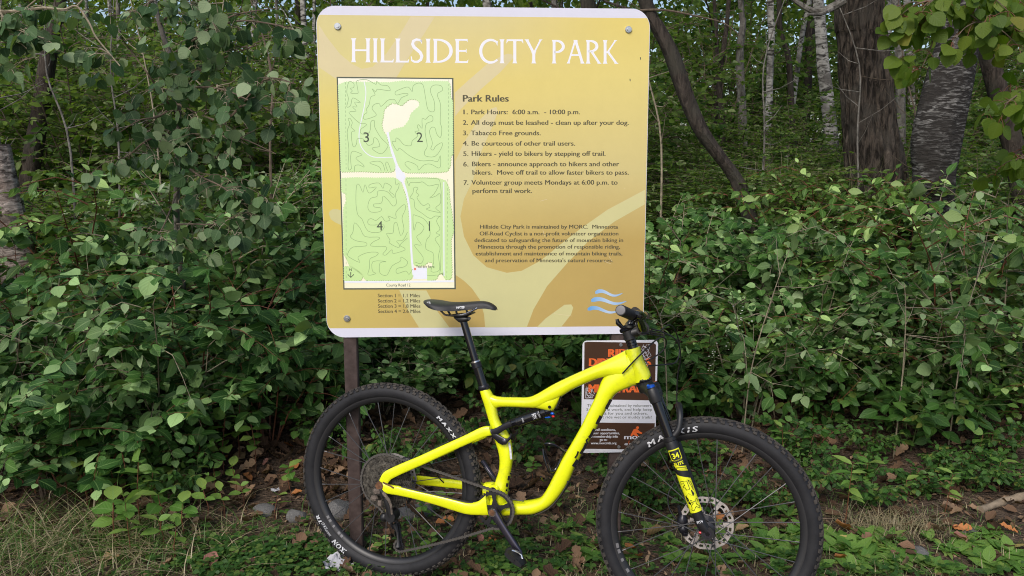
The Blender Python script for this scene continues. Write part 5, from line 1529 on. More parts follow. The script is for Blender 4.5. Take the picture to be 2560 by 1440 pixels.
def trunk_mesh(path, rad, m, seg=14, ridge=0.0, seed=1, nr=9):
    g = random.Random(seed)
    S = spline([(p[0], p[1], p[2], r_) for p, r_ in zip(path, rad)], 8)
    b = MB(); rings = []
    ph = [g.random() * 6.28 for _ in range(6)]
    for i, (x, y, z, r_) in enumerate(S):
        q = []
        for k in range(seg):
            a = 2 * math.pi * k / seg
            w = 1 + .05 * math.sin(3 * a + ph[0] + z * 1.3) + .04 * math.sin(5 * a + ph[1] - z * 2.1)
            if ridge: w += ridge * (abs(math.sin(nr * a * .5 + 1.3 * math.sin(z * 3.1 + ph[2]) + ph[3])) - .5 + .5 * math.sin(z * 14 + k * 1.7 + ph[4]) * .5)
            q.append(Vector((x + r_ * w * math.cos(a), y + r_ * w * math.sin(a), z)))
        rings.append(q)
    b.rings(rings)
    return b
def tree(name, label, Y, px, wpx, bark, top=8.5, crown=1, group=None, ridge=0, seg=14, seed=1, crown_z=None, limbs=3, stump=False, cscale=1.0, nr=9):
    """px: photo points up the trunk (base first), wpx: its width there in photo pixels"""
    g = random.Random(seed * 77 + 5)
    P = [atY(x, y, Y) for x, y in px]
    sc_ = Y / FPX
    R_ = [w * sc_ / 2 for w in wpx]
    b0 = P[0]; d = (P[1] - P[0]); d = d / max(abs(d.z), .05)
    zb = gz(b0.x, Y)
    if b0.z > zb:
        base = b0 - d * (b0.z - zb + .15) * .8; base.z = zb - .15; base.y = Y
        P = [base] + P; R_ = [R_[0] * 1.12] + R_
    if not stump:
        e = P[-1]; d = (P[-1] - P[-2]); d = d / max(d.z, .1)
        d.x *= .6; d.y = 0
        k = top - e.z
        for t in (.3, .65, 1.0):
            q = e + d * (k * t) + Vector((g.uniform(-.05, .05), g.uniform(-.1, .1), 0)); q.z = e.z + k * t
            P.append(q); R_.append(R_[-1] * (.88 if t < 1 else .5))
    o = Vector((P[0].x, P[0].y, P[0].z))
    root = empty(name, o, label, 'tree' if not stump else 'stump', group)
    Pl = [p - o for p in P]
    tb = trunk_mesh(Pl, R_, bark, seg, ridge, seed, nr)
    tb.build('trunk', bark, root, smooth=True)
    S = spline([tuple(p) for p in Pl], 4)
    if not stump and limbs:
        b = MB()
        for i in range(limbs):
            z0 = g.uniform(1.9, top * .85)
            j = min(range(len(S)), key=lambda k: abs(S[k][2] - z0))
            a = Vector(S[j]); th = g.uniform(0, 6.28); ln = g.uniform(.7, 1.6)
            dd = Vector((math.cos(th), math.sin(th), g.uniform(.1, .8)))
            b.tube([a, a + dd * ln * .35, a + dd * ln * .7 + Vector((g.uniform(-.1, .1), 0, .08)), a + dd * ln], [max(.012, R_[-1] * .5), max(.009, R_[-1] * .38), .008, .004], 6)
        b.build('limb', bark, root)
    for i in range(crown):
        c = CROWNS[(seed + i) % 4]
        zc = crown_z if crown_z else top - .6
        s_ = cscale * g.uniform(.8, 1.15)
        link('crown', c, root, Matrix.Translation((Pl[-1].x * .9 + g.uniform(-.5, .5), g.uniform(-.4, .6), zc - i * 1.3)) @ Matrix.Rotation(g.uniform(0, 6.28), 4, 'Z') @ Matrix.Diagonal((s_, s_, s_ * .9, 1)))
    return root
tree('oak_tree', 'thick oak trunk with deeply furrowed grey-brown bark, the widest right of the park sign', 6.6, [(2186, 430), (2172, 300), (2163, 190), (2155, 90), (2148, 0)], [138, 119, 113, 107, 103], BK_oak, 9.5, 1, ridge=.11, seg=64, seed=3, nr=26, limbs=4)
tree('birch_tree', 'big dark birch with white horizontal streaks leaning beside the thick oak trunk', 5.6, [(2330, 470), (2333, 400), (2338, 340), (2358, 250), (2382, 150), (2396, 90), (2402, 0)], [95, 105, 114, 112, 102, 92, 86], BK_black, 9.5, 1, ridge=.03, seg=28, seed=4)
tree('tree', 'dark leaning trunk behind the hanging poplar leaves at the far right', 6.2, [(2545, 420), (2525, 330), (2500, 240), (2478, 160), (2462, 90), (2450, 0)], [50, 50, 48, 46, 44, 42], BK_dark, 9.5, 1, ridge=.05, seg=20, seed=5)
tree('tree', 'bare dark trunk slanting steeply away from the right edge of the park sign', 5.9, [(1860, 500), (1835, 440), (1798, 390), (1752, 325), (1715, 240), (1676, 130), (1640, 60), (1612, 0)], [38, 38, 38, 40, 40, 39, 36, 34], BK_dark, 5.5, 1, ridge=.06, seg=20, seed=6)
tree('tree', 'slender grey trunk right of the slanting dark trunk', 8.8, [(1856, 300), (1851, 200), (1850, 120), (1858, 50), (1852, 0)], [20, 19, 18, 15, 14], BK_grey, 9.5, 1, seed=7)
tree('birch_tree', 'black and white birch trunk, second one left of the thick oak', 9.5, [(1922, 250), (1925, 160), (1929, 80), (1926, 0)], [17, 17, 17, 16], BK_birch, 9.5, 1, seed=8)
tree('tree', 'thin dark wavy trunk between two birches behind the park sign', 10, [(1976, 210), (1970, 140), (1952, 80), (1948, 0)], [14, 14, 13, 12], BK_dark, 9.5, 1, seed=9)
tree('birch_tree', 'pale birch leaning to the right between two upright trunks', 10.5, [(1994, 170), (2002, 110), (2012, 50), (2024, 0)], [12, 12, 12, 12], BK_birch, 9.5, 1, seed=10)
tree('birch_tree', 'upright white birch with dark base just left of the thick oak', 9.0, [(2070, 255), (2060, 180), (2054, 100), (2050, 40), (2046, 0)], [32, 30, 27, 26, 25], BK_birch, 9.5, 1, seed=11)
tree('birch_tree', 'pale dead birch trunk seen between the thick oak and the dark birch', 8.5, [(2252, 250), (2250, 150), (2247, 80), (2240, 0)], [22, 22, 20, 20], BK_grey, 9.5, 1, seed=12)
tree('birch_tree', 'thin white birch close behind the pale dead birch', 11, [(2276, 160), (2272, 80), (2268, 0)], [18, 17, 16], BK_birch, 9.5, 1, seed=13)
tree('tree', 'thin dark trunk near a twin in the undergrowth right of the sign', 9.8, [(1804, 300), (1798, 200), (1812, 100), (1822, 0)], [15, 14, 12, 10], BK_dark, 9.5, 1, seed=14)
tree('tree', 'thinner dark trunk close left of its twin right of the sign', 10.2, [(1790, 250), (1792, 180), (1790, 60), (1786, 0)], [11, 11, 9, 8], BK_dark, 9.5, 1, seed=15)
tree('tree', 'dark crooked trunk rising among the bushes at the far left', 7.0, [(72, 470), (84, 380), (98, 300), (112, 200), (124, 120), (140, 40), (150, 0)], [46, 44, 42, 40, 36, 30, 26], BK_dark, 9.5, 1, ridge=.04, seg=18, seed=16)
tree('birch_stump', 'broken peeling birch stump at the left edge of the photo', 5.2, [(46, 640), (28, 540), (12, 450), (0, 360)], [84, 66, 56, 44], BK_peel, stump=True, crown=0, seg=28, ridge=.06, seed=17, nr=12)
tree('birch_tree', 'white birch trunk behind the aspen twigs, nearest the dark crooked trunk', 11, [(224, 230), (220, 150), (215, 60), (212, 0)], [17, 16, 15, 14], BK_birch, 9.5, 1, seed=18)
tree('tree', 'thin grey trunk left of the leaning aspen sapling', 10.5, [(300, 210), (298, 140), (296, 60), (294, 0)], [12, 11, 10, 9], BK_grey, 9.5, 1, seed=19)
tree('birch_tree', 'very thin white birch stem at the far left beyond the bushes', 11, [(64, 240), (58, 150), (52, 60), (48, 0)], [8, 8, 7, 7], BK_birch, 9.5, 1, seed=20)
tree('birch_tree', 'white birch stem a little left of the sign corner, behind the aspen', 12, [(618, 300), (622, 200), (630, 100), (638, 0)], [12, 12, 11, 11], BK_birch, 9.5, 1, seed=21)
tree('birch_tree', 'bright white birch right beside the left edge of the park sign', 12, [(770, 260), (768, 180), (762, 90), (757, 0)], [16, 15, 14, 13], BK_birch, 9.5, 1, seed=22)
tree('birch_tree', 'thin white birch touching the left edge of the park sign', 13, [(782, 200), (784, 100), (786, 0)], [9, 9, 8], BK_birch, 9.5, 1, seed=23)
tree('tree', 'thin brown trunk left of the bright white birch by the sign', 11, [(688, 300), (690, 160), (692, 60), (690, 0)], [10, 9, 8, 7], BK_grey, 9.5, 1, seed=24)
tree('birch_tree', 'pale birch showing just above the top edge of the park sign', 10, [(1218, 60), (1219, 20), (1216, 0)], [20, 20, 19], BK_birch, 9.5, 1, seed=25)
tree('tree', 'dark trunk showing above the top edge of the sign, right of the pale birch', 9, [(1475, 60), (1470, 20), (1467, 0)], [36, 35, 34], BK_dark, 9.5, 1, seed=26)
g_ = random.Random(5)
for i in range(26):                                     # the wood behind
    Y = g_.uniform(11, 22); x = g_.uniform(-.72, .72) * Y
    pxx = 1280 + x / Y * FPX
    w = g_.uniform(.07, .16) / Y * FPX
    lean = g_.uniform(-25, 25)
    bk = g_.choice([BK_dark, BK_grey, BK_birch, BK_dark])
    tree('tree', {BK_dark: 'thin dark trunk in the shade of the far wood', BK_grey: 'thin grey trunk in the shade of the far wood', BK_birch: 'thin white birch trunk in the shade of the far wood'}[bk], Y, [(pxx, 300), (pxx + lean * .5, 150), (pxx + lean, 0)], [w, w * .9, w * .8], bk, g_.uniform(8.5, 10), 1, group={BK_dark: 'thin dark trunks of the far wood', BK_grey: 'thin grey trunks of the far wood', BK_birch: 'thin birches of the far wood'}[bk], seed=40 + i, limbs=2, cscale=1.25, seg=8)
# ================================================================ shrubs and undergrowth
def shrub_mesh(seed, H, W, nst, tpl, lsz, lm, sm_, step=.05, side=6, droop=.25, start=.22, up=1.0, srad=.006, name='foliage', pairs=True, sidelen=.34):
    g = np.random.default_rng(seed)
    pos, dirs, nor = [], [], []
    b = MB()
    def branch(pts, r0, t0):
        pts = np.array(pts); S = spline(pts, 4)
        b.tube([Vector(p) for p in S[::2]] if len(S) > 6 else [Vector(p) for p in S], [r0 * (1 - .75 * i / max(1, len(S[::2]) - 1)) for i in range(len(S[::2]))] if len(S) > 6 else r0, 5)
        seg = np.linalg.norm(np.diff(S, axis=0), axis=1); cum = np.r_[0, np.cumsum(seg)]; Ltot = cum[-1]
        s_ = Ltot * t0; flip = 0
        while s_ < Ltot:
            i = min(len(seg) - 1, np.searchsorted(cum, s_) - 1 if s_ > 0 else 0); f_ = (s_ - cum[i]) / max(seg[i], 1e-6)
            p = S[i] + (S[i + 1] - S[i]) * f_; t = (S[i + 1] - S[i]) / max(seg[i], 1e-6)
            up_ = np.array([0, 0, 1.0]); sd_ = np.cross(t, up_); sd_ /= np.linalg.norm(sd_) + 1e-6
            for sg in ((1, -1) if pairs else ((1,) if flip else (-1,))):
                if g.random() < .12: continue
                d = t * .55 + sd_ * sg * .8 + g.normal(size=3) * .30; d[2] -= .15 + .25 * g.random()
                n_ = up_ * up + g.normal(size=3) * .62 + np.array([0, -.30, 0])
                pos.append(p + d * .006); dirs.append(d); nor.append(n_)
            flip ^= 1
            s_ += step * g.uniform(.7, 1.35)
        d = t + g.normal(size=3) * .3
        pos.append(S[-1]); dirs.append(d); nor.append(up_ * up + g.normal(size=3) * .4 + np.array([0, -.35, 0]))
    for k in range(nst):
        th = 2 * math.pi * (k + g.random() * .8) / nst
        h = H * g.uniform(.6, 1.0); w = W * g.uniform(.35, 1.0)
        base = np.array([math.cos(th), math.sin(th), 0]) * W * .12 * g.random()
        o = np.array([math.cos(th), math.sin(th), 0.0])
        pts = [base + o * w * t ** 1.4 + np.array([0, 0, h * (t * (1 + droop) - droop * t * t)]) + g.normal(size=3) * .02 * (t > 0) for t in (0, .25, .5, .75, 1)]
        pts[0][2] = -.05
        branch(pts, srad, start)
        S = spline(np.array(pts), 4)
        for j in range(side):
            t = g.uniform(.25, .95); p = S[int(t * (len(S) - 1))]
            a = th + g.uniform(-1.7, 1.7); ln = H * sidelen * g.uniform(.5, 1.1)
            dd = np.array([math.cos(a), math.sin(a), g.uniform(.0, .6)])
            branch([p, p + dd * ln * .5, p + dd * ln + np.array([0, 0, -ln * droop * .6])], srad * .55, .12)
    F_ = Fol(); M = len(pos)
    F_.leaves(tpl, pos, dirs, nor, lsz * g.uniform(.4, 1.25, M), g.random(M))
    return F_.mesh(name, lm), b.mesh('stem', sm_), M
P_dogT = [shrub_mesh(101, 1.45, .75, 9, T_OV2, .098, LM_dog, M_red, .075, 7), shrub_mesh(102, 1.5, .7, 8, T_OV2, .092, LM_dog, M_red, .07, 8, .4)]
P_dogM = [shrub_mesh(103, 1.0, .62, 9, T_OV2, .074, LM_dog2, M_twig, .052, 6, .3), shrub_mesh(104, 1.0, .7, 8, T_OV, .068, LM_dog3, M_red, .058, 6, .5), shrub_mesh(105, 1.0, .6, 8, T_RD, .060, LM_dog2, M_pet, .055, 7, .35)]
P_low = [shrub_mesh(106, .5, .42, 8, T_OV2, .072, LM_low, M_red, .05, 4, .4, .15, srad=.0035), shrub_mesh(107, .5, .45, 8, T_OV, .075, LM_low, M_gst, .05, 4, .5, .15, srad=.0035), shrub_mesh(108, .42, .40, 7, T_RD, .062, LM_low, M_twig, .05, 4, .4, .15, srad=.0035)]
P_und = [shrub_mesh(109, 2.6, 1.1, 10, T_HEX, .075, LM_und, M_twig, .05, 12, .25, .12, .45, srad=.010, sidelen=.3), shrub_mesh(110, 2.6, 1.2, 10, T_HEX, .085, LM_und, M_twig, .055, 11, .35, .1, .45, srad=.010, sidelen=.3), shrub_mesh(111, 2.4, .9, 8, T_HEX, .065, LM_und, M_twig, .042, 13, .2, .1, .4, srad=.009, sidelen=.28)]
LM_arch = leaf_mat('arching_leaf', [(0, (.026, .075, .014)), (.4, (.06, .14, .03)), (.65, (.15, .24, .09)), (1, (.34, .44, .24))], (.20, .29, .13), rough=.5, spec=.25, trans=.2)
P_pale = [shrub_mesh(112, 1.2, .35, 6, T_LN, .07, LM_pale, M_pet, .04, 5, .2, .55, .6)]
print('leaf counts', [p[2] for p in P_dogT + P_dogM + P_low + P_und])
P_arch = [shrub_mesh(113, 1.0, .8, 6, T_OV2, .078, LM_arch, M_pet, .06, 4, .75, .12, srad=.005, pairs=False, sidelen=.4), shrub_mesh(114, 1.0, .9, 5, T_OV, .082, LM_arch, M_pet, .055, 5, .6, .12, srad=.005, pairs=False, sidelen=.45)]
def shrub(name, label, proto, x, y, H, W=None, group=None, rot=None, cat='shrub'):
    fo, st, _ = proto
    h0 = {id(P_dogT[0]): 1.45, id(P_dogT[1]): 1.5, id(P_low[2]): .42, id(P_pale[0]): 1.2}.get(id(proto), None)
    if h0 is None: h0 = 1.0 if any(proto is q for q in P_dogM + P_arch) else .5 if any(proto is q for q in P_low) else 2.5
    s = H / h0; w = (W or 1.0) * (0.5 * s + 0.5)
    root = empty(name, label=label, cat=cat, group=group, matrix=Matrix.Translation((x, y, gz(x, y) - .01)) @ Matrix.Rotation(rot if rot is not None else RND.uniform(-.9, .9), 4, 'Z') @ Matrix.Diagonal((w, w, s, 1)))
    link('foliage', fo, root); link('stem', st, root)
    return root
R = random.Random(31)
def row(n, xa, xb, ya, yb, ha, hb, protos, name, label, group, W=(.85, 1.15)):
    for i in range(n):
        t = (i + R.uniform(.15, .85)) / n
        shrub(name, label, R.choice(protos), xa + (xb - xa) * t, R.uniform(ya, yb), R.uniform(ha, hb), R.uniform(*W), group)
# left thicket
row(4, -2.75, -1.55, 3.60, 3.85, .72, .95, P_dogM[:2] + P_dogT[:1], 'dogwood_shrub', 'broad-leaved shrub with red-brown stems along the front of the left thicket', 'front row of shrubs left of the bicycle')
row(5, -2.9, -1.15, 4.05, 4.40, 1.05, 1.28, P_dogT, 'dogwood_shrub', 'taller broad-leaved shrub in the middle of the left thicket', 'middle row of the left thicket')
row(6, -3.2, -1.0, 4.7, 5.2, 1.2, 1.45, P_dogT + P_dogM, 'dogwood_shrub', 'tall dark broad-leaved shrub at the back of the left thicket', 'back row of the left thicket')
shrub('dogwood_shrub', 'arching shrub with bare red stems at its foot near the lower left corner', P_dogM[0], -2.15, 3.62, 1.0, .8, rot=.4)
row(3, -1.3, -.85, 4.55, 5.0, .5, .68, P_dogM, 'leafy_shrub', 'mid-green shrub between the left thicket and the left sign post', 'shrubs left of the left sign post')
row(7, -1.6, -.7, 5.2, 6.3, .75, 1.0, P_dogM + P_low, 'leafy_shrub', 'mid-green shrub on the bank behind the left edge of the sign', 'shrubs on the bank left of the sign')
# under and behind the sign
row(7, -.85, .55, 4.45, 4.9, .48, .66, P_low + P_dogM[2:], 'low_shrub', 'low leafy shrub in the shade beneath the park sign', 'low shrubs beneath the park sign')
row(7, -.95, .65, 5.2, 5.7, .5, .7, P_low + P_dogM[2:], 'low_shrub', 'leafy shrub on the bank behind the park sign', 'shrubs on the bank behind the park sign')
# right thicket
row(6, .62, 3.0, 4.15, 4.4, .42, .58, P_dogM[1:] + P_low[:2], 'leafy_shrub', 'low shrub along the front edge of the right thicket', 'front row of the right thicket')
row(6, .6, 3.1, 4.5, 4.8, .62, .80, P_dogM, 'leafy_shrub', 'mid-sized shrub in the middle of the right thicket', 'middle rows of the right thicket')
row(8, .6, 3.4, 5.0, 5.35, .78, 1.05, P_dogM, 'leafy_shrub', 'leafy shrub in the upper half of the right thicket', 'upper rows of the right thicket')
row(9, .6, 3.8, 5.6, 6.1, .75, 1.08, P_dogM, 'leafy_shrub', 'leafy shrub at the top of the right thicket below the trees', 'top row of the right thicket')
shrub('leafy_shrub', 'pale-twigged shrub with light green leaves at the right edge of the photo', P_dogM[2], 2.55, 4.35, 1.12, 1.0, rot=.3)
shrub('leafy_shrub', 'arching pale-twigged shrub right of the bicycle handlebar, taller than its neighbours', P_dogM[2], 1.75, 4.75, 1.0, .9, rot=-.5)
row(6, 1.15, 2.9, 4.3, 4.75, .75, 1.05, P_arch, 'arching_shrub', 'light-leaved shrub with arching pale twigs in the right thicket', 'arching light shrubs in the right thicket', (.8, 1.1))
row(4, 1.5, 3.2, 5.0, 5.5, .8, 1.0, P_arch, 'arching_shrub', 'light-leaved arching shrub high in the right thicket below the oak', 'arching light shrubs below the oak', (.8, 1.1))
row(4, -2.7, -1.5, 3.75, 4.0, .85, 1.15, P_arch, 'arching_shrub', 'light-leaved shrub with arching twigs in the left thicket', 'arching light shrubs in the left thicket', (.7, 1.0))
shrub('leafy_shrub', 'leafy shrub hiding the foot of the slanting dark trunk', P_dogM[0], 1.66, 5.55, .9, 1.0)
row(3, 1.85, 2.8, 5.5, 5.9, .95, 1.15, P_dogM, 'leafy_shrub', 'taller shrub standing in front of the foot of the thick oak', 'shrubs before the thick oak')
row(4, 2.3, 3.3, 4.5, 5.2, 1.1, 1.4, P_arch + P_dogM[1:2], 'arching_shrub', 'tall loose shrub rising above the hedge at the far right', 'tall loose shrubs at the far right', (.8, 1.0))
# small plants on the forest floor
row(7, -1.0, .4, 3.75, 4.3, .18, .34, P_low, 'ground_plant', 'small leafy plant on the bare soil behind the rear wheel', 'small plants behind the bicycle', (.55, .8))
row(16, .45, 2.6, 3.4, 4.05, .14, .32, P_low, 'ground_plant', 'small leafy plant at the foot of the right thicket', 'small plants below the right thicket', (.5, .8))
row(3, -2.0, -1.45, 3.35, 3.75, .2, .36, P_low, 'ground_plant', 'small leafy plant at the foot of the left thicket', 'small plants below the left thicket', (.5, .8))
# understory of the wood
for (xa, xb, ya, yb, n, ha, hb, lab, gp) in ((-5.2, -1.3, 6.8, 8.8, 12, 1.3, 2.3, 'shaded understory bush behind the left thicket', 'understory left of the sign'), (-8.5, -1.8, 9.5, 13, 17, 2.2, 3.6, 'tall understory bush in the wood left of the sign', 'deep understory left of the sign'),
        (-1.2, 1.4, 7, 12, 7, 1.5, 2.6, 'understory bush hidden in part by the park sign', 'understory behind the sign'), (1.4, 5.6, 7.4, 9.0, 11, .9, 1.5, 'light green understory bush among the trunks on the right', 'understory among the right trunks'), (1.6, 8.8, 10, 14, 19, 1.9, 3.2, 'tall light green bush in the wood on the right', 'deep understory right of the sign')):
    row(n, xa, xb, ya, yb, ha, hb, P_und, 'understory_bush', lab, gp, (.8, 1.2))
row(3, -2.05, -1.55, 6.2, 7.0, .9, 1.15, P_pale, 'willow_shrub', 'whitish-leaved shrub left of the sign', 'pale shrubs left of the sign')
shrub('willow_shrub', 'small white-leaved shoot standing above the left thicket', P_pale[0], -2.4, 5.2, 1.32, .8)
row(8, -3.6, -1.2, 5.5, 6.3, .95, 1.35, P_und, 'understory_bush', 'small-leaved bush closing the gap behind the left thicket', 'small-leaved bushes behind the left thicket', (.8, 1.1))
row(5, 1.2, 2.1, 6.2, 7.4, .7, 1.1, P_und, 'understory_bush', 'yellow-green bush between the slanting trunk and the thick oak', 'bushes left of the thick oak', (.8, 1.1))
row(5, 2.5, 4.2, 6.0, 7.2, .8, 1.2, P_und, 'understory_bush', 'yellow-green bush around the feet of the right-hand trunks', 'bushes at the feet of the right trunks', (.8, 1.1))
row(10, -4.2, -1.2, 6.2, 7.2, .7, 1.0, P_und, 'understory_bush', 'low bush filling the foot of the wood left of the sign', 'low bushes at the foot of the left wood', (1.3, 1.7))
row(13, 1.2, 5.4, 6.6, 8.2, .5, .85, P_und, 'understory_bush', 'low bush filling the foot of the wood right of the sign', 'low bushes at the foot of the right wood', (1.3, 1.7))
# far wood: one mass
g = np.random.default_rng(77); F_ = Fol()
for (n, ya, yb, za, zb, xw, sz, th) in ((110000, 18, 30, -.3, 12, 23, .25, -1.1), (45000, 13.5, 18, 1.6, 8, 14, .15, -.2)):
    P = np.c_[g.uniform(-xw, xw, n), g.uniform(ya, yb, n), g.uniform(za, zb, n)]
    cell = np.sin(P[:, 0] * 1.7 + np.sin(P[:, 2] * 1.9) * 1.3) + np.sin(P[:, 2] * 2.3 + P[:, 1]) + np.sin(P[:, 1] * 1.1 + P[:, 0] * .7)
    P = P[cell > th]; M = len(P); P[:, 2] += .3
    d = g.normal(size=(M, 3)); d[:, 2] -= .4; nn = g.normal(size=(M, 3)) * .7; nn[:, 2] += .9; nn[:, 1] -= .3
    F_.leaves(T_HEX, P, d, nn, sz * g.uniform(.5, 1.3, M), g.random(M))
fw_ = link('far_wood', F_.mesh('far_wood', LM_far)); tag(fw_, 'mass of sunlit green foliage far back between the trunks', 'far wood', kind='stuff')

# ---- hanging aspen and poplar twigs in front
def hanging(root, seeds, polys, n_side, tpl, lsz, lm, wood, petiole, side_len, seed, gap=.055, sag=.5, pet=.04):
    """twigs along photo polylines (px, py, Y); round leaves dangle on long petioles"""
    g = np.random.default_rng(seed); b = MB(); pos, dd, nn, pp = [], [], [], []
    pt = MB()
    inv = root.matrix_world.inverted() if root else Matrix()
    def leaf_at(p):
        d = np.array([g.normal() * .8, g.normal() * .8, -.55 + g.normal() * .5]); d /= np.linalg.norm(d)
        e_ = p + d * pet * g.uniform(.5, 1.3)
        pt.tube([Vector(p), Vector((p + e_) / 2 + np.array([0, 0, .004])), Vector(e_)], .0011, 4)
        d2 = d + np.array([0, 0, -.7]) + g.normal(size=3) * .35
        pos.append(e_); dd.append(d2); nn.append(np.array([g.normal() * .6, -.75 + g.normal() * .5, .45 + g.normal() * .5]))
    def twig(pts, r0):
        S = spline(np.array(pts), 5)
        b.tube([Vector(p) for p in S], [r0 * (1 - .7 * i / (len(S) - 1)) for i in range(len(S))], 6)
        return S
    for poly, r0, w in polys:
        S = twig([np.array(atY(x, y, Y)) for x, y, Y in poly], r0)
        L_ = np.linalg.norm(np.diff(S, axis=0), axis=1).sum()
        for k in range(int(n_side * L_ * w)):
            i = int(g.uniform(.12, 1) * (len(S) - 1)); p = S[i]
            a = g.uniform(0, 6.28); ln = side_len * g.uniform(.4, 1.2)
            e_ = p + np.array([math.cos(a) * ln, math.sin(a) * ln * .7, g.uniform(-.7, .3) * ln])
            m_ = (p + e_) / 2 + np.array([0, 0, ln * .12])
            Q = twig([p, m_, e_], r0 * .35)
            for q in Q[2::2]:
                if g.random() < .8: leaf_at(q)
            for _ in range(3): leaf_at(Q[-1])
    F_ = Fol(); M = len(pos)
    F_.leaves(tpl, pos, dd, nn, lsz * g.uniform(.6, 1.2, M), g.random(M))
    return F_, b, pt
asp = empty('aspen_sapling', label='slender leaning aspen sapling with hanging round blue-green leaves left of the sign', cat='tree')
trk = [atY(x, y, Y) for x, y, Y in ((470, 850, 4.75), (462, 760, 4.6), (442, 560, 4.25), (446, 330, 3.9), (440, 195, 3.78), (408, 90, 3.75), (385, 0, 3.75), (362, -130, 3.75), (345, -330, 3.75))]
trk[0].z = gz(trk[0].x, trk[0].y) - .05
tb = MB(); tb.tube([Vector(p) for p in spline([tuple(p) for p in trk], 4)], [.017 - .009 * i / 32 for i in range(33)], 10)
tb.build('trunk', BK_grey, asp)
polys = [([(444, 260, 3.75), (560, 300, 3.5), (660, 200, 3.4), (740, 210, 3.35)], .006, .9), ([(440, 150, 3.75), (560, 60, 3.5), (680, 60, 3.4), (760, 90, 3.35)], .006, .7), ([(440, 195, 3.75), (500, 175, 3.6), (570, 140, 3.5), (650, 110, 3.4)], .006, 1), ([(425, 140, 3.75), (500, 90, 3.5), (580, 40, 3.4), (690, 20, 3.4)], .006, 1), ([(385, 0, 3.75), (330, 30, 3.6), (270, 40, 3.5)], .005, .6),
         ([(446, 250, 3.82), (400, 290, 3.6), (350, 300, 3.5), (300, 330, 3.5)], .006, 1), ([(446, 330, 3.9), (520, 340, 3.5), (600, 345, 3.4), (690, 385, 3.4)], .006, 1.1), ([(444, 400, 3.98), (500, 440, 3.5), (560, 470, 3.4), (620, 520, 3.4)], .006, 1.3),
         ([(442, 480, 4.05), (420, 540, 3.6), (400, 580, 3.5), (372, 612, 3.4)], .005, .7), ([(444, 330, 3.9), (370, 350, 3.5), (320, 390, 3.5), (285, 400, 3.4)], .005, 1.1), ([(446, 220, 3.75), (540, 220, 3.5), (620, 250, 3.4), (700, 290, 3.3)], .006, 1), ([(450, 300, 3.75), (380, 200, 3.5), (330, 130, 3.5), (300, 90, 3.4)], .005, .9), ([(400, 60, 3.75), (470, 0, 3.5), (560, -40, 3.4)], .005, .9), ([(442, 560, 4.2), (480, 560, 3.5), (540, 560, 3.4), (590, 540, 3.4)], .005, .9)]
F_, b, pt = hanging(asp, 0, polys, 13, T_RD, .056, LM_asp, M_twig, None, .19, 201)
link('foliage', F_.mesh('foliage', LM_asp), asp); b.build('branch', M_twig, asp); pt.build('leaf_stalk', M_pet, asp)
asp2 = empty('aspen_tree', label='pale bent aspen branch with round leaves hanging in at the upper left corner', cat='tree')
tb = MB(); p0_ = atY(-260, 1000, 3.4); tb.tube([Vector((p0_.x, 3.4, gz(p0_.x, 3.4) - .1)), Vector((p0_.x - .02, 3.4, 1.2)), Vector((p0_.x + .03, 3.42, 2.4)), Vector((p0_.x, 3.4, 3.6))], [.05, .045, .035, .02], 12); tb.build('trunk', BK_grey, asp2)
polys = [([(-260, 30, 3.4), (-90, 10, 3.35), (0, 28, 3.3), (60, 25, 3.25), (110, 20, 3.2), (160, 24, 3.2), (192, 16, 3.2), (222, 55, 3.2), (240, 92, 3.2), (275, 135, 3.2), (300, 165, 3.2)], .0075, .35),
         ([(0, 28, 3.3), (20, 60, 3.2), (60, 80, 3.15), (110, 95, 3.1)], .004, 2.0), ([(192, 16, 3.2), (215, -10, 3.2), (240, -40, 3.2)], .004, .6), ([(-120, 60, 3.4), (-40, 100, 3.3), (0, 106, 3.2), (50, 108, 3.2), (92, 150, 3.2)], .004, .4), ([(60, 25, 3.2), (90, 0, 3.15), (120, -20, 3.1)], .004, 1.2)]
F_, b, pt = hanging(asp2, 0, polys, 13, T_RD, .056, LM_asp, M_pet, None, .10, 202)
link('foliage', F_.mesh('foliage', LM_asp), asp2); b.build('branch', M_pet, asp2); pt.build('leaf_stalk', M_pet, asp2)
pop = empty('poplar_tree', label='poplar branch with large yellow-green leaves hanging in at the upper right corner', cat='tree')
tb = MB(); p0_ = atY(2950, 1000, 3.6); tb.tube([Vector((p0_.x, 3.6, gz(p0_.x, 3.6) - .1)), Vector((p0_.x + .02, 3.6, 1.3)), Vector((p0_.x - .03, 3.6, 2.5)), Vector((p0_.x, 3.6, 3.8))], [.08, .07, .05, .03], 14); tb.build('trunk', BK_dark, pop)
polys = [([(2950, -60, 3.6), (2700, -40, 3.3), (2500, -20, 3.1), (2380, -10, 3.0), (2290, 10, 3.0)], .009, 1.0), ([(2940, 120, 3.6), (2700, 120, 3.3), (2580, 80, 3.1), (2500, 60, 3.0), (2430, 55, 3.0)], .008, 1.1), ([(2350, -10, 3.0), (2340, 50, 3.0), (2330, 110, 3.0), (2300, 180, 3.0)], .004, 1.2), ([(2700, 120, 3.3), (2600, 190, 3.1), (2540, 240, 3.0), (2510, 260, 3.0)], .005, 1.2), ([(2940, 300, 3.6), (2720, 330, 3.3), (2600, 370, 3.1), (2540, 400, 3.0)], .006, .9)]
F_, b, pt = hanging(pop, 0, polys, 15, T_RD, .058, LM_pop, M_twig, None, .12, 203, pet=.035)
link('foliage', F_.mesh('foliage', LM_pop), pop); b.build('branch', M_twig, pop); pt.build('leaf_stalk', M_red, pop)
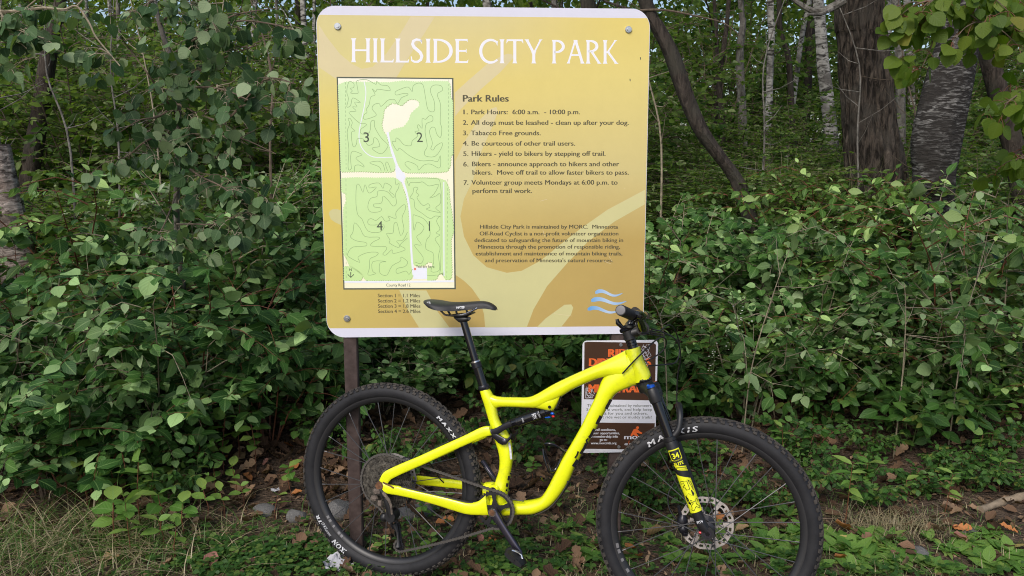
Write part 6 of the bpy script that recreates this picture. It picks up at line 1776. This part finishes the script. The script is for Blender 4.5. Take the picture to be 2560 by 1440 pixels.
# thin bare saplings and canes standing in the tangle
g_ = random.Random(404)
def cane(pts, r, label, group, m_):
    P = [atY(x, y, Y) for x, y, Y in pts]
    P[0].z = gz(P[0].x, P[0].y) - .03
    root = empty('sapling', P[0], label, 'sapling', group)
    Q = [Vector(p) - P[0] for p in spline([tuple(p) for p in P], 5)]
    b = MB(); b.tube(Q, [r * (1 - .65 * i / (len(Q) - 1)) for i in range(len(Q))], 6); b.build('stem', m_, root)
    b = MB()
    for k in range(7):
        j = int(g_.uniform(.3, .95) * (len(Q) - 1)); a = g_.uniform(0, 6.28); ln = g_.uniform(.12, .45)
        d = Vector((math.cos(a), math.sin(a) * .6, g_.uniform(-.2, .8)))
        b.tube([Q[j], Q[j] + d * ln * .5, Q[j] + d * ln + Vector((0, 0, .04))], [r * .45, r * .3, r * .15], 4)
    b.build('twig', m_, root)
for i in range(6):
    x = 50 + i * 125 + g_.uniform(-30, 30); ln = g_.uniform(-90, 90)
    cane([(x, 560, 5.6), (x + ln * .15 + g_.uniform(-22, 22), 380, 5.6), (x + ln * .6 + g_.uniform(-30, 30), 180, 5.65), (x + ln * 1.2, -20, 5.7)], g_.uniform(.007, .012), 'thin bare sapling stem slanting through the wood left of the sign', 'bare sapling stems left of the sign', g_.choice([M_twig, BK_grey, M_pet]))
for i in range(4):
    x = 1690 + i * 230 + g_.uniform(-90, 90); ln = g_.uniform(-90, 90)
    cane([(x, 520, 6.3), (x + ln * .1 + g_.uniform(-25, 25), 360, 6.3), (x + ln * .6 + g_.uniform(-30, 30), 160, 6.35), (x + ln * 1.2, -20, 6.4)], g_.uniform(.006, .011), 'thin bare sapling stem among the trunks right of the sign', 'bare sapling stems right of the sign', g_.choice([M_twig, BK_grey, M_pet]))
for i in range(4):
    x = 1700 + i * 235 + g_.uniform(-90, 90); ln = g_.uniform(-110, 130); yt = g_.uniform(560, 760)
    cane([(x, 1080, 4.05), (x + ln * .1 + g_.uniform(-18, 18), 930, 4.0), (x + ln * .5 + g_.uniform(-18, 18), (yt + 930) / 2 - 30, 3.98), (x + ln, yt, 3.95)], .0042, 'pale arching bare cane standing in front of the right thicket', 'pale canes in front of the right thicket', M_pet)
# long bare twigs crossing the wood on the right
tw = empty('dead_branch', label='long thin bare branch reaching right from behind the sign top', cat='branch')
b = MB(); b.tube([Vector(p) for p in spline([tuple(atY(x, y, 5.85)) for x, y in ((1600, 26), (1660, 25), (1740, 40), (1810, 58), (1850, 90))], 4)], [.009 - .006 * i / 16 for i in range(17)], 6); b.build('twig', M_twig, tw)
tw = empty('dead_branch', label='grey crooked branch stub stretching left from the top of the thick oak', cat='branch')
b = MB(); b.tube([Vector(p) for p in spline([tuple(atY(x, y, 6.4)) for x, y in ((2110, 0), (2080, 18), (2040, 30), (2000, 10), (1975, -8))], 4)], [.035 - .02 * i / 16 for i in range(17)], 8); b.tube([atY(2085, 20, 6.4), atY(2050, 36, 6.3), atY(2020, 36, 6.2)], [.02, .014, .008], 7); b.build('twig', BK_grey, tw)
# ================================================================ the forest floor
g = np.random.default_rng(900)
def ground_pts(n, fx):
    out = []
    while len(out) < n:
        x = g.uniform(-3.2, 3.2); y = g.uniform(2.5, 6.5)
        if abs(x) > .68 * y + .2: continue
        if g.random() < fx(x, y): out.append((x, y))
    return out
def gz_n(x, y): return gz(x, y) + .002
def flat_leaves(F_, pts, tpl, sz, lo=0., hi=1., tilt=.35, lift=.006):
    M = len(pts); a = g.uniform(0, 6.28, M)
    P = np.array([(x, y, gz_n(x, y) + g.uniform(.0, lift)) for x, y in pts])
    D = np.c_[np.cos(a), np.sin(a), g.normal(0, .18, M) + .06]; N_ = np.c_[g.normal(0, tilt, M), g.normal(0, tilt, M) - .1, np.ones(M)]
    F_.leaves(tpl, P, D, N_, sz * g.uniform(.5, 1.25, M), g.uniform(lo, hi, M))
F_ = Fol()
fd = lambda x, y: (.25 + .75 * sm((y - 3.0) / .8)) * (1.0 if x < .3 else .7)
flat_leaves(F_, ground_pts(2400, fd), T_DEAD, .085, lift=.02, tilt=.5)
flat_leaves(F_, ground_pts(2600, fd), T_DEAD2, .055, lift=.02, tilt=.6)
flat_leaves(F_, ground_pts(3000, lambda x, y: 1.0 if y < 4.4 else .3), T_LN, .035, 0, .8, .6)
for _ in range(1):
    pts = ground_pts(3600, lambda x, y: 1.0 if y < 3.9 else .25); M = len(pts); a = g.uniform(0, 6.28, M)
    F_.leaves(T_LN, np.array([(x, y, gz_n(x, y) + g.uniform(0, .012)) for x, y in pts]), np.c_[np.cos(a), np.sin(a), g.normal(0, .12, M)], np.c_[g.normal(0, .4, M), g.normal(0, .4, M), np.ones(M)], g.uniform(.012, .05, M), g.uniform(.6, 1, M))
lit = link('leaf_litter', F_.mesh('leaf_litter', LM_litter)); tag(lit, 'carpet of small brown dead leaves and bark bits on the soil', 'leaf litter', kind='stuff')
# grass blades: dry tuft at the lower left, short green and dry blades elsewhere
def blades(spec):
    V = []; Lp = []; T = []; Rr = []; nv = 0
    for x, y, h, a, bend, w, r_ in spec:
        z = gz_n(x, y) - .004; K = 5
        dx, dy = math.cos(a), math.sin(a)
        for k in range(K):
            t = k / (K - 1); ww = w * (1 - t ** 1.6) * .5 + .0002
            o = bend * h * t * t
            px_, py_, pz = x + dx * o, y + dy * o, z + h * (t - .45 * bend * t * t)
            V += [(px_ - dy * ww, py_ + dx * ww, pz), (px_ + dy * ww, py_ - dx * ww, pz)]
        for k in range(K - 1):
            i = nv + 2 * k; Lp += [i, i + 1, i + 3, i + 2]; T.append(4); Rr.append(r_)
        nv += 2 * K
    return V, Lp, T, Rr
def blade_mesh(name, spec):
    V, Lp, T, Rr = blades(spec)
    me = bpy.data.meshes.new(name); me.vertices.add(len(V)); me.vertices.foreach_set('co', np.array(V, np.float32).ravel())
    me.loops.add(len(Lp)); me.loops.foreach_set('vertex_index', np.array(Lp, np.int32)); T = np.array(T)
    me.polygons.add(len(T)); me.polygons.foreach_set('loop_start', (np.cumsum(T) - T).astype(np.int32)); me.update(calc_edges=True)
    uv = me.uv_layers.new(name='UVMap')
    at = me.attributes.new('rnd', 'FLOAT', 'FACE'); at.data.foreach_set('value', np.array(Rr, np.float32))
    me.materials.append(LM_grass); me.validate(); return me
def spot(cx, cy, rx, ry): return cx + g.normal() * rx, cy + g.normal() * ry
sp_ = []
for _ in range(1300):
    x, y = spot(-1.72, 3.07, .30, .18); sp_.append((x, y, g.uniform(.05, .26) * (1.2 if x < -1.7 else .8), g.uniform(0, 6.28), g.uniform(.5, 2.6), .0042, g.choice([g.uniform(0, .45), g.uniform(.6, 1)], p=[.55, .45])))
tg = link('dry_grass_tuft', blade_mesh('dry_grass_tuft', sp_)); tag(tg, 'tangled tuft of dry straw-coloured grass in the lower left corner', 'grass', kind='stuff')
sp_ = []
for _ in range(6500):
    x = g.uniform(.15, 2.2); y = g.uniform(2.72, 3.75)
    if g.random() > (1.0 if y < 3.1 else .6) * (.6 + .4 * math.sin(x * 5 + y * 9)): continue
    sp_.append((x, y, g.uniform(.02, .075), g.uniform(0, 6.28), g.uniform(.2, 1.6), .0032, g.choice([g.uniform(0, .45), g.uniform(.55, .95)], p=[.66, .34])))
for _ in range(420):
    x, y = spot(1.62, 3.28, .12, .05); sp_.append((x, y, g.uniform(.04, .13), g.uniform(0, 6.28), g.uniform(.5, 1.7), .0022, g.uniform(.5, .9)))
for _ in range(1900):
    x = g.uniform(-1.4, .3); y = g.uniform(2.72, 3.4); sp_.append((x, y, g.uniform(.02, .07), g.uniform(0, 6.28), g.uniform(.2, 1.6), .0028, g.choice([g.uniform(0, .45), g.uniform(.55, .95)], p=[.6, .4])))
tg = link('short_grass', blade_mesh('short_grass', sp_)); tag(tg, 'sparse short green and dry grass around the wheels', 'grass', kind='stuff')
# tall dry grass at the foot of the oak
sp_ = []
for _ in range(500):
    x, y = spot(2.25, 6.3, .25, .15); sp_.append((x, y, g.uniform(.6, 1.2), g.uniform(0, 6.28), g.uniform(.1, .5), .007, g.choice([g.uniform(.2, .48), g.uniform(.55, .75)], p=[.4, .6])))
tg = link('tall_grass_clump', blade_mesh('tall_grass_clump', sp_)); tag(tg, 'clump of tall yellow-brown grass left of the thick oak trunk', 'grass', kind='stuff')
# clover patch
F_ = Fol(); C3 = []
def clover(n, cx, cy, rx, ry, sz):
    P, D, N_ = [], [], []
    for _ in range(n):
        x, y = spot(cx, cy, rx, ry); z = gz_n(x, y) + g.uniform(.012, .045); a0 = g.uniform(0, 6.28); tl_ = g.normal(0, .3, 2)
        for k in range(3):
            a = a0 + k * 2.094; P.append((x, y, z)); D.append((math.cos(a), math.sin(a), .12)); N_.append((tl_[0], tl_[1] - .2, 1))
    F_.leaves(T_CLV, P, D, N_, sz * g.uniform(.7, 1.2, len(P)), g.random(len(P)))
clover(420, -1.02, 2.98, .16, .10, .024); clover(240, -.70, 2.95, .22, .09, .022); clover(130, .0, 2.95, .25, .12, .024); clover(160, -.2, 3.15, .3, .10, .02); clover(110, 1.35, 2.85, .35, .09, .026); clover(120, .75, 2.95, .3, .15, .022)
ct = link('clover_patch', F_.mesh('clover_patch', LM_clov)); tag(ct, 'low clover and small weeds along the bottom of the photo', 'clover', kind='stuff')
# broad-leaved weeds along the bottom edge
def weed_mesh(seed, n, sz, tpl, rise):
    gg = np.random.default_rng(seed); F2 = Fol(); P, D, N_ = [], [], []
    for k in range(n):
        a = 6.28 * k / n + gg.normal() * .3; P.append((0, 0, .004)); D.append((math.cos(a), math.sin(a), rise * gg.uniform(.4, 1.3))); N_.append((-math.cos(a) * .5, -math.sin(a) * .5 - .2, 1))
    F2.leaves(tpl, P, D, N_, sz * gg.uniform(.6, 1.2, n), gg.random(n)); return F2.mesh('rosette', LM_seed)
W3 = [weed_mesh(1, 7, .085, T_LN, .5), weed_mesh(2, 5, .075, T_OV, .9), weed_mesh(3, 9, .06, T_LN, .7), weed_mesh(4, 6, .05, T_OV2, .6)]
R = random.Random(88)
for i in range(110):
    if i < 74: px_, py_ = R.uniform(1900, 2560), R.uniform(1330, 1445)
    elif i < 94: px_, py_ = R.uniform(1190, 1560), R.uniform(1290, 1440)
    else: px_, py_ = R.uniform(1620, 2000), R.uniform(1250, 1440)
    p = gpt(px_, py_)
    o = link('weed', W3[R.randrange(4)]); o.location = (p.x, p.y, gz(p.x, p.y)); o.rotation_euler = (0, 0, R.uniform(0, 6.28)); s = R.uniform(.8, 1.5); o.scale = (s, s, s)
    tag(o, 'small bright green weed in the grass ' + ('at the lower right' if i < 74 else 'below the crank' if i < 94 else 'inside the front wheel'), 'weed', 'weeds ' + ('at the lower right' if i < 74 else 'below the crank' if i < 94 else 'inside the front wheel'))
# seedlings
def seedling_mesh(seed, h, n, sz, tpl):
    gg = np.random.default_rng(seed); F2 = Fol(); b = MB(); P, D, N_ = [], [], []
    top = np.array([gg.normal() * .02, gg.normal() * .02, h])
    b.tube([Vector((0, 0, -.01)), Vector((top * .5 + gg.normal(size=3) * .006)), Vector(top)], [.0026, .002, .0012], 6)
    for k in range(n):
        t = .35 + .65 * (k + 1) / n; a = k * 2.4 + gg.normal() * .3
        for da in (0, math.pi):
            P.append(top * t); D.append((math.cos(a + da), math.sin(a + da), .25 + .3 * (k == n - 1))); N_.append((gg.normal() * .3, gg.normal() * .3 - .35, 1))
    F2.leaves(tpl, P, D, N_, sz * gg.uniform(.65, 1.15, len(P)), gg.random(len(P)))
    return F2.mesh('foliage', LM_seed), b.mesh('stem', M_red)
SD = [seedling_mesh(1, .24, 4, .075, T_OV2), seedling_mesh(2, .16, 3, .07, T_OV2), seedling_mesh(3, .30, 5, .085, T_LN), seedling_mesh(4, .12, 2, .06, T_OV)]
def seedling(px_, py_, k, s, label, group=None):
    p = gpt(px_, py_)
    r = empty('seedling', label=label, cat='seedling', group=group, matrix=Matrix.Translation((p.x, p.y, gz(p.x, p.y))) @ Matrix.Rotation(R.uniform(0, 6.28), 4, 'Z') @ Matrix.Scale(s, 4))
    link('foliage', SD[k][0], r); link('stem', SD[k][1], r)
seedling(352, 1325, 0, 1.3, 'bright green seedling cluster left of the rear wheel, tallest of the light ones')
seedling(395, 1350, 1, 1.2, 'short bright seedling just right of the tallest light seedling')
seedling(462, 1345, 1, 1.0, 'seedling on bare soil between the light cluster and the rear wheel')
seedling(290, 1370, 1, 1.3, 'wide bright seedling with ragged leaves near the lower left grass')
seedling(2112, 1315, 2, 1.0, 'thin seedling with long drooping leaves right of the front wheel')
seedling(2170, 1240, 1, 1.0, 'rounded seedling behind the long-leaved one right of the front wheel')
seedling(730, 1240, 1, .9, 'seedling close to the left side of the rear tyre')
for px_, py_ in ((600, 1150), (640, 1180), (560, 1190), (500, 1200), (440, 1220), (380, 1230), (220, 1270), (170, 1250), (270, 1260), (540, 1240)): seedling(px_, py_, R.choice([0, 1, 0, 3]), R.uniform(1.0, 1.45), 'light green broad-leaved shoot along the foot of the left thicket', 'light shoots along the foot of the left thicket')
for px_, py_ in ((320, 1300), (380, 1300), (410, 1380), (250, 1330), (330, 1400), (440, 1400)): seedling(px_, py_, R.choice([0, 1, 3]), R.uniform(.9, 1.25), 'light green seedling in the cluster beside the dry grass tuft', 'light seedlings beside the dry grass tuft')
for px_, py_ in ((560, 1290), (610, 1270), (690, 1300), (590, 1240), (520, 1300)): seedling(px_, py_, 3, R.uniform(.9, 1.2), 'tiny seedling on the soil left of the rear wheel', 'tiny seedlings left of the rear wheel')
for px_, py_ in ((1700, 1230), (1800, 1190), (1880, 1260), (1640, 1180), (1960, 1180), (2260, 1260), (2360, 1290), (2330, 1200), (2440, 1180), (2500, 1230)): seedling(px_, py_, R.randrange(4), R.uniform(.7, 1.0), 'small green seedling on the soil on the right side', 'small seedlings right of the crank')
for px_, py_ in ((900, 1330), (1060, 1310), (1120, 1270), (960, 1390), (1080, 1390), (1180, 1330), (1260, 1250), (1330, 1200), (1400, 1290)): seedling(px_, py_, R.choice([1, 3]), R.uniform(.6, .9), 'small seedling seen through or beside the rear wheel', 'small seedlings around the rear wheel')
# flower stalks
def aster_mesh(seed):
    gg = np.random.default_rng(seed); b = MB(); fl = MB()
    b.tube([Vector((0, 0, 0)), Vector((.01, 0, .3)), Vector((.03, .01, .62))], [.003, .0025, .0015], 6)
    for k in range(26):
        t = gg.uniform(.62, 1); p = Vector((.03 * t, 0, .62 * t)); e_ = p + Vector((gg.normal() * .035, gg.normal() * .035, gg.uniform(.0, .06)))
        b.tube([p, e_], .0008, 4); fl.sphere(e_, gg.uniform(.004, .0075), 6, (1, 1, .6))
    return b.mesh('stem', M_gst), fl.mesh('blossom', M_fl)
M_fl = mat('white_blossom', (.75, .75, .68), .7); M_flg = mat('greenish_blossom', (.28, .34, .12), .7)
AM = aster_mesh(1); AM2 = aster_mesh(2)
for px_, py_, Y, s, lab, am in ((1830, 800, 4.45, 1.0, 'white-flowered aster stalk in the right thicket, level with the handlebar', AM), (1772, 1010, 4.3, .8, 'white-flowered aster stalk above the front tyre', AM2)):
    p = atY(px_, py_, Y); r = empty('aster', label=lab, cat='flower', matrix=Matrix.Translation((p.x, Y, max(gz(p.x, Y), p.z - .55 * s))) @ Matrix.Scale(s, 4))
    link('stem', am[0], r); link('blossom', am[1], r)
# fallen leaves that stand out
FC = {'orange': (.42, .17, .06), 'tan': (.40, .27, .14), 'yellow': (.50, .40, .14), 'pinkish': (.36, .17, .13), 'brown': (.20, .115, .07)}
FM = {}
for k, c in FC.items():
    m_ = leaf_mat('fallen_' + k, [(0, tuple(q * .8 for q in c)), (1, tuple(min(1, q * 1.15) for q in c))], tuple(q * .9 for q in c), rough=.7, trans=.15, vein=.35, spec=.25)
    for j, tp in enumerate((T_DEAD2, T_DEAD, T_RD)):
        F_ = Fol(); F_.leaves(tp, [(-.5, 0, 0)], [(1, 0, 0)], [(0, 0, 1)], 1.0, [R.random()]); FM[k, j] = F_.mesh('fallen_leaf', m_)
def fallen(px_, py_, k, s, label, group=None, j=None, tilt=.35):
    p = gpt(px_, py_)
    o = link('fallen_leaf', FM[k, R.randrange(3) if j is None else j]); o.location = (p.x, p.y, gz(p.x, p.y) + .012 + s * .08)
    o.rotation_euler = (R.uniform(-tilt, tilt) + .25, R.uniform(-tilt, tilt), R.uniform(0, 6.28)); o.scale = (s, s, s); tag(o, label, 'leaf', group)
fallen(598, 1395, 'tan', .075, 'large curled tan leaf lying on the clover', j=0)
fallen(525, 1418, 'pinkish', .075, 'pinkish dead leaf left of the curled tan leaf on the clover', j=0)
fallen(628, 1425, 'orange', .06, 'small orange leaf below the curled tan leaf', j=0)
fallen(272, 1415, 'tan', .07, 'tan leaf standing beside the dry grass tuft', j=0, tilt=.8)
fallen(655, 1070, 'tan', .075, 'pale tan leaf high on the soil behind the rear wheel', j=2)
fallen(618, 1205, 'orange', .06, 'orange-tan leaf on the litter left of the rear wheel', j=0)
fallen(437, 1295, 'orange', .055, 'orange leaf upright by the bright seedlings', j=0, tilt=.7)
fallen(2107, 1335, 'orange', .085, 'bright orange curled leaf right of the front tyre', j=0)
fallen(2110, 1365, 'yellow', .075, 'pale yellow heart-shaped leaf below the bright orange curled leaf', j=2)
fallen(2105, 1410, 'orange', .06, 'orange leaf in the clover near the front tyre', j=0)
fallen(2400, 1335, 'orange', .075, 'orange leaf beside the dry grass on the right', j=1)
fallen(2400, 1362, 'pinkish', .07, 'pale pinkish leaf below the orange leaf on the right', j=0)
fallen(2540, 1375, 'yellow', .08, 'large pale yellow leaf near the lower right corner', j=2)
fallen(2490, 1180, 'yellow', .06, 'yellow leaf standing upright high on the right', j=2, tilt=.9)
fallen(1640, 1350, 'tan', .09, 'tan curled leaf by the inner left rim of the front wheel', j=0, tilt=.8)
fallen(1575, 1385, 'orange', .06, 'orange leaf at the foot of the right post', j=0)
fallen(1110, 1320, 'orange', .085, 'ragged orange leaf inside the rear wheel', j=1)
fallen(1230, 1372, 'orange', .07, 'orange leaf left of the pedal', j=0)
fallen(960, 1375, 'tan', .07, 'tan leaf between the derailleur and the post', j=1)
for k in range(44):
    z = R.choice([(1560, 2040, 1250, 1440), (2080, 2560, 1230, 1420), (560, 760, 1000, 1260), (1180, 1500, 1250, 1440), (840, 1200, 1240, 1400)])
    c = R.choice(['orange', 'tan', 'brown', 'brown', 'pinkish'])
    fallen(R.uniform(z[0], z[1]), R.uniform(z[2], z[3]), c, R.uniform(.04, .075), 'scattered %s dead leaf lying on the soil' % c, 'scattered %s dead leaves' % c)
# stones
M_stone = mat('grey_stone', (.16, .155, .15), .9, noise=.5, nscale=14, bump=.6)
def stone(px_, py_, sx, sy, sz, label, seed):
    gg = np.random.default_rng(seed); p = gpt(px_, py_); b = MB(); b.sphere((0, 0, 0), 1, 18)
    v = np.array(b.v); n_ = v.copy()
    for _ in range(5):
        d = nrmz(gg.normal(size=(1, 3)))[0]; q = n_ @ d; lim = gg.uniform(.6, .85); v -= np.maximum(q - lim, 0)[:, None] * d
    v += .03 * np.sin(v * 7 + gg.uniform(0, 6, 3))
    b.v = [tuple(q) for q in v]
    o = b.build('stone', M_stone, None); o.location = (p.x, p.y, gz(p.x, p.y) + sz * .3); o.scale = (sx, sy, sz); o.rotation_euler = (0, 0, gg.uniform(0, 3)); tag(o, label, 'stone')
stone(660, 1285, .06, .05, .03, 'grey stone half buried left of the rear tyre', 1)
stone(742, 1295, .05, .05, .035, 'rounded grey stone touching the left of the rear tyre', 2)
stone(850, 1290, .08, .06, .055, 'large grey stone beside the left post inside the rear wheel', 3)
stone(1030, 1290, .11, .05, .035, 'long flat pale stone under the cassette', 4)
stone(2420, 1335, .04, .03, .02, 'small grey stone in the dry grass on the right', 5)
stone(2300, 1390, .05, .035, .022, 'flat pale stone among the weeds at the lower right', 6)
# scraps of paper
M_paper = mat('dirty_paper', (.46, .46, .49), .85, noise=.25, nscale=20)
def paper(px_, py_, sx, sy, h, label, seed):
    gg = np.random.default_rng(seed); p = gpt(px_, py_); n = 13; b = MB(); v = []
    q = gg.uniform(0, 6.28, 6)
    for i in range(n):
        for j in range(n):
            u, w = i / (n - 1) - .5, j / (n - 1) - .5
            edge = 1 + .14 * math.sin(5 * u + q[0]) * math.cos(4 * w + q[1])
            z = h * (abs(math.sin(4.2 * u + 2.1 * w + q[2])) * .7 + abs(math.sin(5.1 * w - 3.3 * u + q[3])) * .6 + .12 * gg.normal())
            v.append((u * sx * edge, w * sy * edge, z))
    b.add(v, [(i * n + j, (i + 1) * n + j, (i + 1) * n + j + 1, i * n + j + 1) for i in range(n - 1) for j in range(n - 1)])
    o = b.build('paper_scrap', M_paper, None, smooth=False); o.location = (p.x, p.y, gz(p.x, p.y) + .008); o.rotation_euler = (.3, 0, gg.uniform(-.5, .5)); tag(o, label, 'litter')
paper(843, 1425, .10, .08, .035, 'crumpled white paper against the bottom of the rear tyre', 1)
paper(690, 1232, .04, .02, .008, 'small white paper scrap on the litter left of the rear wheel', 2)
paper(506, 1140, .035, .04, .015, 'tiny bluish paper scrap under the left thicket', 3)
p = atY(775, 917, 4.3)
paper(775, 935, .055, .03, .012, 'white paper scrap on the soil left of the left post', 4)
# logs
def log_(pts, r, label, m_):
    b = MB(); q = [gpt(x, y) for x, y in pts]; q = [Vector((p.x, p.y, gz(p.x, p.y) + r * .7)) for p in q]
    S = spline([tuple(p) for p in q], 4); b.tube([Vector(p) for p in S], [r * (1 + .15 * math.sin(i * 1.7)) * (1 - .3 * i / len(S)) for i in range(len(S))], 12)
    o = b.build('fallen_branch', m_, None); tag(o, label, 'branch')
log_([(2640, 1235), (2560, 1250), (2510, 1262), (2450, 1285)], .022, 'pale fallen branch on the ground at the right edge', mat('pale_wood', (.27, .21, .145), .85, noise=.4, nscale=18, bump=.4))
for i, (a, c_) in enumerate((((2010, 1290), (2090, 1300)), ((1900, 1405), (2000, 1385)), ((520, 1190), (600, 1215)), ((2200, 1400), (2290, 1375)), ((600, 1000), (680, 1060)), ((1090, 1290), (1180, 1300)), ((880, 1290), (980, 1300)), ((2330, 1260), (2420, 1300)))):
    log_([a, ((a[0] + c_[0]) / 2, (a[1] + c_[1]) / 2 + 4), c_], .0045, 'thin dry twig lying on the ' + ['soil right of the front wheel', 'grass at the foot of the front tyre', 'litter below the left thicket', 'soil at the lower right', 'dark soil left of the rear wheel', 'soil inside the rear wheel, right half', 'soil inside the rear wheel, left half', 'soil near the dry grass on the right'][i], M_twig)
